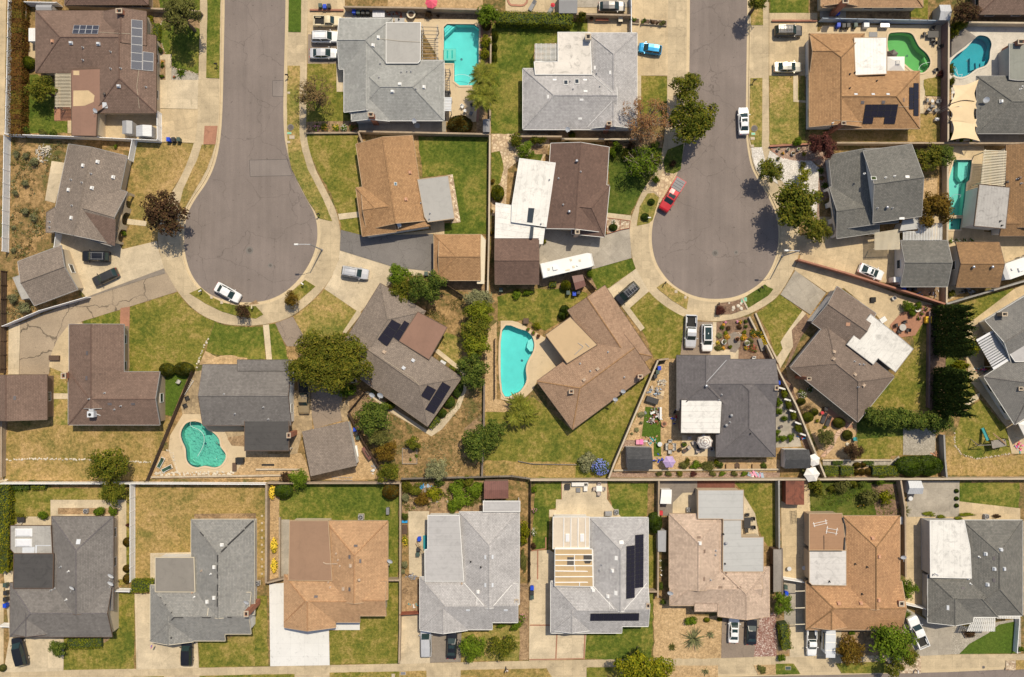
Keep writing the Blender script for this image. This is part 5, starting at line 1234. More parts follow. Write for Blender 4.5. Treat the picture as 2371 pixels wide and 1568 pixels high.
L('lawn_worn',[(2205,-80),(2326,-80),(2322,235),(2212,237)],.06,3);L('lawn_worn',[(2206,727),(2318,722),(2313,1365),(2222,1360),(2192,1250),(2202,900)],.06,3);G('grav_white',[(2215,1370),(2315,1365),(2345,1500),(2400,1640),(2320,1640),(2255,1568),(2222,1450)],3)
L('lawn_dark',[(1440,1390),(1590,1330),(1562,1568),(1500,1610),(1420,1600),(1400,1500)],.06,3)
L('lawn_dark',[(860,1375),(1395,1370),(1340,1568),(1225,1740),(1095,1985),(880,1980),(905,1720),(880,1400)])  # dark green lawn; garden's tree shade is also put into its darker tone
G('cobble',[(-190,1240),(330,1240),(350,1340),(280,1500),(100,1460),(-40,1568),(-60,2000),(-190,2000)],1);L('lawn_green',[(-190,1420),(-110,1400),(-80,1568),(-110,1700),(-190,1760)],lev=2);L('lawn_dark',[(170,1430),(290,1430),(270,1490),(60,1470)],lev=2);G('soil',[(180,1350),(330,1350),(330,1430),(180,1430)],2)
T(1,2)
L('lawn_worn',[(1255,225),(1312,218),(1362,265),(1302,470),(1270,500),(1155,525),(1182,350)],.06,3);G('cobble',[(1400,20),(1532,15),(1475,130),(1367,262),(1320,212),(1280,205)],3)
G('conc_pale',[(878,403),(1105,430),(1095,480),(878,452)],2)
G('conc_grey',[(250,640),(310,540),(840,600),(1087,545),(1108,822),(760,922),(250,960)],2,45)
L('lawn_green',[(715,930),(1112,826),(1147,918),(900,1102),(780,1115),(690,1000)]);G('conc_pale',[(860,1110),(900,1100),(1147,922),(1268,1130),(1088,1288),(1000,1260)],2,35)
L('lawn_mid',[(1090,1287),(1270,1134),(1450,1282),(1612,1362),(1600,1420),(1560,1750),(1320,1760),(1200,1480)]);G('conc_pale',[(1000,1250),(1088,1282),(1228,1470),(1190,1500)],2)
L('lawn_worn',[(1338,1096),(1420,1042),(1520,1115),(1635,1185),(1618,1297),(1480,1215)],.06,3);L('soil_brown',[(1900,1245),(2050,1222),(2130,1200),(2182,1290),(2030,1342),(1880,1347)],.06,3);L('lawn_dark',[(2135,1198),(2340,1065),(2371,1090),(2420,1110),(2371,1172),(2184,1287)],.06,3)
G('asph_brown',[(1595,1405),(1880,1415),(1880,1568),(1872,1725),(1560,1725)],2);G('conc_pale',[(1858,1415),(1893,1415),(1886,1672),(1860,1672)],3)
L('soil_brown',[(1893,1413),(2190,1365),(2310,1600),(2500,1850),(2095,1840),(1888,1672)],.1);G('conc_pale',[(1838,1666),(2098,1672),(2095,1760),(1840,1760)],2);G('pave_grey',[(2010,1530),(2060,1505),(2120,1540),(2110,1640),(2070,1700),(2020,1690),(1995,1600)],2)
L('lawn_mid',[(-135,1180),(60,1110),(560,1110),(700,1150),(690,1230),(470,1390),(310,1500),(130,1385),(0,1420),(-135,1400)])
G('soil',[(250,960),(700,930),(790,1110),(560,1110),(250,1080)],1)
T(0,3)
L('lawn_green',[(20,-80),(376,-80),(376,122),(20,122)]);G('conc',[(10,122),(456,122),(456,320),(395,340),(390,702),(10,702)],2);L('lawn_worn',[(12,703),(340,703),(345,945),(342,1300),(352,1322),(14,1342)]);G('conc_pale',[(233,702),(276,702),(276,928),(380,935),(380,957),(233,944)],2)
G('deck',[(500,240),(1612,230),(1602,720),(1410,750),(1100,700),(800,400),(380,330),(480,290)],2,0,cuts=[POOL_B[1]])
L('lawn_mid',[(1440,742),(1597,705),(1602,895),(1455,890)],lev=3);L('lawn_dry',[(1400,1055),(1597,1055),(1602,1312),(640,1312),(340,1312),(400,1180),(1290,1180)]);G('flag',[(1450,893),(1602,898),(1597,1052),(1440,1052)],3);G('conc_pale',[(1398,700),(1440,745),(1462,900),(1450,1052),(1400,1052)],2)
L('lawn_mid',[(1310,-80),(1490,-80),(1480,180),(1310,150)]);G('soil',[(500,90),(1310,90),(1310,180),(500,180)],1);G('conc_grey',[(480,40),(720,40),(720,170),(480,170)],2)
G("deck_white",[(1640,250),(2600,200),(2600,760),(1900,760),(1700,850),(1640,520)],2,0,cuts=[POOL_C[1]])
G('grav_brown',[(20,1360),(560,1330),(620,1440),(560,1568),(390,1490),(230,1487),(100,1452),(30,1400)],2);G('grav_white',[(15,1395),(100,1452),(230,1487),(400,1490),(470,1560),(450,2000),(440,2030),(300,1760),(170,1740),(80,1700),(-20,1640),(-30,1568)],3)
G('conc',[(1660,1320),(2000,1330),(2000,2200),(1650,2200)],2,0,cuts=[POOL_D[1],POOL_D2[1]]);G('conc_white',[(1700,840),(1950,840),(1950,1310),(1690,1310)],1);G('conc_grey',[(1930,1230),(2600,1230),(2600,1330),(1930,1330)],2)
G('weeds',[(1690,-80),(2000,-80),(2000,250),(1690,250)],1);G('soil',[(1940,130),(2600,130),(2600,240),(1940,240)],1)
T(1,3)
G('conc_walk',[(75,60),(130,110),(165,165),(130,200),(90,140)],4);G('grav_brown',[(410,-20),(620,-20),(640,220),(480,300),(470,480),(430,440),(440,250)],2);G('conc',[(470,440),(650,440),(650,640),(480,640)],2)
G('sand',[(1390,80),(1570,80),(1560,300),(1390,300)],1);G('conc',[(1390,300),(1660,500),(1660,680),(1390,680)],1)
G('conc',[(110,630),(520,600),(1230,640),(1250,1110),(1120,1060),(700,960),(290,835),(300,790),(120,780)],2,-14)
G('conc',[(1640,560),(2371,600),(2600,640),(2600,800),(2371,830),(2140,920),(1640,1240)],1);G('soil',[(1180,1060),(1660,1060),(1650,1240)],2)
G('conc_grey',[(250,938),(535,1145),(390,1347),(113,1160)],3,35);G('conc',[(240,932),(288,832),(700,965),(1232,1170),(1530,1250),(1240,1340),(1110,1475),(1000,1350),(700,1100),(545,1140),(260,945)],2,-30)
L('lawn_mid',[(-105,1335),(0,1258),(110,1162),(318,1310),(150,1540),(120,1690),(90,1745),(60,1700),(0,1500)]);G('conc_pale',[(318,1308),(352,1338),(218,1490),(232,1640),(112,1845),(80,1742),(135,1662),(115,1600),(150,1542)],2)
L('soil_brown',[(352,1340),(400,1420),(300,1568),(190,1820),(160,1840),(232,1640),(218,1490)],.08)
G('brick_pave',[(1235,1325),(1310,1300),(1480,1250),(1522,1282),(1360,1540),(1200,1560),(1125,1445)],3,30)
L('lawn_mid',[(1480,1290),(1560,1290),(1530,1568),(1530,2230),(920,2230),(1000,2130),(1350,1660),(1340,1540)]);L('soil_brown',[(1490,1270),(1650,1270),(1640,2230),(1490,2230)],.1,2)
G('conc',[(1830,1450),(2270,1115),(2371,1065),(2700,900),(2700,1100),(2371,1190),(2000,1420),(2000,1900),(1870,1968),(1830,1730)],2,30);L('lawn_mid',[(1750,1250),(1860,1200),(2275,1100),(2200,1180),(1850,1430),(1850,1320)],.1)
T(2,3)
L('lawn_mid',[(1640,0),(1840,300),(1925,500),(1830,600),(1640,650)]);G('conc_pale',[(1962,498),(1945,562),(1870,605),(1815,655),(1800,622),(1850,580),(1900,530)],3);L('lawn_mid',[(1965,565),(2215,835),(2250,1067),(1920,1112),(1805,1080),(1728,980),(1728,870),(1800,690)])
L('lawn_dry',[(1640,905),(1728,900),(1733,990),(1810,1092),(1920,1118),(2500,1070),(2500,1270),(1660,1265)]);G('conc',[(1870,395),(2010,330),(2300,800),(2500,700),(2500,1065),(2255,1067),(2205,820),(1960,500)],2,-30)
L('sand',[(150,250),(300,330),(840,780),(800,930),(810,1115),(500,1115),(330,700),(200,420)]);G('brick_pave',[(470,680),(560,640),(800,820),(740,830),(640,800),(570,810)],3,40);G('flag_pink',[(720,808),(800,760),(735,830),(640,920),(605,1010),(520,1100),(480,1090),(560,1000),(635,860)],3)
L('lawn_mid',[(830,925),(1250,900),(1247,1080),(1140,1085),(1120,1113),(830,1113)]);G('grav_grey',[(1250,830),(1552,830),(1547,1080),(1250,1077)],2);G('grav_grey',[(505,1130),(1150,1130),(1210,1085),(1250,1180),(510,1190)],2);L('lawn_dark',[(820,700),(1250,640),(1250,900),(820,930)],lev=0)
G('conc_grey',[(60,450),(190,500),(310,1000),(60,1010)],2);L('soil_brown',[(120,300),(220,420),(470,1180),(330,1010)],.05,1)
G('soil',[(500,1190),(1230,1190),(1230,1290),(540,1290)],1)
T(2,0)
L('lawn_dry',[(75,760),(480,560),(640,560),(1500,740),(1595,755),(1350,1312),(10,1312)]);L('lawn_worn',[(470,262),(590,312),(640,500),(640,800),(490,800),(470,400)]);G('turf',[(1528,330),(1765,295),(1592,722),(1524,702)],2);G('conc_pale',[(492,508),(634,508),(634,560),(492,560)],2)
L('soil',[(-80,740),(75,760),(20,1312),(-80,1312)],.1)
G('deck',[(1700,690),(1900,690),(2280,830),(2285,1090),(2185,1240),(1640,1242),(1560,1040),(1575,900)],2,20,cuts=[POOL_E[1]]);G('flag_tiles',[(1690,700),(1672,600),(1785,310),(1870,295),(1880,700)],2,-2);L('sand',[(1480,1040),(1560,1045),(1640,1238),(2180,1236),(2285,1085),(2480,1080),(2380,1300),(1380,1300)],.08);L('sand',[(2281,835),(2480,835),(2480,1085),(2286,1085)],.05);L('soil',[(2110,860),(2280,850),(2280,1000),(2150,990),(2110,930)],.1,3);G('flag_tiles',[(2085,858),(2280,852),(2280,890),(2110,915)],4)
L('lawn_mid',[(95,1385),(1200,1385),(1200,1640),(470,1640),(100,1720)]);G('conc_pale',[(470,1493),(1175,1493),(1175,2250),(1090,2250),(1090,1650),(470,1650)],2)
L('lawn_dry',[(1258,1375),(2460,1375),(2455,2210),(2365,2210),(1240,2240)])
G('conc_pale',[(-80,1300),(80,1300),(60,1320),(-80,1340)],0)
T(2,1)
L('sand',[(-10,1075),(420,1060),(520,1280),(1130,1290),(850,760),(880,760),(940,1240),(1320,1305),(0,1312)],.1,0);G('asph_brown',[(360,340),(800,440),(795,762),(540,835),(505,640),(500,480)],2);G('flag_tiles',[(335,480),(505,480),(525,835),(430,865),(385,1062),(305,1075)],3,10);L('sand',[(850,765),(1130,1200),(1130,1305),(520,1290),(540,1240),(950,1190)],.1);G('flag_tiles',[(770,600),(860,560),(870,680),(850,770),(800,765)],2)
L('weeds',[(1230,690),(1590,870),(1640,880),(1900,560),(1950,400),(2112,410),(2112,840),(2092,1295),(1330,1305),(1230,870)]);L('lawn_worn',[(1640,100),(1760,-60),(1920,0),(1900,260)],.1);L('soil',[(850,430),(1300,620),(1580,870),(1240,860),(860,690)],.1)
G('conc_pale',[(1640,110),(1690,98),(1905,272),(1940,302),(1948,480),(1890,640),(1720,842),(1625,905),(1260,690),(1000,490),(1040,490),(1590,850),(1840,640),(1898,500),(1900,330),(1830,262)],2)
L('soil',[(1925,830),(2110,680),(2105,900),(1960,900)],.2,2)
L('sand',[(2120,-60),(2230,-160),(2230,560),(2371,600),(2371,680),(2120,680)],.1)
L('lawn_green',[(218,1340),(1322,1340),(1315,2215),(1220,2215),(1225,1690),(240,1675),(215,1670)]);L('sand',[(122,1340),(218,1340),(216,2215),(105,2250),(122,1568)],.08,2)
G('soil',[(1335,1335),(2108,1320),(2108,1640),(1345,1640)],1)
T(2,2)
L('lawn_mid',[(-250,590),(60,640),(200,540),(560,850),(900,600),(1180,400),(1320,240),(1280,420),(890,1292),(160,1292),(-250,1270)]);L('lawn_dry',[(-250,1130),(600,1150),(580,1285),(-250,1280)],lev=2)
G('deck',[(-105,-165),(0,-165),(60,-150),(320,0),(520,210),(230,400),(190,480),(60,600),(-105,562)],2,0,cuts=[POOL_F[1]])
L('sand',[(1460,190),(1525,190),(1600,600),(1895,900),(1895,1120),(2480,1120),(2480,1235),(940,1235),(1330,260)]);G('turf',[(1235,630),(1340,640),(1380,780),(1375,880),(1380,1092),(1312,1092),(1312,920),(1200,905)],2);G('deck',[(1575,895),(1890,895),(1890,1092),(1575,1088)],2);G('grav_brown',[(920,1240),(2480,1240),(2480,1285),(900,1285)],1);G('grav_brown',[(1040,940),(1240,940),(1240,1000),(1010,1010)],2);G('flag',[(1280,480),(1420,430),(1400,560),(1300,580)],2)
L('lawn_green',[(215,1330),(462,1326),(462,1490),(410,1492),(408,1568),(345,1590),(335,1955),(180,1955)]);G('conc_pale',[(462,1322),(880,1322),(878,1490),(462,1490)],3);G('brick_pave',[(456,1322),(884,1322),(884,1497),(456,1497)],2);G('conc_pale',[(408,1490),(882,1490),(935,1568),(1010,1650),(345,1650),(345,1585),(405,1585)],2);L('lawn_green',[(880,1330),(1262,1340),(1250,1650),(1000,1650),(930,1568)])
G('wood_deck',[(1370,1318),(1716,1318),(1712,1425),(1582,1430),(1490,1520),(1485,1640),(1368,1640)],2);G('conc_pale',[(1488,1520),(1580,1428),(1720,1425),(1720,1650),(1485,1650)],3);G('mulch',[(1715,1318),(2062,1322),(2062,1405),(1715,1405)],2);L('lawn_mid',[(2060,1335),(2480,1335),(2480,1900),(2371,1920),(2320,1860),(2240,1620),(2140,1440)]);G('conc_pale',[(2140,1440),(2250,1620),(2285,1830),(2120,1850)],2)
T(2,3)
G('conc',[(145,1318),(385,1318),(385,1640),(145,1640)],2);L('lawn_dark',[(385,1325),(1205,1325),(1205,1640),(385,1640)]);L('soil_brown',[(960,1350),(1230,1350),(1210,1640),(1000,1640)],.2,2);G('conc_grey',[(1285,1320),(1772,1320),(1768,1650),(1285,1650)],2);L('lawn_green',[(1772,1335),(2330,1335),(2322,1572),(1768,1572)])
T(3,0)
L('lawn_bright',[(-80,-230),(70,-230),(38,612),(-80,612)]);L('lawn_mid',[(90,150),(470,50),(470,-190),(90,-190)],lev=0);G('conc_pale',[(160,80),(480,80),(480,180),(160,170)],3);G('soil',[(540,0),(1100,0),(1100,60),(540,60)],3)
L('lawn_mid',[(1172,-70),(1200,-70),(1200,700),(1095,720),(1095,660),(1172,660)],.05,3);L('lawn_mid',[(80,370),(135,370),(130,580),(70,580)],.05)
G('conc_pale',[(35,580),(130,580),(592,1195),(590,1512),(35,1522),(90,1200)],2);L('lawn_mid',[(590,1195),(960,1190),(1030,1100),(1095,1030),(1095,790),(1245,790),(1245,1505),(590,1506)]);L('soil',[(940,1190),(1040,1180),(1000,1230),(950,1260)],.05,2)
G('conc',[(-80,700),(35,700),(35,1520),(-80,1520)],1)
G('conc_pale',[(1248,795),(1420,795),(1420,1215),(1832,1230),(1843,1480),(1265,1497)],2);L('lawn_mid',[(1835,1235),(2090,1230),(2325,1100),(2470,1000),(2470,1466),(1846,1479)]);G('conc_pale',[(1393,418),(1770,410),(1770,470),(1440,470),(1440,670),(1393,670)],2);G('soil',[(1800,55),(2371,50),(2371,112),(1800,112)],2)
L('lawn_mid',[(1175,1567),(1520,1557),(1520,1640),(1175,1640)],.05,3);L('lawn_mid',[(1850,1553),(2371,1541),(2731,1537),(2731,1640),(1850,1640)],.05,3)
T(3,1)
G('conc_grey',[(235,108),(312,108),(305,665),(225,655)],2);G('conc_white',[(124,705),(300,690),(300,1090),(640,1110),(735,1090),(740,1055),(962,1050),(962,1130),(676,1130),(683,1456),(133,1466)],2);L('lawn_mid',[(676,1133),(964,1130),(962,1000),(1200,990),(1215,690),(1322,690),(1322,1442),(684,1453)]);L('lawn_mid',[(-10,815),(102,815),(112,1466),(-10,1472)])
L('lawn_mid',[(684,1524),(1330,1514),(1330,1640),(684,1640)],.05,3);L('lawn_dry',[(1335,1512),(1580,1506),(1580,1640),(1335,1640)],.05,3);L('lawn_dry',[(1896,1501),(2371,1492),(2690,1484),(2740,1568),(2740,1640),(1896,1640)],.05,3)
G('conc_pale',[(1410,30),(1605,30),(1575,640),(1420,640)],2);L('weeds',[(1340,40),(1415,40),(1412,650),(1340,650)],.08);L('soil',[(1335,640),(1530,640),(1530,992),(1330,992)],.1);G('conc_pale',[(1335,990),(1530,988),(1530,1120),(1640,1130),(1615,1437),(1335,1446)],2);G('pave_grey',[(1612,1120),(1905,1110),(1897,1426),(1612,1433)],3);L('lawn_worn',[(1903,1120),(2190,1120),(2190,1060),(2440,1060),(2440,1412),(1898,1426)])
T(3,2)
G('conc_pale',[(165,400),(345,390),(400,420),(400,690),(380,1130),(690,1150),(673,1400),(158,1416)],2);L('lawn_green',[(680,1165),(1010,1150),(1015,1090),(1262,1085),(1265,780),(1312,780),(1296,1402),(672,1402)]);L('lawn_mid',[(1230,90),(1342,230),(1338,745),(1230,745)],.05);L('soil',[(68,700),(158,700),(152,1412),(68,1412)],.08)
G('brick_pave',[(232,395),(244,395),(243,660),(231,660)],4);G('brick_pave',[(165,1078),(352,1078),(352,1090),(165,1090)],4);G('brick_pave',[(410,1168),(421,1168),(411,1400),(400,1400)],4);G('brick_pave',[(670,1168),(682,1168),(672,1395),(660,1395)],4);G('brick_pave',[(160,1398),(672,1388),(672,1398),(160,1410)],4);G('brick_pave',[(308,270),(318,270),(318,380),(180,402),(180,390),(308,372)],4)
L('sand',[(1314,840),(1640,880),(1700,1000),(1945,1000),(1937,1392),(1312,1397)]);G('asph_brown',[(1945,1010),(2295,1010),(2236,1382),(1936,1390)],2);G('grav_red',[(2275,1000),(2461,960),(2456,1380),(2230,1384)],1);L('sand',[(1370,1461),(1905,1459),(1905,1640),(1370,1640)],.05,3);L('lawn_mid',[(690,1476),(1100,1471),(1100,1640),(690,1640)],.05,3);L('sand',[(2235,1456),(2440,1450),(2440,1545),(2280,1545)],.05,3)
T(3,3)
G('conc_grey',[(145,690),(262,690),(262,1080),(150,1080)],3);G('conc_pale',[(250,660),(360,660),(360,1110),(680,1130),(1250,1130),(1250,1260),(740,1362),(200,1384),(200,1090)],2);L('soil',[(75,950),(215,1100),(200,1340),(80,1380)],.1,1);L('lawn_green',[(70,1441),(235,1441),(300,1537),(70,1542)],.05,3);L('lawn_mid',[(622,1440),(1092,1420),(1092,1528),(680,1530)],.05,3)
L('soil',[(680,1140),(1250,1140),(1260,1360),(660,1360)],.15,3)
G('conc',[(1270,-60),(1772,-60),(2335,5),(2335,120),(1500,120),(1490,1080),(1400,900),(1270,900)],1);G('conc_grey',[(1285,930),(1490,1050),(1710,1070),(1697,1356),(1390,1372),(1250,1140)],2);G('grav_grey',[(1705,1072),(1840,1100),(2340,1020),(2340,1345),(1695,1356)],2);G('turf',[(1768,1352),(1862,1258),(2040,1158),(2135,1080),(2332,1040),(2302,1347)],3);G('grav_mix',[(1185,1385),(1415,1372),(1410,1530),(1220,1530)],4);G('grav_mix',[(2200,1410),(2290,1408),(2290,1500),(2195,1500)],4);L('lawn_dry',[(2295,1410),(2450,1405),(2450,1490),(2290,1498)],.05,3)
T(3,3);G('conc',[(120,-60),(390,-60),(390,690),(130,690)],2)
def V(mat,*pts):return[('v',x,y,mat)for x,y in pts]
def PP(*pts):return[('p',x,y)for x,y in pts]
def B(w,h,mat,*pts):return[('b',x,y,w,h,mat)for x,y in pts]
T(0,0)
_i('brown-roofed house with blue solar panels down one slope and a tan-patched flat roof','sh_brown','st_cream',[(330,100,1157,675,'x','hg'),(870,330,1445,1047,'y','gh'),(959,106,1356,420,'y','gg',3.31)],[([(660,645),(990,635),(985,985),(900,1035),(890,1260),(665,1255)],3.15,'roof_brownflat')],cap='sh_umber',fascia='trim_brown',ex=[('s',[(685,232),(920,236),(905,315),(668,310)],4,2,'cells_navy','frame_silver'),('s',[(1217,180),(1321,190),(1319,650),(1212,640)],1,6,'cells_blue','frame_silver'),('s',[(1323,478),(1424,490),(1420,660),(1319,650)],1,2,'cells_blue','frame_silver'),('c',1100,100,52,38,'brick_red',5.4),('d',885,1025),('t',968,872,'pot_dark'),('x',[(680,840),(820,838),(876,885),(868,945),(785,980),(678,985)],'patch_sand'),('x',[(680,656),(735,656),(735,698),(680,696)],'patch_sand'),('x',[(948,948),(985,950),(1000,1003),(950,1003)],'metal_pale','flashing_sheet'),('l',[(905,300),(1050,308),(1210,315)],'conduit'),('l',[(1288,650),(1268,800),(1292,1005)],'conduit'),('g',(1478,745),(1478,985))]+V('vent_salmon',(483,382))+V('metal_pale',(655,395),(908,403),(1097,795))+PP((765,438),(765,555),(1022,478),(1022,635),(1115,632),(1350,805)))
_i('dark brown house cut off by the top of the picture above the tan wall','sh_umber','st_tan',[(600,-500,1375,44,'x','hh')],fascia='trim_brown',cap='sh_umber')
T(1,0)
_i('weathered taupe house with an arcaded porch and a red-brown patch of newer shingles','sh_drift','st_cream',[((635,-233),(470,570),(1010,690),'gg'),((892,126),(1180,210),(1070,722),'gg')],[([(505,352),(572,482),(500,590),(425,585),(430,400)],2.75,'sh_drift','plainedge')],fascia='trim_grey',cap='sh_drift',win=False,ins=(1,0,1.7),ex=[('x',[(768,395),(960,672),(706,618)],'sh_brown','shingle_repair'),('x',[(785,396),(1072,466),(1066,712),(1000,690)],'sh_brown','shingle_repair'),('arch',(1244,235),(1136,700),3)]+V('metal_white',(767,-35),(900,-70),(633,190),(848,172),(1045,72),(658,450))+PP((840,40),(655,95),(662,335),(755,122),(455,485),(455,535)))
_i('small taupe detached garage with a white roll-up door on the concrete court','sh_drift','st_cream',[((165,855),(565,705),(720,1113),'gg')],[([(120,1005),(178,985),(280,1190),(205,1205)],2.35,'roof_patchgrey','open')],name='garage',cat='garage',fascia='trim_grey',ex=[('g',(635,800),(745,1045))])
T(2,0)
_i('brown L-shaped house with a big metal cooler on its roof beside green turf','sh_brown','st_tan',[(632,308,1480,800,'x','hg'),(640,-132,1148,640,'y','gg')],fascia='trim_grey',cap='sh_umber',ex=[('ac',850,700,1.05),('c',585,345,40,50,'brick_red',3.9),('p',965,505),('p',1115,625),('p',1055,658),('p',822,560)]+B(36,22,'vent_dark',(1016,606),(1232,606))+B(22,36,'vent_dark',(806,135),(801,367)))
_i('brown detached garage at the left edge of the picture with a plain tan side wall','sh_brown','st_brown',[(-180,335,437,750,'y','gg')],name='garage',cat='garage',fascia='trim_brown',cap='sh_umber',ex=B(22,36,'vent_dark',(135,550)))
_i('grey-brown gabled house with a black patio roof beside the peanut-shaped pool','sh_dark','st_white',[(1878,240,2698,805,'x','gg')],[([(2198,197),(2680,197),(2690,300),(2198,300)],3.2,'sh_dark','plainedge'),([(2265,752),(2676,752),(2676,1040),(2265,1040)],2.95,'roof_black','open')],fascia='trim_brown',cap='sh_dark',ex=[('c',2672,898,32,44,'brick_red',4.2),('p',2072,515),('p',2173,697),('p',2437,637),('p',2483,748)])
T(2,1)
_i('taupe shed-roofed detached garage with a ladder lying along its wall','sh_drift','st_white',[((425,862),(850,765),(938,1172),'ss')],name='garage',cat='garage',fascia='trim_grey',ex=[('c',462,795,2,2)][:0])
T(0,1)
_i('blue-grey house with white vents beside the straight-sided turquoise pool','sh_blue','st_grey',[(770,170,1262,640,'x','gh'),(815,385,1245,1040,'y','gg'),(884,560,1742,1118,'x','hh'),(884,850,1240,1122,'y','gg')],[([(1205,210),(1525,210),(1522,560),(1500,585),(1205,585)],3.35,'roof_flatgrey')],cap='sh_blue',ex=[('c',1062,1060,48,34,'brick_red',5.4),('d',1470,1125),('l',[(1150,360),(1330,382),(1520,392)],'conduit'),('x',[(1285,168),(1375,168),(1375,222),(1285,222)],'roof_flatgrey','cricket'),('p',1322,178,'soot'),('p',1150,585),('p',1140,715),('p',1345,665),('p',1435,660),('p',1200,572),('p',1480,820),('p',1398,660)]+V('metal_white',(1130,345),(1080,418),(1330,780),(1262,845),(1552,805)))
T(1,1)
_i('tan rotated house with a grey flat patio roof and a dark asphalt driveway','sh_tan','st_white',[((925,-233),(1045,555),(1570,478),'gg'),((925,172),(1240,130),(1310,578),'hg'),((975,165),(1240,130),(1310,578),'gg')],[([(1495,95),(1780,60),(1840,455),(1592,490),(1560,440)],3.05,'roof_flatgrey'),([(1000,622),(1615,525),(1560,478),(1112,550)],2.6,'sh_tan','plainedge')],fascia='trim_tan',cap='sh_tan',ex=[('k',1290,135,26,28),('d',1328,515),('v',1423,30,'vent_salmon'),('v',1385,278,'vent_salmon'),('p',1605,458),('p',1612,405),('p',1527,310)])
_i('tan detached garage with a hipped front at the end of the asphalt drive','sh_tan','st_cream',[(1648,605,2080,1030,'x','hg'),(1698,605,2080,1030,'x','gg')],[([(2085,605),(2125,655),(2112,1060),(2050,1058),(2050,1032),(2083,1030)],2.4,'trim_cream','plainedge')],name='garage',cat='garage',fascia='trim_tan',cap='sh_tan')
T(0,2)
_i('light grey house with two dark skylights and a stained white flat roof','sh_ash','st_white',[(700,305,1158,1190,'y','hg'),(100,635,960,1200,'x','hg')],[([(425,300),(722,300),(740,690),(215,690),(205,575),(425,572)],3.4,'roof_lime')],cap='sh_ash',ex=[('k',499,766,40,52,'win_glass'),('k',601,756,40,52,'win_glass'),('c',706,338,48,48,'st_grey',4.6),('c',900,1142,40,30,'brick_red',5.4),('d',515,1205),('l',[(925,942),(810,1060),(700,1178)],'metal_white',.05,'valley_flashing'),('l',[(925,855),(745,695)],'metal_white',.04,'valley_flashing'),('p',538,750),('p',567,822),('p',815,798),('p',785,678),('p',745,660)]+B(34,18,'metal_white',(395,740),(677,741),(681,845),(644,923),(631,1098))+B(18,34,'metal_white',(767,628),(910,672),(335,896)))
T(0,3)
_i('tan house with black solar panels beside the green kidney pool','sh_tan','st_white',[(388,312,640,690,'x','gg'),(382,312,893,1175,'y','hg'),(640,660,1405,1192,'x','gh')],[([(797,350),(1100,347),(1098,685),(810,697)],3.45,'roof_whitemetal')],fascia='trim_tan',cap='sh_rust',ex=[('s',[(905,968),(1208,966),(1188,1085),(886,1083)],5,2),('s',[(886,1085),(980,1085),(968,1147),(875,1147)],1,1),('s',[(1082,1085),(1188,1087),(1175,1148),(1072,1147)],1,1),('s',[(1310,808),(1349,810),(1347,1014),(1308,1012)],1,3),('s',[(1351,768),(1397,770),(1395,1075),(1349,1072)],1,4),('c',703,1140,36,26,'brick_red',5.8),('l',[(608,1115),(720,1122),(872,1130)],'conduit'),('l',[(1208,990),(1306,992)],'conduit'),('g',(385,420),(385,660)),('p',760,815,'soot'),('p',1010,748,'soot'),('p',805,672,'soot'),('p',760,685,'soot'),('p',603,1138,'metal_white')]+B(28,18,'metal_pale',(815,873),(975,873),(1112,873))+B(30,26,'vent_dark',(877,948),(1069,946))+B(18,32,'vent_brown',(1258,925)))
_i('tan hipped house along the top edge of the picture above the leaning grey fence','sh_tanlight','st_cream',[(495,-420,1435,68,'x','hh'),(490,-420,850,56,'y','hg')],fascia='trim_tan',cap='sh_rust',ex=[('c',720,8,48,34,'brick_red',5.4)])
_i('grey-green hipped house at the right edge beside the tan sail shades','sh_slate','st_grey',[(1935,705,3000,1237,'x','hh')],[([(2235,405),(2480,400),(2480,745),(2300,745),(2235,735)],3.35,'roof_greygreen')],fascia='trim_grey',cap='sh_slate',ex=[('d',2020,925,.5),('c',2350,385,60,40,'brick_red',4.3),('p',2340,825,'metal_white'),('p',2365,798,'metal_white'),('v',2165,938,'metal_white')])
_i('brown hipped house in the top right corner of the picture','sh_brown','st_brown',[(1955,-420,3000,133,'x','hh')],fascia='trim_brown',cap='sh_umber')
T(1,2)
_i('dark brown rotated house with a white metal patio roof beside the parked travel trailer','sh_umber','st_cream',[((360,-240),(308,548),(845,622),'gg'),((600,120),(905,150),(852,628),'gh')],[([(70,-100),(402,-58),(317,533),(-5,487),(0,330)],3.15,'roof_white'),([(-150,312),(-6,335),(-8,492),(303,552),(285,690),(250,690),(250,636),(-157,636)],2.75,'roof_whitesheet','open')],fascia='trim_white',cap='sh_umber',ex=[('c',606,580,38,34,'st_pink',4.6),('t',530,392),('t',600,-78),('p',475,325),('p',432,82),('p',347,95),('p',637,20),('p',268,505),('x',[(152,358),(208,362),(190,498),(138,492)],'win_glass','skylight_strip'),('x',[(172,530),(202,534),(193,640),(163,636)],'win_glass','skylight_strip')])
_i('dark brown detached garage behind the white travel trailer','sh_umber','st_brown',[(-158,642,248,1065,'x','gg')],name='garage',cat='garage',fascia='trim_brown',cap='sh_umber')
T(2,2)
_i('rotated tan-brown house with tiled hip caps and a yellow flat roof beside the aqua pool','sh_clay','st_tan',[((230,395),(954,-140),(1289,305),'hg'),((860,-493),(1300,165),(955,395),'gh')],[([(310,-35),(540,-200),(790,58),(510,232)],3.3,'roof_yellow')],fascia='trim_brown',cap='sh_tan',ex=[('c',1188,352,38,30,'brick_red',4.4),('c',550,492,40,32,'vent_salmon',4.6,2.5),('d',1030,487),('d',955,560),('l',[(610,40),(660,75),(580,150)],'trim_grey',.06),('l',[(680,45),(715,80)],'trim_grey',.06)]+V('vent_tan',(795,285),(668,385))+PP((632,232),(727,302),(890,125),(1042,358)))
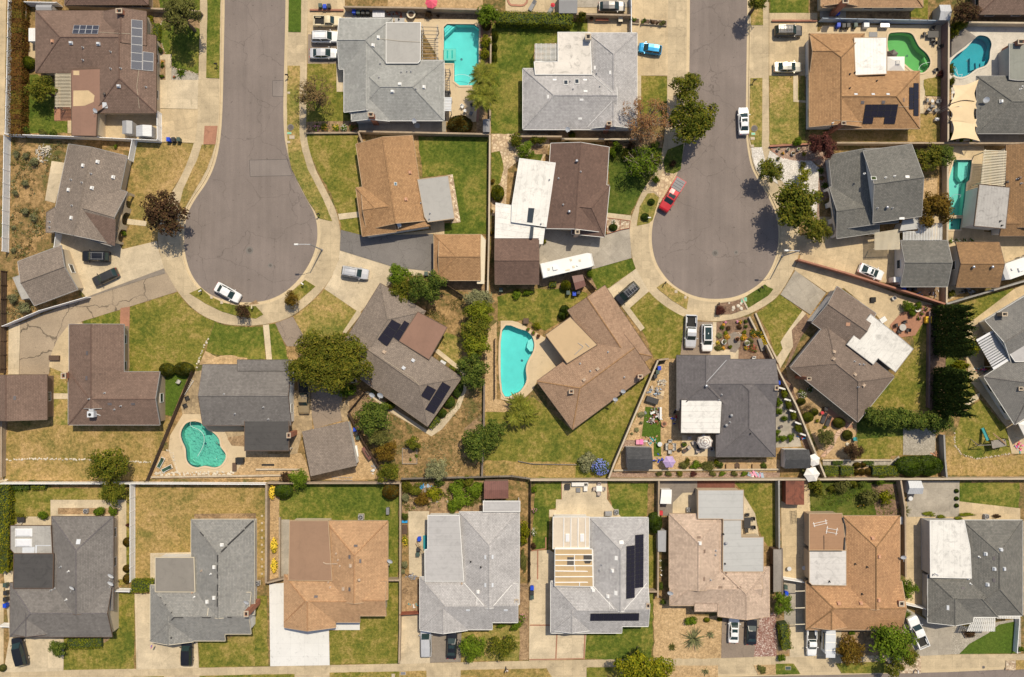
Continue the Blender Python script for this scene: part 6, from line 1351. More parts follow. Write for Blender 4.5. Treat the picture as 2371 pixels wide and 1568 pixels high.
_i('charcoal hipped house with a white sheet-roofed patio beside the crowded side yard','sh_char','st_brown',[(1525,155,2020,665,'y','gh'),(1890,200,2440,1095,'y','hh'),(1772,192,2440,640,'x','gg')],[([(1568,568),(1945,568),(1928,878),(1563,875)],3.3,'roof_whitesheet')],fascia='trim_dark',cap='sh_char',ex=[('t',1800,438),('t',2033,712,'metal_grey'),('t',1985,803,'metal_grey'),('c',2452,458,30,38,'brick_red',4.2),('p',1920,565),('p',1945,520),('p',2020,775),('p',2210,882,'soot'),('l',[(1985,200),(1800,405)],'metal_pale',.035,'valley_flashing')]+B(32,16,'vent_dark',(1834,455),(1934,457))+B(20,34,'vent_dark',(2152,560),(2149,747)))
T(2,3)
_i('brown rotated house with a big white flat roof stepping over its patio','sh_taupe','st_grey',[((205,270),(830,775),(1158,343),'hh'),((640,-483),(1000,-233),(735,82),'gg')],[([(950,-225),(1230,-5),(1345,95),(1180,310),(1020,182),(975,240),(730,55)],3.45,'roof_white')],fascia='trim_grey',cap='sh_taupe',ex=[('c',382,372,34,26,'brick_red',5.4),('g',(360,-160),(545,-395)),('b',742,-132,34,30,'vent_salmon')]+V('vent_tan',(610,190),(805,335),(887,433),(612,125))+PP((805,212),(853,238),(890,240),(838,448)))
T(1,3)
_i('dark grey two-storey house with a pale arcade and cream slatted patio covers','sh_slate','st_white',[((570,165),(960,110),(1000,590),'gg'),((560,-130),(640,560),(1215,545),'gg'),((880,-170),(1330,-232),(1392,440),'gg',4.9)],[([(1250,475),(1390,450),(1390,550),(1222,570)],3.2,'roof_bluegrey')],win=False,ins=(0,1.7,0),fascia='trim_grey',cap='sh_slate',ex=[('k',980,85,46,36,'leaf_core',),('b',1292,70,34,24,'metal_white'),('t',1105,352),('p',1017,357),('p',1155,357),('p',895,40,'metal_white'),('p',1092,75,'metal_white'),('p',1175,62,'metal_white'),('b',1240,455,46,20,'metal_white'),('arch',(512,195),(585,640),3)])
_i('dark grey garage with a white side wall beside the leaning brick-red wall','sh_slate','st_white',[(1230,660,1662,1088,'x','gg')],name='garage',cat='garage',fascia='trim_grey',cap='sh_slate',ex=[('g',(1185,730),(1180,1000))])
_i('mottled rust-brown garage with two turbine vents beside the motorhome','sh_rust','st_grey',[(1742,675,2142,1095,'x','gg')],name='garage',cat='garage',fascia='trim_brown',cap='sh_rust',ex=[('t',1905,905),('t',2080,905)])
_i('rust-brown house with a worn grey metal roof at the right edge beside the lap pool','sh_rust','st_white',[(2205,-225,3000,545,'y','gg'),(2145,400,3000,618,'x','gg')],[([(1957,140),(2240,170),(2200,552),(1910,525)],4.2,'roof_metalgrey')],fascia='trim_brown',cap='sh_rust',ex=[('t',2218,118,'pot_dark'),('t',2335,78,'vent_brown'),('p',2310,90),('p',2350,130),('p',2155,480,'soot'),('p',2170,520,'soot'),('x',[(1965,180),(2005,190),(1990,262),(1950,258)],'stain_black','roof_repair')][:-1])
T(2,3)
_i('dark grey rotated house at the right edge behind the cypress trees','sh_grey','st_white',[((1998,355),(2285,800),(2800,470),'hh'),((2010,-168),(2700,-590),(2950,-180),'gg')],[([(2110,-40),(2450,-240),(2700,-50),(2371,212),(2290,215)],3.4,'roof_palegrey')],fascia='trim_white',cap='sh_dark',ex=[('c',2345,465,36,30,'vent_tan',4.2,2.5),('c',2195,-225,46,34,'brick_pale',4.3,2.5)])
T(2,1)
_i('taupe rotated house with black solar panels and a brown flat roof behind the golden tree','sh_drift','st_tan',[((900,330),(1590,815),(1885,345),'gh'),((1150,-513),(780,90),(1205,345),'hg')],[([(1500,-248),(1770,-103),(1602,195),(1325,22)],3.3,'roof_brownflat')],fascia='trim_brown',cap='sh_drift',ex=[('s',[(1258,-178),(1345,-130),(1215,75),(1127,5)],1,3),('s',[(1375,-168),(1422,-140),(1325,22),(1270,-15)],1,2),('s',[(1588,432),(1670,475),(1607,577),(1524,530)],1,2),('s',[(1727,400),(1806,447),(1650,700),(1567,655)],1,4),('c',905,390,44,36,'brick_red',4.2),('d',1080,520,.5),('d',1157,523,.55),('l',[(1180,190),(1300,270),(1450,365),(1520,440)],'conduit'),('l',[(1010,230),(1072,430)],'wood_dark',.12,'leaf_litter')]+V('vent_tan',(1185,128))+V('metal_pale',(1453,205),(1365,275)))
T(3,0)
_i('dark grey hipped house with two clear domed skylights over a patched lean-to','sh_dark','st_cream',[(478,80,1050,950,'y','hg'),(92,695,1040,1195,'x','hg'),(92,945,480,1166,'y','gg')],[([(128,425),(495,425),(490,745),(122,745)],3.35,'roof_black'),([(98,165),(472,165),(485,422),(132,422),(98,380)],3.05,'roof_patchgrey','open')],fascia='trim_brown',cap='sh_char',ex=[('dome',217,230,155,72),('dome',215,325,152,72),('b',725,315,36,44,'metal_pale'),('d',1030,628,.55,'metal_white'),('d',1028,698,.55,'metal_white'),('d',668,740,.45,'metal_white'),('x',[(208,366),(322,362),(318,420),(206,420)],'metal_pale','roof_sheet'),('x',[(328,345),(470,345),(480,420),(326,420)],'metal_pale','roof_sheet'),('p',630,590,'metal_white'),('p',610,852,'metal_white'),('p',558,548),('p',470,765),('p',500,750),('g',(590,0),(594,0))][:-1])
_i('grey hipped house whose ridge caps have peeled to black patches','sh_moss','st_white',[(1770,108,2358,985,'y','hg'),(1392,715,2086,1232,'x','hg'),(1392,973,1792,1240,'y','gg'),(1950,785,2325,1168,'x','gg',3.17)],[([(1438,460),(1796,460),(1806,780),(1438,778)],3.3,'roof_mocha')],fascia='trim_cream',cap='sh_moss',ex=[('l',[(2345,120),(2270,190)],'tar',.14,'bare_ridge'),('l',[(2262,203),(2110,345)],'tar',.14,'bare_ridge'),('l',[(2100,358),(2050,408)],'tar',.14,'bare_ridge'),('l',[(1855,222),(1888,262)],'tar',.14,'bare_ridge'),('l',[(2019,435),(2019,500)],'tar',.15,'bare_ridge'),('l',[(2019,530),(2019,590)],'tar',.13,'bare_ridge'),('l',[(2018,612),(2018,652)],'tar',.14,'bare_ridge'),('l',[(2018,708),(2017,768)],'tar',.14,'bare_ridge'),('l',[(2017,782),(2017,818)],'tar',.13,'bare_ridge'),('l',[(2017,840),(2016,915)],'tar',.14,'bare_ridge'),('l',[(1590,1038),(1612,1014),(1698,1014)],'tar',.13,'bare_ridge'),('l',[(1872,1014),(1953,1014)],'tar',.14,'bare_ridge'),('l',[(2108,1012),(2146,1012)],'tar',.12,'bare_ridge'),('c',2278,985,36,48,'brick_red',6.2),('d',2285,873,.5),('p',1862,585,'vent_tan'),('p',1948,615,'metal_white'),('p',1795,828,'metal_white'),('p',1780,785,'vent_salmon')]+B(16,16,'tar',(1484,838),(1530,902),(1585,975),(1585,1205))+V('metal_white',(2053,347),(1982,552),(1982,836),(1917,872)))
T(3,1)
_i('tan hipped house with a bare white driveway and a brown flat roof','sh_tanlight','st_cream',[(640,122,1222,850,'y','hg'),(260,620,964,1060,'x','hg'),(260,840,737,1108,'y','gg'),(850,682,1205,1000,'x','gg',3.12)],[([(312,120),(668,120),(705,675),(303,670)],3.35,'roof_brownsheet')],fascia='trim_tan',cap='sh_terracotta',ex=[('l',[(622,505),(650,518),(755,518)],'vent_tan',.1,'vent_duct'),('t',955,668,'vent_tan'),('d',1245,485,.5),('v',810,752,'vent_tan'),('v',877,538,'vent_tan'),('p',740,425,'vent_tan'),('p',758,485,'vent_tan'),('p',775,540,'vent_tan'),('p',668,690,'vent_tan'),('p',685,738,'vent_tan')]+B(32,20,'vent_dark',(924,352),(555,823))+B(18,34,'vent_dark',(866,455),(965,494),(866,756)))
_i('very pale grey house with a long flat roof and a cluttered side passage','sh_pale','st_white',[(1882,38,2440,895,'y','hg'),(1518,640,2188,1128,'x','hg'),(1518,884,1962,1134,'y','gg'),(2050,706,2425,1062,'x','gg',3.14)],[([(1592,70),(1882,70),(1925,680),(1565,680),(1563,390),(1590,385)],3.35,'roof_palegrey'),([(2105,-62),(2445,-62),(2445,36),(2105,36)],3.0,'roof_palegrey','open')],fascia='trim_white',cap='sh_pale',ex=[('l',[(1925,692),(2018,800),(2108,905)],'metal_white',.06,'valley_flashing'),('l',[(2370,712),(2200,905)],'metal_white',.06,'valley_flashing'),('c',2412,880,32,58,'brick_red',4.2),('b',2125,458,18,36,'metal_pale'),('b',2190,455,18,36,'metal_pale'),('b',2125,716,18,36,'metal_pale'),('b',2190,716,18,36,'metal_pale'),('b',1963,948,36,18,'metal_pale'),('b',2313,948,36,18,'metal_pale'),('p',1988,502,'soot'),('p',2082,552,'soot'),('v',2058,780,'metal_white'),('p',1905,705,'vent_tan')])
T(3,2)
_i('light grey house with three black solar strips and an ochre flat roof lined in white','sh_ash','st_white',[(718,90,1262,925,'y','hg'),(358,680,1016,1160,'x','hg'),(358,920,742,1134,'y','gg'),(900,744,1262,1098,'x','gg',3.13)],[([(380,85),(718,85),(716,380),(378,380)],3.2,'roof_cream'),([(398,382),(742,382),(750,728),(396,724)],3.5,'roof_ochre')],fascia='trim_white',cap='sh_ash',ex=[('s',[(1060,356),(1138,346),(1138,832),(1058,845)],2,12),('s',[(1141,252),(1220,244),(1218,735),(1140,745)],2,12),('s',[(728,980),(1178,976),(1175,1046),(724,1048)],11,1),('k',514,277,36,72,'acrylic'),('k',650,277,36,72,'acrylic'),('c',1262,912,30,44,'brick_red',4.3),('l',[(480,95),(477,370)],'seal_white',.1,'sealed_seam'),('l',[(546,95),(543,370)],'seal_white',.1,'sealed_seam'),('l',[(612,95),(610,370)],'seal_white',.1,'sealed_seam'),('l',[(680,95),(680,370)],'seal_white',.08,'sealed_seam'),('l',[(400,374),(715,374)],'seal_white',.14,'sealed_seam'),('l',[(402,433),(740,433)],'seal_white',.1,'sealed_seam'),('l',[(400,486),(742,484)],'seal_white',.1,'sealed_seam'),('l',[(400,534),(744,536)],'seal_white',.1,'sealed_seam'),('l',[(400,584),(746,588)],'seal_white',.1,'sealed_seam'),('l',[(400,638),(746,636)],'seal_white',.1,'sealed_seam'),('l',[(400,690),(748,688)],'seal_white',.1,'sealed_seam'),('l',[(578,434),(576,536)],'seal_white',.08,'sealed_seam'),('l',[(582,536),(582,588)],'seal_white',.08,'sealed_seam'),('l',[(625,690),(625,726)],'seal_white',.08,'sealed_seam'),('l',[(746,386),(752,726)],'seal_white',.1,'sealed_seam'),('x',[(512,456),(576,458),(574,534),(510,532)],'stain_black','weathered_patch'),('x',[(662,432),(742,434),(742,484),(720,516),(676,516),(662,484)],'stain_black','weathered_patch'),('l',[(755,728),(855,838),(948,940)],'metal_white',.06,'valley_flashing'),('l',[(1246,698),(1140,830),(1040,942)],'metal_white',.06,'valley_flashing')]+V('metal_white',(932,585),(890,822),(753,768),(738,738))+B(36,30,'metal_white',(1014,320))+B(28,38,'metal_white',(966,466),(963,790))+PP((832,528),(812,575)))
_i('pinkish tan hipped house with stepped blue-grey flat roofs at its back','sh_pink','st_cream',[(1455,55,1955,740,'y','hg'),(1460,560,2300,905,'x','hg'),(1905,545,2385,1005,'y','hg')],[([(1722,-165),(2145,-165),(2145,112),(1955,112),(1955,102),(1722,102)],3.3,'roof_bluegrey'),([(1955,105),(2125,100),(2125,272),(2330,272),(2330,592),(1952,592)],3.2,'roof_bluegrey'),([(1690,890),(1905,890),(1905,962),(1690,962)],2.85,'sh_pink','plainedge')],fascia='trim_tan',cap='sh_pink',ex=[('b',1732,275,34,20,'vent_brown'),('b',1783,405,18,32,'vent_brown'),('b',1780,660,18,32,'vent_brown'),('b',1930,737,34,18,'vent_brown'),('b',2106,737,34,18,'vent_brown'),('v',1740,330,'metal_white'),('p',1887,438),('p',1890,398),('p',1842,670),('p',1985,605,'vent_brown'),('p',1965,655,'vent_brown'),('t',1983,328,'metal_grey'),('p',1975,520,'soot'),('p',1960,245,'soot'),('d',1462,780,.5)])
T(3,3)
_i('rust-tan hipped house with window screens lying on its brown flat roof','sh_terracotta','st_tan',[(690,75,1222,910,'y','hg'),(352,680,1240,1130,'x','hg'),(352,905,762,1102,'y','gg')],[([(382,55),(685,52),(725,390),(382,390)],3.25,'roof_tanflat'),([(382,395),(725,395),(725,720),(410,715),(382,690)],3.4,'roof_patchwhite')],fascia='trim_tan',cap='sh_rust',ex=[('c',1240,890,44,44,'brick_red',4.4),('p',572,685,'soot'),('p',812,522,'soot'),('p',922,550,'soot'),('p',875,800,'soot'),('d',1243,450,.45),('l',[(703,390),(715,180),(690,90)],'tar',.16,'tarred_seam'),('l',[(382,400),(725,400)],'tar',.1,'tarred_seam'),('l',[(517,255),(518,385)],'tar',.05,'tarred_seam')]+V('vent_salmon',(970,283),(1030,452),(1027,857),(657,888),(862,886)))
_i('slate grey house with a brilliant white patio roof and a white lattice arbour','sh_slate','st_grey',[(1800,115,2360,1000,'y','hh'),(1480,620,2130,1012,'x','hh'),(1480,816,1900,1062,'y','gg')],[([(1500,118),(1818,120),(1872,380),(1884,652),(1505,645)],3.45,'roof_white')],fascia='trim_white',cap='sh_slate',ex=[('l',[(1540,605),(1575,625)],'metal_bare',.12,'vent_duct'),('p',1535,620,'metal_grey'),('p',1858,660,'metal_white'),('b',1668,925,20,42,'metal_pale'),('b',2095,468,20,32,'vent_dark'),('b',2095,672,20,32,'vent_dark'),('p',1960,455,'metal_white'),('p',1880,705,'metal_white'),('b',1808,745,32,18,'vent_dark')]+V('metal_pale',(2100,567),(2190,567),(2020,428),(2037,712),(2160,390)))
T(0,0)
_j([(75,-40),(62,600),(45,1236)],'white vinyl fence between the left edge and the reddish hedge');_j([(50,1242),(900,1272),(1450,1298)],'long white vinyl fence below the brown house with solar panels');_j([(912,1040),(905,1262)],'white vinyl fence at the left of two metal sheds');_j([(1452,1028),(1455,1290)],'white vinyl fence at the right of two metal sheds')
_j([(35,1256),(30,1568),(18,2325)],'white vinyl fence down the left edge beside the weedy yard');_j([(1222,1294),(1187,1478)],'short slanting white vinyl fence beside the weathered taupe house');_j([(80,14),(522,22)],'white vinyl fence crossing the top left corner')
wall([(595,45),(1490,82),(1850,105)],1.5,'block_tan','tan block wall above the brown house with solar panels');wall([(232,70),(195,1232)],.9,'block_cream','low cream retaining wall beside the reddish hedge',t=.3)
_h([(1500,190),(1475,280),(1480,370),(1530,470),(1535,500)],9,'pale curved lawn edging beside the tall olive tree','conc_cap');_h([(1590,612),(1640,642),(1700,648),(1790,668),(1840,695)],8,'pale curved edging round the spiky cycad bed','conc_cap')
T(1,0)
_j([(515,592),(498,722)],'narrow white vinyl gate between the taupe house and its garage');_j([(20,1453),(360,1310),(795,1184)],'slanting white vinyl fence below the taupe garage',1.6);_q([(4,940),(-4,1890)],'dark brown board fence at the left edge beside the old driveway')
T(2,0)
_j([(-20,1347),(1196,1347)],'white vinyl fence below the brown L-shaped house');_j([(1210,1347),(2455,1352)],'white vinyl fence below the peanut-shaped pool');_j([(1203,1352),(1203,2255)],'white vinyl fence between the two lots at bottom left')
_q([(1342,1330),(1560,800),(1772,300)],'dark brown board fence slanting beside the green turf strip');wall([(10,748),(8,1285)],1.2,'block_tan','tan block wall at the left edge beside the dry lawn')
_h([(60,1125),(400,1112),(600,1120),(865,1118)],11,'row of white stones across the dry lawn left of the orange tree');_h([(1180,1138),(1405,1146)],9,'row of white stones right of the orange tree');_h([(1928,0),(1880,100),(1815,275)],12,'row of white stones bordering the front lawn')
_h([(1420,1252),(2175,1250)],14,'white stone border below the peanut-shaped pool',rows=2);wall([(1400,1284),(2440,1270)],.6,'block_cream','low cream wall below the white stone border');_h([(1540,1030),(1600,1060),(1640,1240)],10,'curved stone edging beside the green loungers')
T(2,1)
_q([(1005,490),(845,685),(885,762),(1000,980),(1138,1205)],'dark board fence bending behind the taupe shed-roofed garage',1.6);wall([(100,1340),(1330,1340)],1.7,'block_tan','tan block wall below the taupe shed-roofed garage');wall([(95,1345),(92,2262)],1.7,'block_tan','tan block wall left of the lawn with yellow shrubs',t=.3);wall([(1336,1345),(1332,2690),(1325,3005)],1.5,'block_tan','tan block wall right of the tan house with white driveway')
wall([(218,1660),(216,2225)],.7,'block_tan','low tan wall beside the yellow flowering shrubs');_q([(1345,1306),(2371,1282),(2540,1306)],'weathered grey board fence above the overgrown vegetable garden',1.6,'wood_grey');wall([(2114,400),(2110,840),(2092,1290)],1.3,'block_dark','dark narrow wall between two dry back lawns');wall([(0,1212),(400,1212)],.4,'block_cream','low cream terrace wall under the black patio roof');wall([(0,1268),(270,1268)],.4,'block_cream','low cream terrace wall nearest the white fence')
_q([(2210,0),(2210,560)],'dark low board fence left of the aqua pool',1.,'wood_dark')
T(3,1)
wall([(105,695),(262,655)],1.6,'block_tan','tan wall stub at the top of the white driveway');wall([(1222,672),(1326,672)],1.6,'block_tan','tan wall stub right of the tan house with white driveway');_q([(1332,995),(1508,985)],'rusty red gate across the cluttered side passage',1.7,'wood_red')
T(2,2)
wall([(1352,205),(945,1165),(898,1290)],1.8,'block_dark','dark slanting wall with pale cap left of the crowded side yard',cap='conc_cap');wall([(1362,198),(1448,188)],1.6,'block_tan','short tan wall at the head of the crowded side yard');wall([(172,1312),(2371,1308),(3610,1302),(4900,1300)],1.6,'block_cream','long cream block wall crossing the right half of the picture',cap='conc_cap')
wall([(1362,1325),(1352,2400)],1.6,'block_tan','tan block wall left of the pinkish tan house');_q([(174,1322),(166,2270)],'brown board fence left of the house with solar strips',1.5);wall([(1262,2345),(1340,2345)],1.6,'block_tan','short tan wall between the solar strips and pinkish houses')
_q([(60,1140),(190,1165),(600,1172)],'weathered grey rail edging beside the blue flowering bush',.4,'wood_grey');wall([(945,1222),(1900,1215),(2480,1212)],.5,'block_cream','low cream wall along the narrow planted border')
T(2,3)
wall([(-10,60),(120,335),(265,620),(533,1285)],1.6,'block_cream','cream block wall slanting between two crowded gardens');wall([(1632,895),(1642,1120),(1658,1285)],1.6,'block_grey','grey stepped wall beside the big twin round bushes');wall([(1500,-250),(1492,640)],.9,'block_mauve','low mauve wall along the foot of the cypress trees');wall([(510,1128),(1150,1126)],.4,'block_cream','low cream edging above the row of clipped boxes')
_h([(1728,880),(1728,980),(1790,1070),(1920,1115),(2250,1068)],9,'curved pale edging around the lawn with the climbing frame','conc_cap')
for i,(a,b)in enumerate((((105,455),(160,470)),((155,560),(208,575)),((205,665),(255,680)),((255,775),(305,795)),((300,880),(350,898)))):wall([a,b],1.2,'st_white','white stub wall in the narrow passage, '+('topmost','second from top','middle','second from bottom','lowest')[i]+' of five',name='stub_wall')
T(1,3)
wall([(285,836),(700,952),(1190,1102),(1640,1246)],1.8,'block_red','brick-red wall slanting beside the white coupe');wall([(1652,1250),(2371,1038),(2700,942)],1.6,'block_grey','grey block wall slanting below the motorhome');wall([(1666,-200),(1662,600),(1656,1235)],1.6,'block_cream','cream block wall between the lap pool and grey house')
T(1,2)
wall([(2200,1368),(2262,1490)],.7,'block_cream','short cream planter wall at the top of the flower garden');wall([(2258,1335),(2371,1600),(2470,1790)],.5,'block_cream','low cream kerb wall along the yellow flower strip')
_q([(662,985),(782,1115)],'dark board fence beside the reddish brown shed');wall([(2135,1195),(2182,1290)],.25,'block_cream','thin cream edging between rock bed and grass')
T(0,3)
wall([(1677,195),(1670,1310)],2.3,'block_mauve','tall dark mauve wall between the green and blue pools',cap='conc_cap');_j([(505,168),(1640,190)],'grey leaning panel fence above the green pool',1.6,2.9,'steel_blue');wall([(1852,206),(2700,216)],1.7,'block_cream','cream block wall above the dark blue pool');wall([(642,1322),(2700,1328)],1.6,'block_tan','tan block wall below the sail shades')
wall([(20,1353),(385,1332)],.5,'block_red','low brick wall above the pebble bed of white pots');wall([(40,190),(452,190)],.4,'block_red','low brick wall beside the black SUV');_h([(20,1365),(100,1454),(230,1490),(390,1493),(560,1440)],8,'curved brick edging of the pebble bed','block_red')
T(0,1)
wall([(812,62),(1400,70),(2080,88),(2235,95)],1.8,'block_tan','tan block wall above the blue-grey roofed house');wall([(500,90),(808,92)],.4,'block_red','low brick wall above the cream pickup');wall([(955,1216),(2160,1242)],1.6,'block_tan','tan block wall below the blue-grey roofed house');wall([(468,1232),(945,1228)],.5,'block_tan','low tan wall below the rose bed')
wall([(948,1222),(985,1325)],1.5,'block_tan','short tan wall above the tan rotated house');wall([(2175,340),(2166,1238)],1.4,'block_tan','narrow tan wall between the pool palms and the big lawn');wall([(2166,1250),(2158,2168),(2146,2712)],1.8,'block_mauve','mauve wall right of the lawn with the grey patio roof',cap='conc_cap')
T(0,2)
wall([(560,128),(1100,140)],1.6,'block_tan','tan block wall above the small picnic patio');_j([(1106,-60),(1108,300)],'white vinyl fence left of the blue hatchback drive');wall([(20,1262),(460,1264)],1.6,'block_tan','tan block wall below the white vented grey house');wall([(462,1286),(1150,1290)],1.5,'block_cream','cream block wall above the dark brown rotated house')
T(1,1)
_q([(1752,1062),(1920,1172)],'dark board fence beside the tan detached garage')
T(3,0)
wall([(72,-190),(42,610)],.9,'block_grey','low grey wall at the left edge beside the bright hedge');_j([(-20,1102),(88,1106)],'white vinyl gate at the left edge beside the bins');_j([(1055,776),(1195,779)],'short white vinyl gate left of the clipped green hedge')
T(3,3)
wall([(102,-255),(106,375)],1.7,'block_grey','grey block wall left of the rust-tan house');wall([(130,380),(135,800)],1.7,'block_dark','dark wall beside the weathered grey bench roofs');wall([(1232,-250),(1272,0),(1278,640)],1.7,'block_tan','tan block wall right of the rust-tan house');_j([(150,664),(332,692)],'white vinyl gate left of the rust-tan house');_j([(1282,898),(1460,938)],'white vinyl gate beside the white pickup');_j([(2338,948),(2310,1345)],'white vinyl fence at the right edge beside the green turf',1.2)
def sh(mat,*a):
 for e in a:_b(e[0],e[1],e[2],mat,e[3],*(e[4:]))
def tp(mat,*a):
 for e in a:_e(e[0],e[1],e[2],mat,e[3],*(e[4:]))
T(0,0)
_g([(138,-20),(125,1230)],118,2.4,'leaf_redhedge','long reddish brown hedge along the left white fence');tree(1668,150,165,9,'leaf_olive','tall loose olive-green tree on the front lawn at top left',175,'broad',dens=.75);tree(385,830,122,5,'leaf_gold','yellow-green tree beside the slatted patio cover at top left',115)
tp('leaf_hedge',(255,575,58,'round green bush against the low cream wall',None,1.8));sh('leaf_lime',(1390,178,36,'bright lime shrub at the corner of the brown house'));_g([(1442,212),(1432,368)],72,1.1,'leaf_hedge','clipped green hedge beside the blue solar panels');_o(1680,680,60,'leaf_hedgedark','dark spiky cycad in the curved bed',44,'cycad',.4,.06)
sh('leaf_deep',(1478,460,32,'dark round shrub at the bend of the edging'),(215,1210,48,'dark shrub in the corner by the long white fence'),(500,1237,38,'green shrub second along the long white fence'),(1500,610,20,'little dark shrub in the entry bed'));sh('leaf_olive',(400,1237,40,'low olive shrub on the long white fence'));_a(1500,575,18,'leaf_fresh','bl_orange','small orange-flowered plant in the entry bed',.4,12);_a(1613,712,16,'leaf_fresh','bl_red','small red-flowered plant beside the cycad',.4,12);sh('leaf_fresh',(1500,708,22,'small green shrub at the foot of the entry path'),(1070,1358,22,'small green weed beside the slanting fence'))
for x,y,r,q in((150,1430,34,'leftmost, near the white fence'),(240,1445,30,'left of the rock heap'),(320,1500,40,'just below the rock heap'),(145,1790,30,'beside the old rubble'),(235,1700,34,'above the pale pad'),(235,1960,36,'left of the pale pad'),(130,2110,22,'low by the white fence'),(310,2020,38,'left of the porch roof'),(125,2320,26,'beside the taupe garage')):_b(x,y,r,'leaf_sage','scrubby weed in the dry yard, '+q)
T(1,0)
tree(1500,400,215,8,'leaf_bronze','bronze-purple street tree shading the west pavement',200,'broad',dens=.8);tree(2250,1315,75,3.4,'leaf_bronze','small bronze street tree in the parkway below the white sedan',dens=.6);sh('leaf_fresh',(1150,590,28,'green shrub inside the lowest arch of the arcade'));sh('leaf_sage',(120,1200,50,'grey weed clump behind the taupe garage'),(230,1280,60,'wide weed clump below the taupe garage'))
T(2,0)
tp('leaf_gold',(1540,290,72,'left of two yellow-green clipped bushes by the turf',64,2.1),(1695,282,92,'right of two yellow-green clipped bushes by the turf',66,2.2));tree(995,1180,178,6,'leaf_oak','dense green orange tree rising over the white fence',160);tree(1055,1425,118,4.2,'leaf_oak','round green tree just below the white fence',98)
_g([(110,1382),(258,1382)],52,1.,'leaf_hedgedark','low dark clipped hedge at left under the white fence');_g([(278,1380),(412,1376)],46,1.,'leaf_hedge','low green clipped hedge second under the white fence');sh('leaf_sage',(25,1460,46,'grey-green shrub at the left edge by the white fence'))
T(0,1)
tree(520,860,170,8,'leaf_dry','dry brown-green street tree beside the blue-grey house',165,'open',size=.3);tree(2150,130,112,4,'leaf_fresh','bright green small tree at the corner of the straight pool',100);palm(2120,700,155,6,'leaf_palm','feathery palm above the pool hose',26,True,.75,.6);palm(2100,880,150,6,'leaf_palm','feathery palm second, lower by the patio chairs',26,True,.75,.6)
tp('leaf_copper',(2132,225,46,'brownish clipped ball at the pool corner',52,1.5),(1888,1150,118,'large brown-green dome bush beside the dark shed',88,2.2));tp('leaf_hedge',(2212,330,34,'green clipped ball beside the lime shrub',44,1.4),(2208,440,30,'green clipped ball in the middle by the pool wall',40,1.4),(2202,535,34,'green clipped ball below the middle one',60,1.4));sh('leaf_lime',(2130,385,58,'yellow-lime shrub along the pool',70,1.8),(2118,500,52,'yellow-lime shrub second along the pool',60,1.6));sh('leaf_fresh',(850,1010,42,'fern-like green shrub at the blue-grey house wall',70,1.));sh('leaf_bronze',(1600,142,36,'bronze shrub on the north wall above the slatted frame'),(1685,150,18,'tiny bronze shrub beside the larger one'))
for x,f,q in((560,'bl_pink','first from the left'),(640,'bl_orange','second from the left'),(735,'bl_yellow','third from the left'),(810,'bl_white','fourth from the left'),(900,'bl_red','last, with red blooms')):_a(x,1180,42,'leaf_fresh',f,'rose bush in the bed below the shaded lawn, '+q,.8,34)
T(0,2)
_g([(-130,150),(555,172)],112,2.3,'leaf_hedge','long clipped green hedge along the top of the big lawn',size=.24);sh('leaf_oak',(645,165,46,'small tree-like shrub at the end of the long hedge',48,2.6));tree(1615,800,142,7.5,'leaf_oak','upper of two dense green street trees beside the east road',138);tree(1682,1115,202,9,'leaf_oak','lower and larger of two dense green street trees',205);tree(1250,1110,225,8.5,'leaf_rusty','half-dead rusty tree with bare pale branches',230,'open','bark_pale',size=.26,dens=.9);tree(1200,1500,190,5.5,'leaf_fresh','pale-branched sparse tree on the lawn by the brown house',165,'open','bark_pale',size=.34,dens=1.)
tree(2285,15,95,7,'leaf_oak','dark street tree cut by the top edge beside the east road');tp('leaf_lime',(556,1250,33,'small lime ball below the light grey house',None,1.));tree(130,1400,86,3.2,'leaf_fresh','round bright green tree beside the stepping stones');sh('leaf_oak',(40,1300,75,'dark shrub in the corner under the tan wall',None,2.),(240,1300,80,'leafy green shrub along the tan wall',46,2.));sh('leaf_bronze',(890,1320,40,'reddish shrub under the rusty tree'),(1490,1520,32,'bronze shrub in the shaded parkway'));sh('leaf_fresh',(960,1335,40,'green shrub under the rusty tree'),(510,1325,36,'green shrub under the cream wall',18))
for x,q,m in((1140,'first','leaf_fresh'),(1243,'second, tallest','leaf_deep'),(1312,'third','leaf_bronze'),(1395,'fourth','leaf_olive')):_c([(x-38,168+(x-1140)*.07),(x+38,174+(x-1140)*.07),(x+38,218+(x-1140)*.07),(x-38,212+(x-1140)*.07)],.45,'block_cream','pale planter box above the blue hatchback, '+q+' of four',plant=m,n=3,r=.32)
T(0,3)
tree(512,1345,122,5,'leaf_purple','round dark purple plum tree below the tan solar house');sh('leaf_fresh',(275,1310,48,'leafy green shrub on the low brick wall'));sh('leaf_lime',(1775,235,66,'yellow-green shrub in the corner of the blue pool',52,2.),(1710,290,40,'narrow lime shrub left by the blue pool',70,2.));tree(1832,108,118,5,'leaf_bronze','bronze-green tree at the top right corner');sh('leaf_hedge',(1690,640,28,'green shrub on the mauve wall, upper',60,1.8),(1692,770,26,'green shrub on the mauve wall, lower',50,1.8));sh('leaf_fresh',(1700,1275,46,'green shrub below the sails, left one'),(1790,1270,50,'green shrub below the sails, middle one'),(1875,1275,40,'green shrub below the sails, right one'));sh('leaf_purple',(1600,690,34,'small purplish shrub at the mauve wall'))
tree(1495,1475,135,5.5,'leaf_gold','yellow-green tree behind the dark grey two-storey house',120);tree(1650,1440,92,5,'leaf_deep','dark tree beside the lap pool',100);sh('leaf_deep',(1355,1450,48,'dark shrub left of the yellow-green tree',60,2.))
T(1,3)
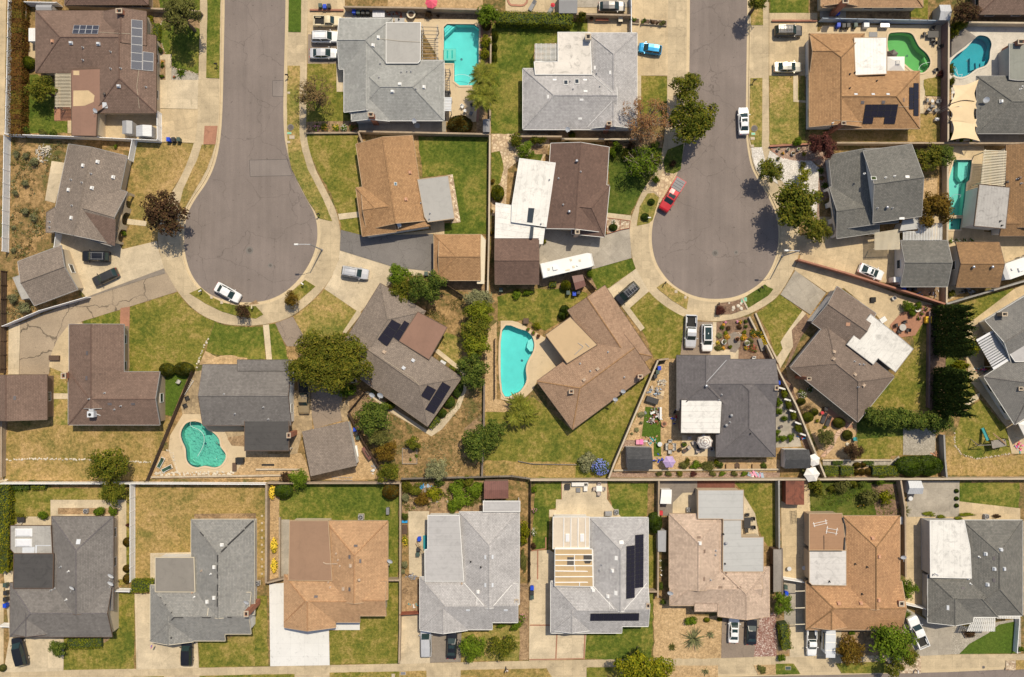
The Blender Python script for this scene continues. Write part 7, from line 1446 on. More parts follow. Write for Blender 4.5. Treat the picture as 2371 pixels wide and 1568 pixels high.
tree(8,10,118,6,'leaf_oak','round street tree beside the white gravel bed',105);tree(250,335,218,9,'leaf_oak','big spreading street tree in front of the arcade',215);tree(470,560,122,5,'leaf_gold','yellow-green tree below the big street tree',112);tree(1545,365,165,6.5,'leaf_copper','bronze-green tree between grey house and lap pool',165);tree(335,55,66,2.4,'leaf_lime','small lime tree on the white gravel',None,'broad',dens=.6);_o(490,15,48,'leaf_hedgedark','dark spiky cycad in the brown bed, upper',34,'cycad',.4,.05);_o(525,150,50,'leaf_hedgedark','dark spiky cycad in the brown bed, lower',34,'cycad',.4,.05);_a(505,85,28,'leaf_deep','bl_red','red-flowered plant between two cycads',.5,14);_a(495,235,30,'leaf_hedge','bl_yellow','yellow-flowered plant beside the arcade',.5,18);sh('leaf_olive',(-10,-50,36,'low shrub on white gravel by the pots'),(320,-40,34,'greyish bush at the end of the gravel'),(95,-95,20,'little bush on the gravel strip'))
for x,y,r,q in((1300,1275,62,'largest, left'),(1392,1265,42,'right by the birdbath'),(1332,1340,36,'small, below')):_b(x,y,r,'leaf_fresh','green shrub above the brick patio, '+q)
for i,(x,y)in enumerate(((1400,1375),(1430,1330),(1465,1290))):_a(x,y,26,'leaf_fresh','bl_pink','pink rose bush beside the brick patio, '+('lowest','middle','highest')[i],.7,12)
for i,x in enumerate(range(1700,1900,62)):_a(x,662,28,'leaf_fresh','bl_white','white-flowered bush above the mottled garage, number '+('one','two','three','four')[i]+' from left',.6,16)
sh('leaf_gold',(1690,1150,40,'yellowish bush behind the mottled garage'))
for i in range(8):_n(1548+(i%2)*14,1305+i*56,11-.4*(i%3),1.,'tall dark cypress of the upper row at the right wall, '+('first','second','third','fourth','fifth','sixth','seventh','last')[i]+' from the top',group='cypress trees along the right wall')
T(2,3)
for i in range(7):_n(1545+(i%2)*14,305+i*58,10.8-.4*(i%3),1.,'tall dark cypress of the lower row at the right wall, '+('first','second','third','fourth','fifth','sixth','last')[i]+' from the top',group='cypress trees along the right wall')
sh('leaf_lime',(1860,70,70,'lime shrub showing behind the upper cypress row',90,3.),(1770,245,78,'lime shrub between the two cypress rows',56,3.));_g([(960,735),(1330,765),(1735,800)],185,4.4,'leaf_deep','tall dark leafy hedge below the brown rotated house',.22,.34,loose=True)
tp('leaf_hedgedark',(1335,1185,150,'left one of the big twin clipped bushes',95,2.6),(1490,1178,140,'right one of the big twin clipped bushes',95,2.6))
for x,w,q in((592,128,'first from the left'),(740,118,'second from the left'),(1028,104,'third from the left'),(1152,130,'fourth from the left')):_g([(x-w/2,1232),(x+w/2,1232)],88,1.5,'leaf_hedge','square clipped box hedge in the bottom row, '+q,.05,.18)
for x,w,q in((648,90,'left'),(935,95,'right')):_g([(x-w/2,1155),(x+w/2,1155)],38,.7,'leaf_hedgedark','small dark clipped box in gravel, '+q+' one',.05,.15)
tp('leaf_copper',(830,1175,38,'brownish clipped bun by the dark box',30,.8),(888,1170,26,'small brownish bun by the dark box',None,.8),(825,1240,30,'brownish bun in the box row, left',None,.9),(878,1238,32,'brownish bun in the box row, middle',None,.9),(938,1235,36,'brownish bun in the box row, right',None,.9))
tp('leaf_hedge',(375,728,52,'round green bush beside the brick patio',48,1.4),(432,680,38,'smaller round green bush beside the brick patio',36,1.2));tp('leaf_gold',(663,782,58,'golden mounded bush at the house corner',50,1.3),(740,895,48,'golden mounded bush beside the teal chair',48,1.2),(312,582,40,'olive mounded bush near the white roses',34,1.1))
tree(528,920,82,3.2,'leaf_olive','small olive tree on the sandy yard');tree(795,1050,82,3.2,'leaf_bronze','small bronze tree beside the lower lawn');_a(322,515,48,'leaf_deep','bl_white','white rose bush near the brick chimney',1.,40);_a(395,470,40,'leaf_deep','bl_white','smaller white rose bush in the shade',.9,16);sh('leaf_lime',(457,762,20,'tiny lime bush on sand'),(527,820,18,'tiny lime bush lower on sand'));tree(385,640,70,2.2,'leaf_dry','twiggy bare bush on the sand',None,'open','bark',dens=.15)
for x,y,r,h,m,q in((450,1375,82,1.8,'leaf_gold','yellow-green, at left'),(600,1395,45,1.,'leaf_oak','small, in the middle'),(690,1365,78,1.8,'leaf_olive','olive, under the wall'),(785,1345,50,1.4,'leaf_oak','beside the olive one'),(870,1338,46,.9,'leaf_deep','bluish, in the shade'),(930,1470,92,2.4,'leaf_olive','largest, open'),(1090,1470,68,2.,'leaf_lime','brightest yellow-lime'),(1030,1315,50,1.6,'leaf_fresh','on the wall')):_b(x,y,r,m,'garden shrub above the rust-tan house, '+q,h=h)
for x,y,r,q in((100,590,42,'top'),(100,680,40,'second'),(150,500,32,'by the chimney'),(85,870,36,'fourth'),(75,930,36,'fifth'),(140,925,40,'lower middle'),(208,918,42,'lower right'),(150,735,32,'centre')):_b(x,y,r,'leaf_fresh','bright green plant in the narrow passage, '+q)
for i,(x,y)in enumerate(((150,515),(190,615),(235,715),(280,830))):_b(x,y,34,'leaf_hedge','dark green climber on the slanting wall, '+('topmost','second','third','lowest')[i]+' of four',52,1.6)
T(1,1)
tree(1335,985,112,4,'leaf_fresh','leafy tree at the drive edge, upper left of a clump');tree(1370,1095,118,4,'leaf_oak','leafy tree over the roof corner, lower left of a clump');tree(1585,1095,158,6,'leaf_deep','big dark round tree below the tan garage',150);tree(2080,1200,142,3.6,'leaf_sage','grey-green spreading tree above the column of trees',75);tree(2070,1335,130,5,'leaf_hedge','leafy green tree, first in the column along the wall',100);tree(2045,1480,140,5.5,'leaf_oak','deep green tree, second in the column along the wall',110);tree(325,1208,70,3.2,'leaf_copper','small copper-leaved street tree in the parkway',75);
tp('leaf_lime',(2238,218,62,'bright lime round bush on the flagstones',78,1.8));sh('leaf_copper',(2180,590,22,'small orange-leaved shrub on the mauve wall, lower'),(2175,390,24,'small orange-leaved shrub on the mauve wall, upper'),(2190,112,26,'orange-leaved shrub beside the curved flagstones'))
T(2,1)
tree(640,205,345,10,'leaf_gold','huge golden-green tree over the driveway',262,size=.36,dens=1.1);sh('leaf_fresh',(860,490,95,'leafy green shrub under the huge golden tree',75,2.4));tree(1078,720,172,5.5,'leaf_deep','broad dark green tree beside the board fence',150);tree(1135,915,122,4.5,'leaf_olive','olive tree below the broad dark tree',85);tree(1200,1055,112,4.5,'leaf_copper','bronze tree third down the board fence',95);tree(1232,1235,106,4.5,'leaf_oak','green tree at the foot of the board fence',90);tree(398,1295,88,3.6,'leaf_fresh','green tree spilling over the tan wall',75);sh('leaf_bronze',(285,1285,62,'bronze shrub on the terrace by the tan wall'))
tree(1460,970,66,3,'leaf_oak','small tree beside the timber bed',60);tree(1665,1215,98,4,'leaf_sage','grey-green rounded tree above the board fence',115);tree(2035,985,165,5.5,'leaf_deep','dark glossy tree at the dry lawn',140);tree(2205,870,100,4.5,'leaf_deep','dark tree leaning over the wall',130);tree(2035,60,135,5.5,'leaf_hedge','leafy green tree, third in the column along the wall',110);tree(2015,300,155,6,'leaf_deep','dark tree, lowest in the column along the wall',150)
tp('leaf_hedge',(1235,622,52,'clipped bush on the shaded wall of the taupe house',40,1.3));tp('leaf_hedgedark',(1862,435,58,'tall clipped bush at the corner of the taupe house',110,1.5),(1782,585,62,'clipped bush second along the curved path',56,1.2),(1720,690,46,'clipped bush third along the curved path',44,1.1));_g([(1605,815),(1690,735)],70,1.,'leaf_hedge','short green hedge at the bottom corner of the house');_g([(1790,258),(1872,308)],34,.7,'leaf_hedge','low green strip hedge beside the air conditioner')
tp('leaf_hedgedark',(252,1412,86,'dark clipped bush at the upper left of the lawn',72,2.2));tp('leaf_copper',(1245,1420,78,'dark clipped bush at the upper right of the lawn',72,2.2));_a(150,1425,32,'leaf_lime','bl_yellow','yellow shrub beside the dark clipped bush',1.4,150,75,fs=.2)
for x,y,r,m,q in((1395,1370,56,'leaf_gold','yellow, at left'),(1455,1400,70,'leaf_oak','dark, by the fence'),(1540,1490,75,'leaf_copper','bronze, low'),(1662,1435,75,'leaf_lime','bright leafy, in the middle'),(1860,1400,95,'leaf_fresh','wide, upper'),(1880,1500,110,'leaf_fresh','widest, lower'),(2040,1400,95,'leaf_fresh','upper right'),(1700,1335,50,'leaf_deep','small, on the fence'),(1960,1330,60,'leaf_oak','at the fence, right'),(1385,1470,42,'leaf_sage','grey, by the wall'),(1830,1555,60,'leaf_fresh','lowest')):_b(x,y,r,m,'plant in the overgrown vegetable garden, '+q,h=1.5)
T(3,0)
_g([(20,-200),(10,590)],112,1.9,'leaf_lime','bright green hedge at the lower left edge');_g([(1210,732),(1415,730)],112,1.6,'leaf_hedge','square clipped green hedge between two houses',.06);_g([(615,1262),(930,1248)],108,1.,'leaf_hedge','low green hedge in front of the dark grey house');tree(540,1300,84,2.6,'leaf_deep','small dark tree at the end of the low hedge',70)
tp('leaf_copper',(1170,318,36,'copper clipped ball along the white fence, upper',40,1.3),(1168,565,34,'copper clipped ball along the white fence, middle',34,1.3),(1170,660,36,'copper clipped ball along the white fence, lower',44,1.3));sh('leaf_purple',(1182,160,18,'small purple shrub along the white fence'));sh('leaf_fresh',(400,60,50,'spiky green plant beside the clear domed skylights'),(915,30,54,'green bush behind the dark grey house, left'),(1045,28,50,'green bush behind the dark grey house, right'));sh('leaf_gold',(190,75,60,'yellowish low plants above the patched lean-to',30,.6));tp('leaf_olive',(20,1487,34,'olive clipped bun at the bottom left edge',None,.9))
T(3,1)
_a(165,352,34,'leaf_lime','bl_yellow','upper of two bright yellow shrubs beside the driveway wall',1.2,170,80,fs=.2);_a(165,540,34,'leaf_lime','bl_yellow','lower of two bright yellow shrubs beside the driveway wall',1.2,170,74,fs=.2);_a(1382,318,36,'leaf_hedge','bl_yellow','yellow-flecked bush along the narrow passage',.9,60,66);sh('leaf_deep',(1382,80,36,'dark bush in the passage beside the blue crate'));sh('leaf_sage',(1378,525,36,'grey-green plant in the passage'),(1360,590,26,'small grey weed in the passage'))
tree(2010,1295,122,3.8,'leaf_fresh','round green tree beside the black sedan');tree(2292,1275,125,3.8,'leaf_oak','round open tree second from the black sedan',110,dens=.6);sh('leaf_fresh',(2265,1090,50,'green shrub at the corner of the pale grey house',26),(2400,1090,60,'green shrub right of the chimney corner',60,1.4))
T(3,2)
tp('leaf_hedgedark',(1326,140,68,'dark green egg-shaped bush between two houses',98,2.2));tree(1200,1500,262,7,'leaf_lime','big lime-green street tree at the bottom edge',185);tree(1185,1350,45,4,'leaf_deep','dark tip of foliage above the big lime street tree',45)
_o(1680,1210,128,'leaf_agave','large branching aloe on the sandy yard',70,'aloe',.5,.1);_o(1835,1172,46,'leaf_sage','small grass tuft right of the large aloe',40,'grass_tuft',.1,.03);_o(1482,1285,44,'leaf_olive','small grass tuft left of the large aloe',40,'grass_tuft',.1,.03);_o(1788,1512,48,'leaf_sage','grass tuft in the sandy parkway, left',40,'grass_tuft',.1,.03);sh('leaf_olive',(2312,1492,46,'rounded tuft in the sandy parkway, right',None,.5));sh('leaf_fresh',(1665,1050,66,'loose green shrub at the pinkish house front',50,1.2));tp('leaf_lime',(1805,1040,30,'yellow-green bun at the front step, left',24,.6),(1925,1035,26,'yellow-green bun at the front step, right',18,.6))
sh('leaf_lime',(110,200,52,'tall lime shrub between two houses, upper',90,2.),(105,300,40,'tall lime shrub between two houses, lower',50,2.));_a(203,225,28,'leaf_fresh','bl_white','white-flowered bush beside the lime shrubs',.8,30,42);_a(205,20,28,'leaf_fresh','bl_pink','pink-flowered bush beside the strip lawn',.8,24,36);sh('leaf_bronze',(200,350,26,'reddish bush at the end of the strip lawn',40));_a(95,1020,34,'leaf_fresh','bl_pink','pink-flecked bush at the pale house corner',1.,24,64);sh('leaf_deep',(1400,870,28,'dark shrub by the satellite dish',32),(1375,730,30,'dark shrub at the white gate',40));sh('leaf_olive',(105,500,32,'dry creeping plant beside the fence',120,.6))
T(2,2)
palm(75,690,118,2.2,'leaf_palm','cluster of pygmy palms below the aqua pool',30,True,.34,.5,'palm_cluster','palm',((-.35,-.3,1.),(.25,.25,1.15),(-.1,.75,.9),(.55,-.2,.8)));_a(820,1192,92,'leaf_deep','bl_blue','blue-flowered bush against the slanting wall',1.8,420,85,fs=.16);sh('leaf_sage',(690,1140,98,'grey-green shrub beside the blue-flowered bush',90,1.7));sh('leaf_fresh',(205,1400,34,'yellow-green bush at the patio lawn edge',40));_a(205,1400,28,'leaf_fresh','bl_yellow','yellow-flowered bush at the edge of the strip lawn',.7,24)
for x,y,r,m,q in((1600,1170,48,'leaf_olive','first'),(1625,1140,36,'leaf_gold','second'),(1700,1170,55,'leaf_fresh','third, bushy'),(1820,1180,62,'leaf_olive','fourth, wide'),(1915,1165,40,'leaf_deep','fifth'),(1890,1140,26,'leaf_lime','sixth, small'),(2330,1175,34,'leaf_deep','last, by the brown benches')):_b(x,y,r,m,'garden plant along the low cream wall, '+q+' from the left',h=.9)
for x,m,q in((1360,'leaf_olive','first'),(1450,'leaf_olive','second'),(1550,'leaf_gold','third'),(1680,'leaf_purple','fourth, purplish'),(1860,'leaf_olive','fifth'),(1945,'leaf_fresh','sixth'),(2060,'leaf_olive','seventh'),(2148,'leaf_fresh','eighth')):_b(x,1253,36,m,'small shrub in the gravel border under the cream wall, '+q,28,.6)
for i,(x,y,r)in enumerate(((1195,705,34),(1155,845,26),(1195,780,18),(1110,880,14))):_b(x,y,r,'leaf_sage','grey succulent clump along the dark wall, '+('largest','second','third','smallest')[i],h=.4)
T(1,2)
tp('leaf_lime',(500,1075,50,'lime clipped ball beside the reddish shed',None,1.7));tp('leaf_hedgedark',(490,1300,44,'dark clipped ball near the tan house corner, upper',None,1.5),(465,1355,40,'dark clipped ball near the tan house corner, lower',None,1.4));_g([(345,1065),(412,1065)],46,1.,'leaf_hedge','small box hedge below the travel trailer',.05);tp('leaf_hedgedark',(1292,300,34,'dark ball shrub in the oval parkway, upper',30,.8),(1233,440,38,'dark ball shrub in the oval parkway, lower',36,.9),(938,538,40,'dark ball shrub in the red-edged planter',34,.9));sh('leaf_purple',(1925,1310,52,'purple bush in the rock bed by the kerb',48,1.));_a(938,487,26,'leaf_sage','bl_white','white-flowered plant in the red-edged planter',.4,26);sh('leaf_fresh',(50,1160,50,'flowering shrub under the brown garage',None,.9),(140,1145,60,'dark climbing shrub below the brown garage',30,.9),(715,975,40,'dark twiggy shrub beside the board fence'));sh('leaf_lime',(225,1450,42,'lime shrub beside the pool deck',36,.8),(300,670,22,'small shrub at the lower white patio roof'),(858,590,22,'small shrub at the brown house corner'))
for x,y,r,l,f,q in((1978,1418,16,'leaf_fresh','bl_pink','pink blooms by the pavement'),(1960,1440,16,'leaf_fresh','bl_orange','orange blooms by the pavement'),(2088,1412,14,'leaf_fresh','bl_pink','small pink blooms in the middle'),(2116,1416,22,'leaf_fresh','bl_orange','orange blooms in the middle'),(1992,1548,34,'leaf_lime','bl_orange','large orange mound, left'),(2145,1558,36,'leaf_lime','bl_orange','large orange mound, right'),(1908,1608,22,'leaf_lime','bl_yellow','yellow-red blooms by the stepping stones'),(2250,1520,52,'leaf_deep','bl_orange','dark rose bush with coral blooms'),(1960,1655,22,'leaf_hedge','bl_orange','orange-tipped plant, lower left'),(2170,1660,24,'leaf_hedge','bl_orange','orange-tipped plant, lower right'),(2230,1660,46,'leaf_olive','bl_red','reddish low mound, lower right')):_a(x,y,r,l,f,'flower garden plant with '+q,.5,34 if r<30 else 90)
for x,y,r,m,q in((2165,1410,20,'leaf_deep','dark, top right'),(2162,1455,20,'leaf_deep','dark, second on the right'),(2005,1475,26,'leaf_bronze','bronze, upper left'),(2105,1460,28,'leaf_bronze','twiggy, centre'),(1950,1468,24,'leaf_deep','bluish, upper left'),(1980,1520,26,'leaf_hedge','green, left of the circle'),(2150,1510,26,'leaf_hedge','green, right of the circle'),(1920,1540,32,'leaf_sage','grey mound, left'),(1912,1650,36,'leaf_olive','olive mound, lowest left'),(2020,1645,22,'leaf_hedge','small, below the circle'),(2210,1590,30,'leaf_olive','olive, far right')):_b(x,y,r,m,'flower garden shrub, '+q,h=.5)
T(1,2);_g([(2300,1500),(2330,1590),(2380,1690)],34,.4,'leaf_yellow','yellow flower strip between cream kerbs',.1,.16,cat='flower bed')
T(3,3)
tree(755,1335,135,4.6,'leaf_copper','bronze-green round tree beside the covered trailer',125);tree(1150,1240,205,6.5,'leaf_fresh','large feathery tree in front of the rust-tan house',170,dens=.7);tree(1310,1380,90,4.5,'leaf_oak','leafy right-hand tree of the front clump',80,dens=.8);tree(1150,1480,85,4.5,'leaf_oak','leafy tree over the bottom kerb',85,dens=.8);tree(1292,750,76,3.2,'leaf_fresh','small tree between the rust-tan and slate houses',98);tree(135,880,95,3.8,'leaf_fresh','green tree at the left of the side court',98);_g([(150,1080),(170,1200),(185,1320)],92,1.8,'leaf_hedge','tall vine hedge left of the white pickup and trailer',.25);sh('leaf_fresh',(130,1390,40,'green shrub in the bottom parkway',40),(780,1160,32,'small shrub at the rust-tan house front',22),(1270,985,42,'shrub beside the white gate',42,1.4),(2345,1310,26,'shrub at the right edge by the turf',30));_o(1250,25,82,'leaf_olive','yucca at the grey wall',46,'yucca',.5,.06);sh('leaf_bronze',(1870,1170,50,'dark shrub in the round basin',34,.7),(2118,75,40,'reddish plant beside the air conditioner',24,.6))
for i,(x,y,r,ry)in enumerate(((1490,55,62,26),(1605,82,48,22),(1765,95,42,20),(1845,62,90,20))):_b(x,y,r,'leaf_hedge','low green plant behind the slate house, '+('leftmost','second','third','rightmost')[i],ry,.5)
for i,y in enumerate((-155,-85,-20)):T(3,3);_e(1750,y,20,'leaf_hedgedark','small dark ball along the concrete court, '+('upper','middle','lower')[i]+' of three',None,.6)
T(0,2)
for x,y,r,m,q in((930,1420,50,'leaf_fresh','first, by the house wall'),(1075,1440,60,'leaf_oak','left of the pale branches'),(1330,1470,60,'leaf_oak','right of the pale branches'),(1150,1580,50,'leaf_fresh','below the pale branches'),(1290,1570,60,'leaf_hedge','beside the pavement'),(1330,1660,40,'leaf_fresh','lowest by the pavement'),(985,1365,40,'leaf_deep','under the cream wall'),(1110,1355,46,'leaf_bronze','bronze, under the cream wall'),(1320,1350,50,'leaf_deep','dark, at the road end of the wall')):_b(x,y,r,m,'shrub in the shady garden, '+q,h=1.6)
def _v(pts,n,mats,label,size=.3,h=.25,seed=1,name='weeds',cat='weeds'):
 q=[P(x,y)for x,y in pts];q=[(p.x,p.y)for p in q];c=Vector((*q[0],0));r=random.Random(seed);mb=MB();x0,x1,y0,y1=min(p[0]for p in q),max(p[0]for p in q),min(p[1]for p in q),max(p[1]for p in q)
 while n>0:
  p=Vector((r.uniform(x0,x1),r.uniform(y0,y1),0));d=noise.noise(p*.35+Vector((seed,0,0)))+.6*noise.noise(p*1.3)
  n-=1
  if d<.05 or not inside((p.x,p.y),q):continue
  for k in range(7):j0=len(mb.f);e=p+Vector((r.gauss(0,.16),r.gauss(0,.16),r.uniform(.06,h)));card(mb,e,(rdir(r,.1)+Vector((0,0,.6))).normalized(),size*r.uniform(.5,1.1),r,.5);mb.m[-1]=int(d*6+r.random())%len(mats)
 return tag(mb.build(name,mats,None,c,uv=False),label,cat,kind='stuff')
T(1,0);_v([(110,-280),(640,-250),(600,-90),(470,-90),(405,310),(500,330),(420,420),(420,700),(150,880),(110,700)],1500,['leaf_sage','leaf_dry','leaf_olive'],'rough weeds and dry grass in the yard behind the taupe house');_v([(70,1000),(340,1270),(360,1300),(60,1420)],420,['leaf_sage','leaf_dry'],'rough weeds below the taupe garage',seed=2)
T(2,1);_v([(1240,700),(1590,880),(1900,560),(1950,420),(2105,420),(2090,1280),(1330,1290)],1500,['leaf_dry','leaf_olive','leaf_sage'],'dry grass and weeds behind the taupe solar house',.22,.15,3);_v([(1345,1335),(2100,1330),(2100,1560),(1345,1600)],900,['leaf_fresh','leaf_olive','leaf_gold'],'low growth covering the vegetable garden',.25,.35,4);_v([(1560,-270),(1930,-390),(1990,-300),(1920,0),(1700,60)],500,['leaf_dry','leaf_olive'],'dry weeds beside the brown patio roof',.22,.15,5)
T(2,3);_v([(390,1330),(1200,1330),(1200,1630),(390,1630)],700,['leaf_fresh','leaf_olive'],'low growth in the garden above the rust-tan house',.22,.2,6)
T(0,1);car(665,195,0,'mini','car_cream','cream pickup with open bed parked beside the low brick wall');car(642,342,0,'suv','car_white','white SUV between the cream pickup and silver sedan',rack=2);car(624,494,0,'sedan','car_silver','silver sedan on the dark driveway below the white SUV')
T(1,0);car(888,808,179,'suv','car_black','black SUV on the concrete court near the taupe house',rack=2);car(975,1000,205,'wagon','car_graphite','dark grey hatchback angled on the concrete court');car(2108,1142,-29,'sedan','car_white','white sedan at the kerb of the west cul-de-sac')
T(1,1);car(918,958,-9,'suv','car_silver','silver SUV on the pale drive beside the asphalt driveway',rack=2)
T(0,2);car(1280,452,172,'hatch','car_blue','bright blue hatchback on the concrete driveway');car(2146,1120,92,'sedan','car_white','white sedan with sunroof parked along the east road',roof='half');car(925,62,0,'wagon','car_darkgrey','car under a silver-edged dark cover at the top edge')
T(0,3);car(190,287,0,'suv','car_graphite','large black SUV with roof rack beside the low brick wall',rack=4);car(184,622,0,'sedan','car_champagne','champagne sedan on the driveway of the tan solar house')
T(1,2);r=car(1482,238,239,'longpick','car_red','red pickup with a covered bed at the east cul-de-sac kerb',roof='half');m=MB();[m.box((-2.75+i*.52,0,1.2),(.47,1.72,.07))for i in range(4)];m.build('bed_cover','pl_grey',r,uv=False);car(1062,1152,221,'suv','car_black','black SUV with roof bars on the diagonal driveway',rack=5)
T(1,3);car(956,950,-22,'coupe','car_white','white sports coupe above the brick-red wall',roof='half')
T(2,2);car(1656,-62,268,'pickup','car_silver','silver pickup with open bed beside the white SUV');car(1806,-6,270,'suv','car_white','white SUV with glass roof beside the flower garden',roof='pano')
T(2,1);r=car(445,545,270,'pickup','car_gold','gold pickup with black bed cover under the golden tree');m=MB();m.box((-1.8,0,1.14),(1.95,1.7,.06));m.build('bed_cover','soot',r,uv=False)
T(3,0);car(182,1330,104,'van','car_black','black van parked askew at the lower left corner');car(1732,1335,90,'suv','car_black','black SUV half under the eave of the peeling grey roof')
T(3,1);car(1574,1246,91,'van','car_silver','silver minivan at the pale grey house');car(1812,1272,88,'sedan','car_black','black sedan beside the silver minivan',roof='half')
T(3,2);car(2055,1125,88,'sedan','car_white','white sedan with sunroof on the cracked asphalt drive',roof='half');car(2218,1142,88,'muscle','car_black','black coupe on the cracked asphalt drive')
T(3,3);car(404,1242,270,'mini','car_white','white pickup backed against the rust-tan house');car(1388,1150,113,'pickup','car_white','white pickup parked askew beside the lattice arbour')
def trailer(a,b,wd,h,label,cap=True,name='travel_trailer',body='metal_white',vents=()):
 A,B=P(*a,h),P(*b,h);d=B-A;d.z=0;Lt=d.length;c=(A+B)/2;c.z=0;root=empty(name,c,math.atan2(d.y,d.x),label,'trailer');w=wd/4*S;m=MB()
 pr=[(-Lt/2,.5),(-Lt/2,h-.12),(-Lt/2+.12,h),(Lt/2-.9,h),(Lt/2-.35,h-.35),(Lt/2,h-1.2),(Lt/2-.1,.5)]if cap else[(-Lt/2,.5),(-Lt/2,h),(Lt/2,h),(Lt/2,.5)]
 n=len(pr);f=lambda s,k:[(x,s*w/2*(1 if x<Lt/2-.5 else k),z)for x,z in pr];v=f(1,.86)+f(-1,.86);m.mesh(v,[tuple(range(n)),tuple(range(2*n-1,n-1,-1))]+[(i,n+i,n+(i+1)%n,(i+1)%n)for i in range(n)]);m.build('body',body,root,uv=False)
 m=MB();[m.box((0,s*(w/2+.01),h-.7),(Lt*.75,.03,.5))for s in(1,-1)];m.build('window_band','car_glass',root,uv=False);m=MB();m.box((0,0,h+.01),(Lt*.8,w*.97,.03));[m.box((0,s*w*.47,h+.03),(Lt*.82,.05,.05))for s in(1,-1)];m.build('roof_skin','seal_white',root,uv=False)
 for u,q,l,k,z in vents:m=MB();m.box((u*Lt,q*w,h+z/2),(l,k,z),0,0,.9);m.build('roof_vent','trim_cream' if z<.2 else 'metal_white',root,uv=False)
 for s in(1,-1):
  for u in(-.12,.0):m=MB();m.tube((u*Lt,s*(w/2-.22),.35),(u*Lt,s*(w/2-.02),.35),.34,.34,14);m.build('wheel','tyre',root,uv=False)
 return root
T(1,2);trailer((272,942),(758,830),132,3.0,'long white travel trailer parked beside the dark brown garage',vents=((.08,.28,.4,.4,.12),(.24,.1,.4,.4,.12),(-.36,.0,.4,.4,.12),(.1,-.22,.4,.4,.12),(-.24,-.02,.85,.75,.3),(.17,-.18,.3,.3,.2),(-.02,-.34,.8,.25,.1)))
T(1,3);trailer((2700,780),(2172,965),150,3.0,'white motorhome cut by the right edge below the mottled garage',vents=((.33,-.05,.4,.4,.25),(.2,.12,.95,.75,.3)))
T(3,3);r=trailer((578,1352),(582,1140),98,2.3,'grey-roofed box trailer beside the white pickup',False,'box_trailer','trim_white');m=MB();[m.box((-2.+i*1.35,0,2.36),(1.2,1.6,.03))for i in range(4)];m.build('roof_panels','metal_pale',r,uv=False)
def lamp(bx,by,tx,ty,lx,ly,label):
 b=P(bx,by);t=P(tx,ty,7.8);l=P(lx,ly,8.2);root=empty('street_lamp',b,0,label,'street lamp');m=MB();m.tube(b,(b.x,b.y,7.8),.13,.08,10);m.lathe([(.2,0),(.2,.3),(.13,.4)],b,10);m.build('pole','metal_grey',root,b,uv=False)
 top=Vector((b.x,b.y,7.75));d=Vector((l.x-b.x,l.y-b.y,0));d=d.normalized()*2.2;m=MB();m.path([top,top+d*.4+Vector((0,0,.3)),top+d*.95+Vector((0,0,.4))],.045);m.build('arm','metal_pale',root,b,uv=False);m=MB();q=top+d+Vector((0,0,.38));m.box(q,(.7,.32,.16),math.atan2(d.y,d.x),0,.7);m.build('lantern','metal_white',root,b,uv=False)
T(1,1);lamp(612,748,500,710,390,695,'tall street lamp with arm over the west cul-de-sac')
T(1,3);lamp(130,805,280,760,210,752,'tall street lamp with arm at the east cul-de-sac')
for r,c,x,y,a,m,l in((0,0,1992,590,0,'soot','black mailbox in the green parkway at top left'),(0,1,285,692,180,'soot','black mailbox at the kerb beside the dry street tree'),(0,2,2252,740,180,'soot','black mailbox on the parkway above the street-parked sedan'),(1,0,1850,1128,30,'metal_white','white mailbox near the white sedan'),(1,1,575,412,200,'soot','black mailbox where the strip lawn ends'),(1,1,430,1062,140,'metal_white','white mailbox near the small copper tree'),(1,2,1270,448,0,'metal_white','white mailbox beside two dark ball shrubs'),(1,2,1420,1055,60,'soot','black mailbox at the curved parkway below the east cul-de-sac'),(1,2,1918,1250,90,'soot','dark mailbox above the purple bush'),(1,2,2322,1095,130,'soot','dark mailbox on the shaded grass by the east lamp'),(1,0,2330,1280,90,'trim_cream','cream mailbox above the small bronze street tree'),(3,3,1390,1520,90,'metal_white','white mailbox at the bottom kerb')):T(r,c);mailbox(x,y,a,m,l)
for r,c,x,y,R,l,z in((1,0,2310,750,34,'manhole cover in the middle of the west cul-de-sac',-.12),(1,1,132,890,22,'small manhole cover right of the larger one, west side',-.12),(1,2,1885,775,30,'manhole cover in the middle of the east cul-de-sac',-.12),(1,2,2078,770,20,'small manhole cover right of the larger one, east side',-.12),(3,3,1995,1475,14,'dark round cover in the bottom pavement',.05)):T(r,c);cover(x,y,R*.55,'iron',l,z=z,ring=1.8)
for r,c,x,y,l in((0,1,323,1182,'round brick-ringed meter pit in the west parkway'),(0,2,2243,1192,'round brick-ringed meter pit in the east parkway')):T(r,c);cover(x,y,22,'iron',l,z=.16,ring=1.35)
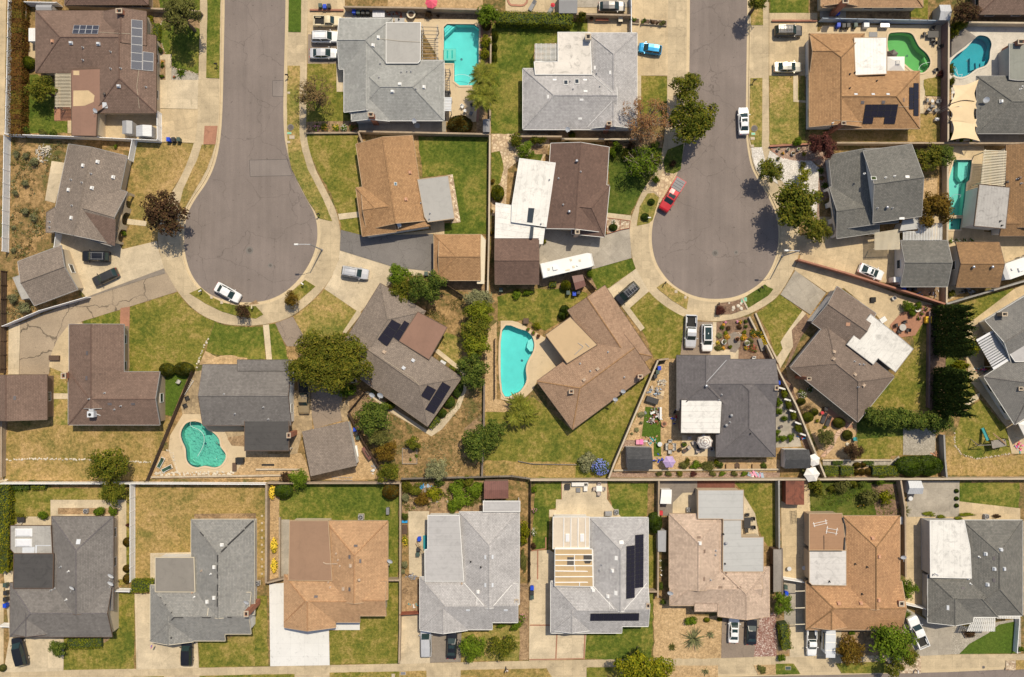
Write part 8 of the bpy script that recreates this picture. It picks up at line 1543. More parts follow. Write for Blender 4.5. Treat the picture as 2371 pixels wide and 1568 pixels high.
for r,c,x,y,s,m,l in((0,1,310,1236,(36,16),'util_green','green utility cover below the brick-ringed pit'),(0,1,335,1273,(42,26),'conc_cap','pale utility cover below the green one'),(0,1,304,1318,(22,14),'conc_cap','small white utility cover in the west parkway'),(0,1,305,862,(18,14),'conc_cap','tiny utility cover by the dry street tree'),(0,2,2232,1242,(32,18),'util_green','green utility cover in the east parkway'),(0,2,2226,1284,(34,20),'conc_cap','pale utility cover below the green east one'),(0,2,2224,1354,(22,16),'conc_cap','small pale utility cover by the white gravel'),(1,0,1962,1185,(18,22),'conc_cap','small utility cover beside the white sedan, upper'),(1,0,2056,1234,(18,20),'conc_cap','small utility cover beside the white sedan, lower'),(1,2,2133,1216,(24,36),'util_green','green cover at the rock bed, left'),(1,2,2160,1206,(22,34),'util_green','green cover at the rock bed, right'),(1,2,1518,1133,(20,20),'conc_cap','small utility cover in the curved parkway'),(1,2,1605,1185,(16,20),'conc_cap','white utility cover at the end of the curved parkway'),(3,1,1364,1530,(42,24),'pl_grey','grey utility cover in the bottom dry parkway'),(3,3,184,1482,(46,28),'bin_green','dark green utility box in the bottom green parkway'),(3,1,1272,1552,(24,30),'conc_cap','pale utility cover at the bottom edge')):T(r,c);cover(x,y,0,m,l,s)
for r,c,bs in((0,0,((1558,1292,'bin_blue','blue bin of three against the long white fence'),(1604,1292,'bin_black','black bin of three against the long white fence'),(1652,1292,'bin_green','green bin of three against the long white fence'))),(0,1,((594,52,'bin_green','green bin of three above the low brick wall'),(635,60,'bin_blue','blue bin of three above the low brick wall'),(674,56,'bin_black','black bin of three above the low brick wall'),(906,105,'bin_blue','blue bin in the shaded row behind the blue-grey house'),(946,112,'bin_green','green bin in the shaded row behind the blue-grey house'),(990,114,'bin_black','left black bin in the shaded row behind the blue-grey house'),(1034,114,'bin_black','right black bin in the shaded row behind the blue-grey house'))),(0,3,((655,232,'bin_blue','blue bin under the grey leaning fence'),(703,238,'bin_black','left black bin under the grey leaning fence'),(745,236,'bin_black','right black bin under the grey leaning fence'),(813,232,'bin_green','green bin under the grey leaning fence'),(650,115,'bin_blue','blue bin on its own above the grey leaning fence'))),(1,1,((1575,968,'bin_green','green bin at the tan detached garage'),(1615,980,'bin_black','black bin at the tan detached garage'),(2268,1118,'bin_green','green bin in the corner by the brown garage'))),(1,2,((520,1145,'bin_green','green bin beside the reddish shed'),(577,1155,'bin_blue','blue bin beside the reddish shed'),(615,1140,'bin_black','black bin beside the reddish shed'))),(2,1,((916,845,'bin_blue','blue bin beside the shed-roofed garage'),(928,878,'bin_black','black bin beside the shed-roofed garage'),(940,920,'bin_green','green bin beside the shed-roofed garage'))),(2,2,((1365,275,'bin_blue','blue bin along the dark slanting wall'),(1349,312,'bin_green','green bin along the dark slanting wall'),(1328,350,'bin_black','black bin along the dark slanting wall'))),(3,0,((45,718,'bin_green','green bin of four at the lower left edge'),(48,790,'bin_black','upper black bin of four at the lower left edge'),(45,850,'bin_black','lower black bin of four at the lower left edge'),(44,908,'bin_blue','blue bin of four at the lower left edge'))),(3,1,((1512,290,'bin_blue','blue bin beside the leaning ladder'),(1506,385,'bin_black','black bin below the leaning ladder'),(1498,432,'bin_green','green bin below the leaning ladder'))),(3,2,((186,745,'bin_blue','blue bin of three on the bordered driveway'),(186,788,'bin_black','black bin of three on the bordered driveway'),(186,830,'bin_green','green bin of three on the bordered driveway'))),(3,3,((165,738,'bin_green','green bin in the shaded side court'),(172,795,'bin_blue','blue bin in the shaded side court'))),(1,3,((1262,1100,'bin_blue','blue bin behind the dark grey garage'),(1310,1108,'bin_black','left dark bin behind the dark grey garage'),(1362,1108,'bin_black','right dark bin behind the dark grey garage'))),(2,3,((98,410,'bin_blue','blue bin beside the slanting cream wall'),))):
 T(r,c)
 for b in bs:bin_(*b)
T(0,0);_s([(1132,1120),(1132,1240),(1225,1240),(1225,1120)][:4],2.0,'metal_grey','st_grey','grey plastic gable shed, left of two inside the white fences');_s([(1260,1165),(1260,1265),(1405,1265),(1405,1160)],2.0,'roof_tin','st_grey','silver ribbed metal shed, right of two inside the white fences');_r([(512,682),(660,682),(660,995),(512,995)],2.7,'trim_cream','cream slatted patio cover beside the yellow-green tree',24,t=.1);_d(297,322,62,118,1.9,'pl_white','white storage cabinet against the brown house','storage_cabinet','cabinet');_s([(335,45),(480,45),(480,98),(335,98)],1.9,'metal_grey','st_grey','low grey shed in the top left corner')
T(0,1);_s([(2102,1105),(2102,1225),(2165,1225),(2165,1105)],2.,'pl_grey','pl_grey','dark grey plastic shed with light vents beside the dome bush');_r([(1530,232),(1690,236),(1688,552),(1528,552)],2.6,'wood_grey','open patio frame of grey bars beside the straight pool',9,t=.06,pm='trim_grey');_r([(1748,635),(1795,635),(1795,830),(1748,830)],2.5,'wood_grey','small slatted frame at the corner of the blue-grey house',8);_r([(1746,902),(1812,902),(1808,1030),(1746,1030)],2.2,'metal_pale','pale blue awning beside the round patio table',9,t=.2);_d(1135,125,110,70,.9,'metal_bare','round steel trough heaped with junk','junk_trough','trough');_l(1290,115,80,30,'pile of boards and panels against the tan wall',['wood_grey','pl_grey','wood_red'],16,3,'scrap_pile','junk',.8,.6)
T(0,2);_r([(212,405),(418,405),(418,575),(212,575)],2.9,'trim_white','white lattice patio cover beside the stained flat roof',15,t=.08,lat=5);_s([(435,-90),(605,-90),(605,122),(435,122)],2.3,'pl_grey','st_grey','dark flat grey shed at the top edge',.1)
T(0,3);_s([(1585,115),(1688,115),(1688,45),(1585,45)],2.2,'roof_tin','metal_grey','silver ribbed metal shed near the top right corner')if 0 else _s([(1587,45),(1690,45),(1688,188),(1585,186)],2.2,'roof_tin','metal_grey','silver ribbed metal shed above the grey leaning fence');_r([(1700,330),(1800,255),(1925,345),(1700,520)],.5,'wood_grey','slatted wooden deck at the edge of the dark blue pool',18,t=.14,posts=False,name='timber_deck',cat='deck')
T(1,2);_s([(555,990),(655,975),(685,1080),(590,1118)],2.,'roof_redtin','st_brown','reddish brown garden shed beside the lime clipped ball',.12)
T(1,3);_r([(985,590),(985,748),(1222,742),(1215,555)],2.7,'trim_cream','cream slatted carport beside the dark grey garage',22,t=.11);_r([(1392,500),(1614,500),(1610,657),(1392,657)],2.8,'trim_white','white lattice patio cover behind the dark grey garage',15,t=.08,lat=9);_r([(1250,575),(1392,570),(1392,657),(1250,655)],2.75,'trim_white','small white lattice beside the larger lattice',8,t=.08,lat=5);_r([(2000,-180),(2208,-172),(2190,158),(1970,136)],3.2,'trim_cream','cream ribbed patio cover beside the lap pool',22,t=.14);_d(1198,1022,64,46,1.9,'pl_white','white cabinet at the corner of the dark grey garage','storage_cabinet','cabinet')
T(2,3);_r([(1930,15),(2083,-72),(2240,190),(2087,283)],2.7,'acrylic','translucent white patio roof at the right edge house',13,t=.62,pm='trim_white');_s([(155,1028),(380,1028),(392,1200),(152,1205)],2.1,'sh_black','st_white','black shingled garden shed at right of the charcoal house');_s([(1298,1318),(1420,1318),(1432,1440),(1292,1440)],2.,'roof_tin','metal_grey','small grey metal shed on the concrete court',.5);_s([(165,1318),(165,1535),(335,1540),(335,1318)],2.,'roof_rusty','wood_red','rusty corrugated shed at the top of the side court',.15)
T(2,2);_s([(1055,1005),(1292,1010),(1303,1212),(1068,1212)],2.1,'sh_black','st_grey','black shingled shed with a bright ridge strip by the slanting wall');_s([(1385,1400),(1480,1400),(1475,1532),(1372,1530)],2.,'seal_white','st_white','small white-roofed shed on the timber deck',.08)
T(2,1);_s([(2112,1322),(2338,1318),(2338,1482),(2112,1485)],2.4,'roof_redtin','st_brown','dark red metal lean-to behind the pale grey house',.06)
T(3,3);_r([(1900,1012),(2105,1012),(2100,1145),(1842,1145)],2.6,'trim_white','larger white lattice arbour at the slate house',11,t=.07,lat=13);_r([(2126,945),(2330,945),(2325,1030),(2122,1025)],2.6,'trim_white','smaller white lattice arbour at the slate house',9,t=.07,lat=9)
for y0,y1,q in((385,545,'upper'),(545,780,'lower')):_s([(50,y0),(50,y1),(125,y1),(125,y0)],2.,'wood_grey','wood_dark','weathered grey board shelter left of the rust-tan house, '+q,.03)
T(3,2);_s([(1350,212),(1352,405),(1425,408),(1428,210)],2.,'metal_grey','st_grey','narrow grey shed below the egg-shaped bush',.03)
def sail(pts,zs,label,mat='fab_sail'):
 q=[P(x,y,z)for(x,y),z in zip(pts,zs)];c=sum(q,Vector())/len(q);c.z=0;root=empty('shade_sail',c,0,label,'shade sail');m=MB();N=9;ed=[];mid=sum(q,Vector())/len(q)
 for a,b in zip(q,q[1:]+q[:1]):
  for i in range(N):t=i/N;p=a+(b-a)*t;ed.append(p+(mid-p)*(1.0*t*(1-t)))
 for k in range(len(ed)):a,b=ed[k],ed[(k+1)%len(ed)];m.face(up([a,b,mid]));d=Vector((0,0,.02));m.face(up([a-d,b-d,mid-d])[::-1])
 m.build('cloth',mat,root,c,uv=False)
 for p in q:m=MB();m.tube((p.x,p.y,0),p+Vector((0,0,.1)),.04);m.build('post','metal_grey',root,c,uv=False)
T(0,3);sail([(1710,790),(1955,735),(1930,940),(1690,960)],[2.8,3.4,3.1,3.],'tan shade sail nearest the dark blue pool');sail([(1700,870),(1945,760),(1935,1010),(1670,1005)],[2.5,3.2,2.9,2.7],'tan shade sail second from the pool');sail([(1665,995),(1935,930),(1940,1180),(1690,1120)],[3.1,3.2,3.,2.9],'tan shade sail third from the pool');sail([(1690,1085),(1935,1100),(1965,1310),(1690,1300)],[2.8,3.,3.2,3.],'tan shade sail farthest from the pool')
def gazebo(pts,h,label,mat='fab_white'):
 q=[P(x,y,h)for x,y in pts];c=sum(q,Vector())/4;c.z=0;root=empty('canopy_tent',c,0,label,'canopy');t=c+Vector((0,0,h+.75));m=MB()
 for a,b in zip(q,q[1:]+q[:1]):m.face(up([a,b,t]));m.face([a,b,b-Vector((0,0,.2)),a-Vector((0,0,.2))])
 m.build('canopy',mat,root,c,uv=False);m=MB();m.box(t-Vector((0,0,.1)),(.7,.7,.05));m.build('top_vent','fab_grey',root,c,uv=False)
 for p in q:m=MB();m.box((p.x,p.y,h/2),(.06,.06,h));m.build('leg','metal_white',root,c,uv=False)
gazebo([(1105,525),(1265,525),(1265,658),(1105,658)],2.6,'white square canopy between white patio roof and green pool')
T(2,3);gazebo([(2318,790),(2470,700),(2560,830),(2390,935)],2.5,'white canopy tent at the right edge');_k(430,1130,62,'fab_white','white umbrella beside the right black shed, upper',6,ang=20);_k(415,1262,75,'fab_white','white umbrella beside the right black shed, lower',6,ang=5)
T(2,2);_k(1460,1145,60,'fab_lilac','lilac patio umbrella below the side yard',6,ang=0);_k(1790,960,72,'fab_white','striped white umbrella tilted over the patio table',8,mats=['fab_white','fab_taupe'],tilt=.25)
T(0,1);_k(1622,15,58,'fab_rose','pink-red umbrella at the top edge',8);T(0,3);_k(1150,505,50,'pot_dark','dark folded umbrella at the corner of the canopy',6,tilt=.5)
T(0,1);_p(1493,1163,54,'fab_grey','round grey table in the shaded side yard');_p(1935,1025,30,'pl_white','small white round table by the pool palms');_f(1910,985,-40,'pl_white','white garden chair left of the small white table');_f(2000,970,200,'wicker_dark','dark garden chair above the dome bush');_f(1990,1050,150,'pl_grey','grey sling chair above the dome bush');_d(1770,870,52,60,1.1,'wicker_dark','dark covered grill at the house corner','grill','grill');pot(1435,130,40,'trim_cream',None,'cream urn on the north wall strip',.9)
hose([(1800,715),(1900,690),(1990,720),(1960,790),(1880,820),(1890,850)],'pale pool hose trailing beside the palms','hose_white');_d(1795,505,110,105,.5,'plaster_sea','raised corner spa of the straight-sided pool','raised_spa','spa',lidm='pool_water')
T(0,2);_p(835,180,(120,22),'wood_red','red-brown picnic table on the small patio');_d(1006,180,38,40,.9,'soot','dark grill with a pale top on the small patio','grill','grill',lidm='trim_cream');pot(735,172,22,'terracotta','leaf_bronze','terracotta pot left of the picnic table')
T(0,3)
for x,y,q,f in((97,1383,'first','leaf_sage'),(187,1383,'second','leaf_sage'),(283,1380,'third','leaf_fresh'),(233,1420,'fourth, larger','leaf_dry')):pot(x,y,15 if y<1400 else 19,'pot_white',f,'white pot on the pebble bed, '+q)
_a(140,1420,18,'leaf_deep','bl_orange','orange-red plant among the white pots',.5,16);_a(335,1425,26,'leaf_lime','bl_yellow','yellow-green plant right of the white pots',.5,14)
_p(1530,318,(100,60),'wicker_dark','dark rattan table by the mauve wall');
for x,y,a,q in((1450,318,0,'left of the rattan table'),(1530,262,-90,'above the rattan table'),(1530,372,90,'below the rattan table'),(1545,400,180,'alone near the deck'),(1595,430,180,'against the mauve wall')):_f(x,y,a,'wicker_dark','dark rattan chair '+q)
_p(1525,935,30,'chrome','round glass table on flagstones');[_f(x,y,a,'pl_grey','grey metal chair round the glass table, '+q)for x,y,a,q in((1475,930,0,'left'),(1575,940,180,'right'),(1525,985,90,'below'),(1490,1020,60,'lower left'),(1560,1020,120,'lower right'))];_d(915,225,48,48,.95,'metal_pale','pale box appliance on the deck wall','outdoor_cabinet','cabinet');_d(1085,232,80,36,.9,'metal_bare','steel barbecue under the grey leaning fence','barbecue','grill');_f(1555,650,200,'wicker_dark','dark chair near the pool brush');_d(1568,1103,34,26,.6,'pl_white','white box on the dry grass by the mauve wall','storage_box','box');_d(975,320,74,44,.15,'pl_grey','dark flat mat cover on the pool deck','deck_hatch','hatch');hose([(1570,570),(1440,590),(1395,640),(1420,660)],'pale pool brush pole lying over the green pool','hose_white');hose([(1690,610),(1740,630),(1760,690),(1800,690),(1770,715),(1720,620)],'white pool hose looping in the blue pool','hose_white')
T(1,2);
for i,p in enumerate(([(878,450),(1005,465),(1000,562),(878,600)],[(1005,465),(1095,478),(1088,545),(1000,562)])):_c(p,.25,'wood_red','red-edged gravel bed beside the brown house, '+('left','right')[i],'grav_mix')
for x,y,R,q in((2050,1285,22,'largest'),(2095,1265,20,'blue-grey'),(2120,1245,16,'square'),(2010,1240,12,'upper'),(2122,1290,20,'lower right'),(2045,1302,14,'lower')):rock(x,y,R,'boulder in the kerbside rock bed, '+q)
pot(2090,1572,22,'terracotta','leaf_bronze','terracotta fountain bowl in the flower garden',.7);pot(1965,1600,24,'pot_white','leaf_sage','white wire basket in the flower garden, left',.5);pot(2178,1610,26,'pot_white','leaf_sage','white wire basket in the flower garden, right',.5);_h([(2010,1560),(2050,1515),(2100,1515),(2130,1545)],6,'white stone ring in the flower garden','rock_pale');_d(2310,1625,34,110,.45,'wood_grey','pale bench beside the yellow flower strip','garden_bench','bench',ang=18)
_p(130,1405,(50,50),'wood_dark','small square table by the aqua pool fence');pot(150,1480,18,'terracotta','leaf_fresh','potted plant along the pool fence, left');pot(200,1515,20,'terracotta','leaf_fresh','potted plant along the pool fence, middle');pot(245,1545,18,'terracotta','leaf_bronze','potted plant along the pool fence, right')
T(1,3);_f(1165,1195,210,'fab_grey','grey lounge chair on the concrete yard');_d(978,1208,44,44,.5,'soot','round black fire pit on the concrete yard','fire_pit','fire pit');_d(1070,1395,56,44,.6,'pl_white','white chest beside the white flat roof','storage_chest','chest',ang=35);_p(1250,1465,64,'fab_grey','round table on the brick patio');[_f(x,y,a,'wicker_dark','dark chair on the brick patio, '+q)for x,y,a,q in((1190,1445,10,'left of the table'),(1270,1415,-80,'above the table'),(1300,1490,170,'right of the table'),(1215,1505,70,'below the table'))];pot(1390,1292,30,'pot_white',None,'pale birdbath above the brick patio',.8);_d(1490,1395,54,60,.8,'pl_yellow','yellow toy truck beside the cypress row','toy_truck','toy');_l(1540,1150,60,45,'heap of tools and chairs behind the dark grey garage',['pl_grey','wood_tan','pl_white','soot'],16,8,'junk_pile','junk',.8);_l(1420,1148,45,18,'blue tubs behind the dark grey garage',['pl_blue','bin_blue','wood_tan'],9,6,'tub_stack','tubs',.5);_l(1870,1130,110,30,'grey scrap along the wall behind the mottled garage',['pl_grey','soot','wood_grey','metal_grey'],20,9,'scrap_pile','junk',.6,.5);hose([(1690,270),(1730,235),(1785,240),(1770,265)],'blue-grey hose in the lap pool','steel_blue')
T(2,0);_f(1655,400,60,'fab_grey','grey chair on the green turf');[_f(x,y,a,'wicker_dark','dark sling chair on the flagstones, '+q)for x,y,a,q in((1735,550,20,'upper'),(1715,620,20,'lower'))];lounger(1488,1150,62,'fab_green','green sun lounger by the board fence, left');lounger(1545,1205,27,'fab_green','green sun lounger by the board fence, right');_d(2215,1130,70,46,.95,'soot','black barbecue at the pool deck edge','barbecue','grill');_d(497,180,90,44,.6,'wood_dark','brown barrel smoker on the old driveway','smoker','smoker');_d(2168,1190,34,72,.45,'wood_dark','brown bench at the pool deck','garden_bench','bench');hose([(1765,770),(1770,810),(1850,850),(1890,910),(1880,1000),(1830,1090)],'pale hose across the peanut-shaped pool','hose_white');_y((1700,520),(1790,380),'white ladder frame leaning by the flagstones','metal_white',.5,.3)
_m(785,1602,'air conditioner behind the dark grey hipped house');_d(190,1680,66,44,.6,'wicker_dark','dark storage chest near the patched lean-to','storage_chest','chest')
T(2,1);_c([(1355,1018),(1490,1018),(1490,1160),(1355,1160)],.3,'wood_grey','timber-edged vegetable bed on the dry lawn','soil','leaf_fresh',n=3);_d(1730,225,52,34,.8,'metal_pale','pale air conditioner behind the taupe house','air_conditioner','air conditioner',ang=-30);_y((700,1295),(895,1298),'aluminium ladder lying below the shed-roofed garage','metal_bare',.5,.1);_d(925,1045,34,100,.5,'pl_white','white trough behind the shed-roofed garage','trough','trough',ang=8);_s([(975,1020),(1000,1000),(1072,1105),(1045,1128)],1.2,'roof_redtin','st_brown','low rusty red roofed hutch by the board fence',.1);_l(1085,1205,40,50,'pile of twisted scrap at the end of the board fence',['wood_grey','metal_grey','pl_white'],14,4,'scrap_pile','junk',.5,.5);_d(110,1170,110,14,.2,'soot','black barbell on the bare soil','barbell','barbell');_l(1570,1368,70,16,'bright blue tarpaulin in the vegetable garden',['pl_blue','steel_blue'],9,5,'tarpaulin','tarpaulin',.4,.5);_l(1545,1425,45,26,'wooden planks in the vegetable garden',['wood_tan','wood_grey'],8,2,'plank_pile','planks',.3,.6);_l(1690,1505,90,22,'pale boards below the leafy garden plant',['wood_tan','rock_pale'],10,12,'plank_pile','planks',.3,.6)
_m(968,1658,'air conditioner behind the tan house with white driveway',s=1.);_d(1218,1600,26,60,.9,'pl_grey','grey exercise bench at the lawn corner','exercise_bench','bench')
T(2,2);_l(1385,400,50,40,'heap of pale rubble in the side yard',['rock_pale','rock_grey'],34,5,'rubble_heap','rubble',.7,.3);_l(1330,490,70,60,'jumble of blue tubs and grey boards in the side yard',['steel_blue','pl_grey','wood_grey','conc_cap'],26,11,'junk_pile','junk',.7,.5);_d(1300,572,110,50,.9,'wicker_dark','black covered grill in the side yard','covered_grill','grill',ang=-18);_l(1320,720,90,85,'jumble of furniture and boards on the artificial turf',['wood_grey','pl_white','pl_grey','fab_taupe','wood_red'],44,21,'junk_pile','junk',1.,.5);_d(1378,695,18,110,.8,'pl_white','white surfboard-like board in the side yard','white_board','board');pot(1410,792,26,'terracotta',None,'terracotta pot in the side yard');_d(1168,960,36,40,.6,'rug_pink','pale pink toy bin','toy_bin','toy');_d(1200,958,32,44,.7,'pl_pink','bright pink toy bin','toy_bin','toy');_l(1285,935,80,45,'colourful heap of toys and boxes above the black shed',['pl_white','terracotta','pl_teal','wood_tan','fab_grey'],26,33,'junk_pile','junk',.9,.4);_p(1370,980,44,'chrome','round silver table near the black shed');_l(1505,720,26,90,'row of bicycles and parts beside the patio wall',['soot','bin_blue','pl_red','metal_bare'],22,41,'bicycle_row','bicycles',.8,.4);_l(1355,1125,50,60,'dark tubs and tools beside the lilac umbrella',['bin_blue','soot','pl_grey'],14,17,'tool_heap','junk',.6)
_p(1470,1005,(44,44),'wood_tan','low table among the grey side-yard chairs');[_f(x,y,a,'fab_grey','grey cushioned chair in the side yard, '+q)for x,y,a,q in((1465,950,-90,'top'),(1435,985,0,'upper left'),(1435,1015,0,'lower left'),(1500,985,180,'upper right'),(1500,1020,180,'lower right'),(1462,1050,90,'bottom'))];_p(1740,1000,60,'wicker_dark','dark patio table under the striped umbrella');[_f(x,y,a,'fab_taupe','taupe patio chair, '+q)for x,y,a,q in((1645,920,-80,'topmost'),(1680,965,200,'beside the striped umbrella'),(1640,1010,40,'lower left'),(1720,1040,90,'lowest'))];pot(1597,980,24,'pot_dark','leaf_fresh','dark oval pot with green plant on the patio edge');pot(1600,1040,20,'pot_dark',None,'empty dark pot on the patio edge');pot(1555,1030,18,'pot_dark','leaf_dry','dark pot with dry plant on the patio edge');pot(1850,1025,20,'fab_grey',None,'grey pot at the charcoal house wall');pot(2085,1175,24,'wood_dark',None,'round wooden tub between brown benches',.5)
for i,x in enumerate((2022,2145,2265)):_d(x,1188,72,50,.5,'wood_tan','brown slatted bench with a white figure, '+('left','middle','right')[i]+' of three','garden_bench','bench')
_l(2262,1255,85,20,'pink and blue patterned rug on the gravel border',['rug_pink','fab_white','steel_blue'],16,3,'garden_rug','rug',.05,.7);_p(2240,225,(60,44),'pl_lime','green garden table at the charcoal house');_f(2240,180,-90,'pl_white','white chair above the green garden table');_f(2235,252,90,'pl_white','white chair below the green garden table')
_d(630,1350,145,36,.7,'cush_white','white outdoor sofa on the paved terrace','outdoor_sofa','sofa');_d(682,1378,34,70,.7,'cush_white','white sofa end on the paved terrace','outdoor_sofa','sofa');_d(515,1375,46,46,.7,'wicker_dark','dark square chair on the paved terrace','outdoor_chair','chair');_d(614,1405,38,38,.4,'pl_grey','dark grey ottoman on the paved terrace','ottoman','ottoman');_p(808,1390,(54,54),'fab_white','pale dining table on the paved terrace');[_f(x,y,a,'fab_taupe','taupe chair on the paved terrace, '+q)for x,y,a,q in((808,1345,-90,'above the table'),(765,1390,0,'left of the table'),(850,1390,180,'right of the table'),(806,1435,90,'below the table'))]
T(2,3);_f(805,930,90,'pl_teal','teal chair beside the sandy yard');_p(505,688,30,'pl_red','small red round table by the brick patio');_d(540,652,30,30,.9,'wicker_dark','dark grill on the brick patio','grill','grill');lounger(520,735,70,'wicker_dark','dark lounger on brick, left',fmat='wicker_dark');lounger(560,765,70,'wicker_dark','dark lounger on brick, right',fmat='wicker_dark');_l(1545,1065,28,22,'stack of red bricks beside the gravel',['terracotta'],14,2,'brick_stack','bricks',.4,.3);_l(1965,290,60,40,'children toys on the concrete by the translucent roof',['pl_pink','pl_red','pl_white','pl_teal','pl_grey'],24,14,'toy_pile','toys',.5,.35);_l(2320,1005,50,50,'children toys on the right-hand concrete',['pl_pink','pl_teal','pl_red','steel_blue'],18,15,'toy_pile','toys',.5,.4);_p(125,815,30,'pot_dark','dark round tub in the narrow passage');rock(735,980,22,'pale boulder beside the small bronze tree');_p(1322,1482,42,'chrome','silver table by the grey metal shed');_l(320,920,46,40,'blue and white clutter against the slanting wall',['pl_blue','pl_white','wood_tan','pl_red'],16,25,'junk_pile','junk',.6);_l(870,1548,40,10,'yellow box and garden things behind the rust-tan house',['pl_yellow','pl_grey'],6,7,'garden_crate','crate',.5)
def playset():
 c=P(2080,960,0);root=empty('climbing_frame',c,0,'wooden climbing frame with a teal slide on the curved lawn','climbing frame');m=MB();q=[P(x,y,1.5)for x,y in((2065,945),(2200,930),(2210,995),(2080,1020))]
 m.prism([(p.x,p.y)for p in q],1.4,1.5);m.build('platform','wood_grey',root,c,uv=False)
 for p in q:m=MB();m.box((p.x,p.y,1.1),(.12,.12,2.2));m.build('post','wood_dark',root,c,uv=False)
 a,b=P(2035,945,1.5),P(1985,830,.15);o=Vector((.25,.1,0));m=MB();n=8
 for i in range(n):t0,t1=i/n,(i+1)/n;p,r=a+(b-a)*t0,a+(b-a)*t1;m.face(up([p-o,r-o,r+o,p+o]));[m.face([p+o*s,r+o*s,r+o*s+Vector((0,0,.18)),p+o*s+Vector((0,0,.18))])for s in(1,-1)]
 m.build('slide','pl_teal',root,c,uv=False);m=MB();A,B=P(1945,990,2.),P(2065,985,2.);m.tube(A,B,.07);[m.tube((A.x,A.y+s*.8,0),A,.06)for s in(1,-1)];m.build('swing_beam','wood_grey',root,c,uv=False)
 for u in(.3,.65):p=A+(B-A)*u;m=MB();[m.tube(p+Vector((s*.2,0,0)),Vector((p.x+s*.2,p.y,.5)),.015,n=4)for s in(1,-1)];m.box((p.x,p.y,.5),(.45,.18,.04));m.build('swing','soot',root,c,uv=False)
 m=MB();[m.box(P(2095+i*9,890+i*7,1.7),(.1,.7,.06),.6)for i in range(12)];m.build('ladder_rungs','wood_tan',root,c,uv=False)
playset()
T(3,0);_m(2378,705,'air conditioner beside the peeling grey roof');
def flag():
 a=P(1395,1315,2.1);b=P(1420,1235,2.6);root=empty('flag',(a.x,a.y,0),0,'red and white striped flag with blue corner over the driveway','flag');m=MB();o=Vector((a.x,a.y,0));m.tube(a,b,.02);m.build('pole','metal_bare',root,o,uv=False);d=(b-a).normalized();s=Vector((.16,.04,0));m=MB()
 for i in range(7):
  p=a+d*(.25+0)+s*(i/3.5-1);e=p+d*.75;m.face([p,p+s/3.5,e+s/3.5,e],i%2)
 m.build('cloth',['pl_red','pl_white'],root,o,uv=False);m=MB();p=a+d*.7+Vector((0,0,.015))-s;m.face([p,p+s*.9,p+s*.9+d*.3,p+d*.3]);m.build('canton','bin_blue',root,o,uv=False)
flag()
T(3,1);_y((1482,318),(1608,388),'wooden ladder leaning on the pale flat roof','wood_tan',.4,.2,3.0);_d(1565,325,30,130,.4,'pl_teal','teal tarp strip beside the leaning ladder','tarp_strip','tarp');_l(1440,630,60,34,'pile of branches and wire in the passage',['wood_dark','wood_grey','metal_bare'],16,6,'brush_pile','brush',.6,.5);_l(1440,905,60,30,'cardboard and teal packaging by the red gate',['wood_tan','pl_white','pl_teal'],12,5,'packaging_heap','packaging',.3,.4);_d(1376,130,50,20,.4,'pl_blue','bright blue crate in the passage','crate','crate');_d(1378,200,46,80,.3,'wood_dark','dark planter crate in the passage','planter_crate','planter')
T(3,2);_m(970,45,'air conditioner behind the house with solar strips');_m(1640,22,'air conditioner behind the pinkish tan house');_d(895,55,60,40,.8,'metal_bare','steel barbecue behind the house with solar strips','barbecue','grill');_p(2180,140,(60,100),'wicker_dark','dark patio table behind the pinkish house');[_f(x,y,a,'wicker_dark','dark patio chair behind the pinkish house, '+q)for x,y,a,q in((2180,65,-90,'top'),(2230,100,180,'upper right'),(2235,180,180,'lower right'),(2170,210,90,'bottom'))];_d(1382,50,30,40,.6,'pl_red','red mower-like machine on the timber deck','lawn_mower','mower');_l(1378,570,16,120,'ladder-like rack of parts in the passage',['wood_dark','fab_white'],12,3,'rack_of_parts','rack',.5)
T(3,3);_m(2035,85,'air conditioner behind the slate grey house');_p(335,558,40,'chrome','silver round table beside the rust-tan house, right');_p(198,566,40,'chrome','silver round table beside the rust-tan house, left');_d(1240,120,38,66,.9,'pl_white','white meter cabinet on the rust-tan house','meter_cabinet','cabinet');_c([(1800,1150),(1830,1205),(1900,1200),(1920,1150)],.3,'block_dark','round dark basin bed below the arbour');[_r([(412,138),(545,108),(552,150),(425,180)],3.35,'metal_white','white window screen frame on the brown flat roof, left',2,t=.05,posts=False,name='window_screen',cat='window screen'),_r([(545,170),(652,190),(640,255),(533,238)],3.35,'metal_white','white window screen frame on the brown flat roof, right',2,t=.05,posts=False,name='window_screen',cat='window screen')]
_y((228,20),(240,140),'dark metal frame in the side court','soot',.9,.4)
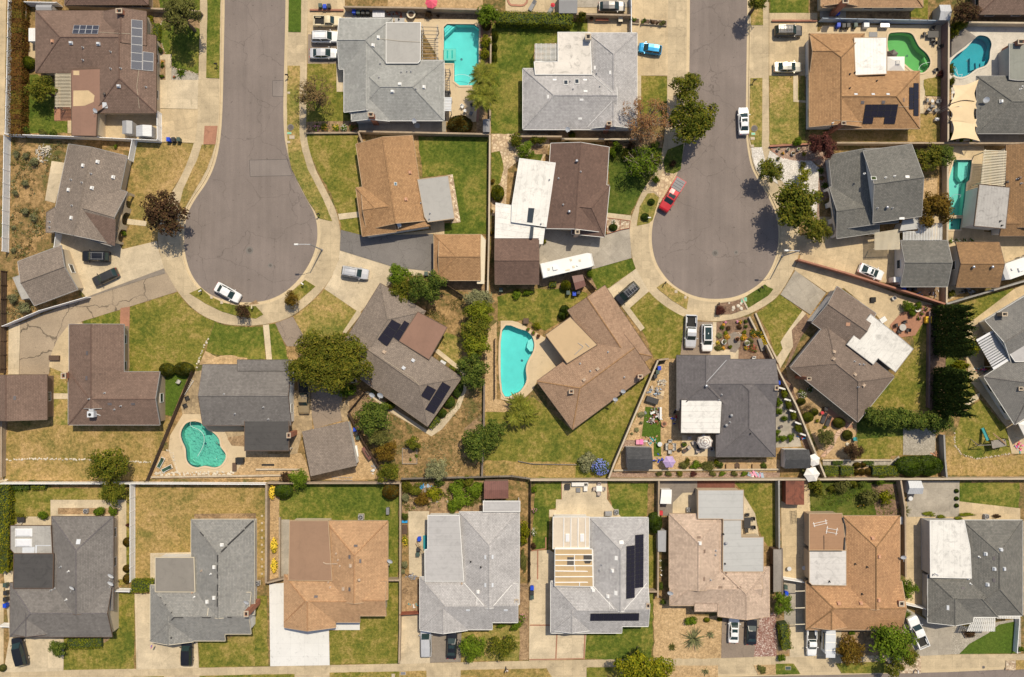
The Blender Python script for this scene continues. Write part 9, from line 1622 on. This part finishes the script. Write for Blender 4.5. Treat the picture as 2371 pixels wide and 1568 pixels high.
def person(px,py,label):
 g=Dp(px,py);root=empty('person',(g.x,g.y,.05),math.radians(-80),label,'person')
 def skin(name,V_,E_,mat):
  me=bpy.data.meshes.new(name);me.from_pydata([v[:3]for v in V_],[],[]);me.edges.add(len(E_));me.edges.foreach_set('vertices',[i for e in E_ for i in e]);me.update();o=bpy.data.objects.new(name,me);COL.objects.link(o);par(o,root)
  m=o.modifiers.new('skin','SKIN');m.use_smooth_shade=True
  for i,v in enumerate(V_):me.skin_vertices[0].data[i].radius=(v[3],v[3]);me.skin_vertices[0].data[i].use_root=(i==0)
  s=o.modifiers.new('sub','SUBSURF');s.levels=s.render_levels=1;me.materials.append(MATS[mat]);return o
 V_=[(0,0,.93,.12),(0,0,1.15,.12),(.02,0,1.38,.11),(.03,0,1.48,.055),(.04,0,1.58,.085),(.05,0,1.68,.09)];E_=[(0,1),(1,2),(2,3),(3,4),(4,5)]
 for s,f in((1,1),(-1,-1)):
  k=len(V_);V_+=[(0,s*.1,.86,.095),(.14*f,s*.1,.48,.065),(.22*f if f>0 else-.34,s*.1,.09,.045),(.36 if f>0 else-.22,s*.1,.04,.035)];E_+=[(0,k),(k,k+1),(k+1,k+2),(k+2,k+3)]
  k=len(V_);V_+=[(.02,s*.19,1.4,.055),(-.12*f,s*.24,1.13,.043),(.06-.16*f,s*.25,.9,.03),(.09-.17*f,s*.25,.83,.03)];E_+=[(2,k),(k,k+1),(k+1,k+2),(k+2,k+3)]
  for j in range(5):q=len(V_);V_+=[(.1-.17*f+.012*j,s*.25+(j-2)*.017,.79,.009),(.11-.17*f+.012*j,s*.24+(j-2)*.018,.75-.006*(2-abs(j-2)),.008)];E_+=[(k+3,q),(q,q+1)]
 skin('body',V_,E_,'skin')
 T_=[(0,0,.97,.14),(0,0,1.16,.145),(.02,0,1.39,.13),(.02,.19,1.41,.075),(-.06,.22,1.24,.062),(.02,-.19,1.41,.075),(.07,-.22,1.24,.062)];skin('shirt',T_,[(0,1),(1,2),(2,3),(3,4),(2,5),(5,6)],'cloth_white')
 Q_=[(0,0,.96,.135),(0,.1,.85,.11),(.14,.1,.48,.082),(.21,.1,.14,.06),(0,-.1,.85,.11),(-.14,-.1,.48,.082),(-.32,-.1,.16,.06)];skin('trousers',Q_,[(0,1),(1,2),(2,3),(0,4),(4,5),(5,6)],'cloth_dark')
 m=MB();m.lathe([(.02,1.56),(.1,1.6),(.115,1.68),(.1,1.76),(.03,1.8)],(.025,0,0),14);m.build('hair','hair',root,uv=False)
 m=MB();m.box((.145,0,1.63),(.03,.03,.05));m.build('nose','skin',root,uv=False)
 for s in(1,-1):m=MB();m.box((.135,s*.035,1.665),(.015,.025,.012));m.build('eye','soot',root,uv=False);m=MB();m.box((.05,s*.095,1.64),(.04,.02,.06));m.build('ear','skin',root,uv=False)
 m=MB();m.box((.14,0,1.585),(.012,.05,.012));m.build('mouth','lamp_red',root,uv=False)
person(1173.5,1546,'person in a white top and dark trousers walking on the bottom pavement')
T(0,0);_l(400,1415,75,85,'heap of pale broken rock in the weedy yard',['rock_pale','rock_grey'],90,7,'rock_heap','rock heap',.6,.32)
T(3,1)
for i in range(9):_d(55,75+i*67,18,18,.06,'conc_cap','small square white paver in the row beside the tan wall','stepping_stone','paver',group='row of white pavers on the dry lawn')
T(3,3)
for y,q in((772,'upper'),(928,'middle'),(1080,'lower')):_r([(250,y-5),(348,y-8),(348,y+2),(250,y+5)],2.5,'trim_cream','cream beam spanning the side court, '+q+' of three',1,t=.12,posts=False,name='court_beam',cat='beam')
T(0,2);lounger(190,50,60,'pl_grey','grey sling lounger at the top edge, left','pl_grey');lounger(360,90,60,'pl_grey','grey sling lounger at the top edge, right','pl_grey');_k(378,45,22,'pl_red','folded red umbrella at the top edge',6)
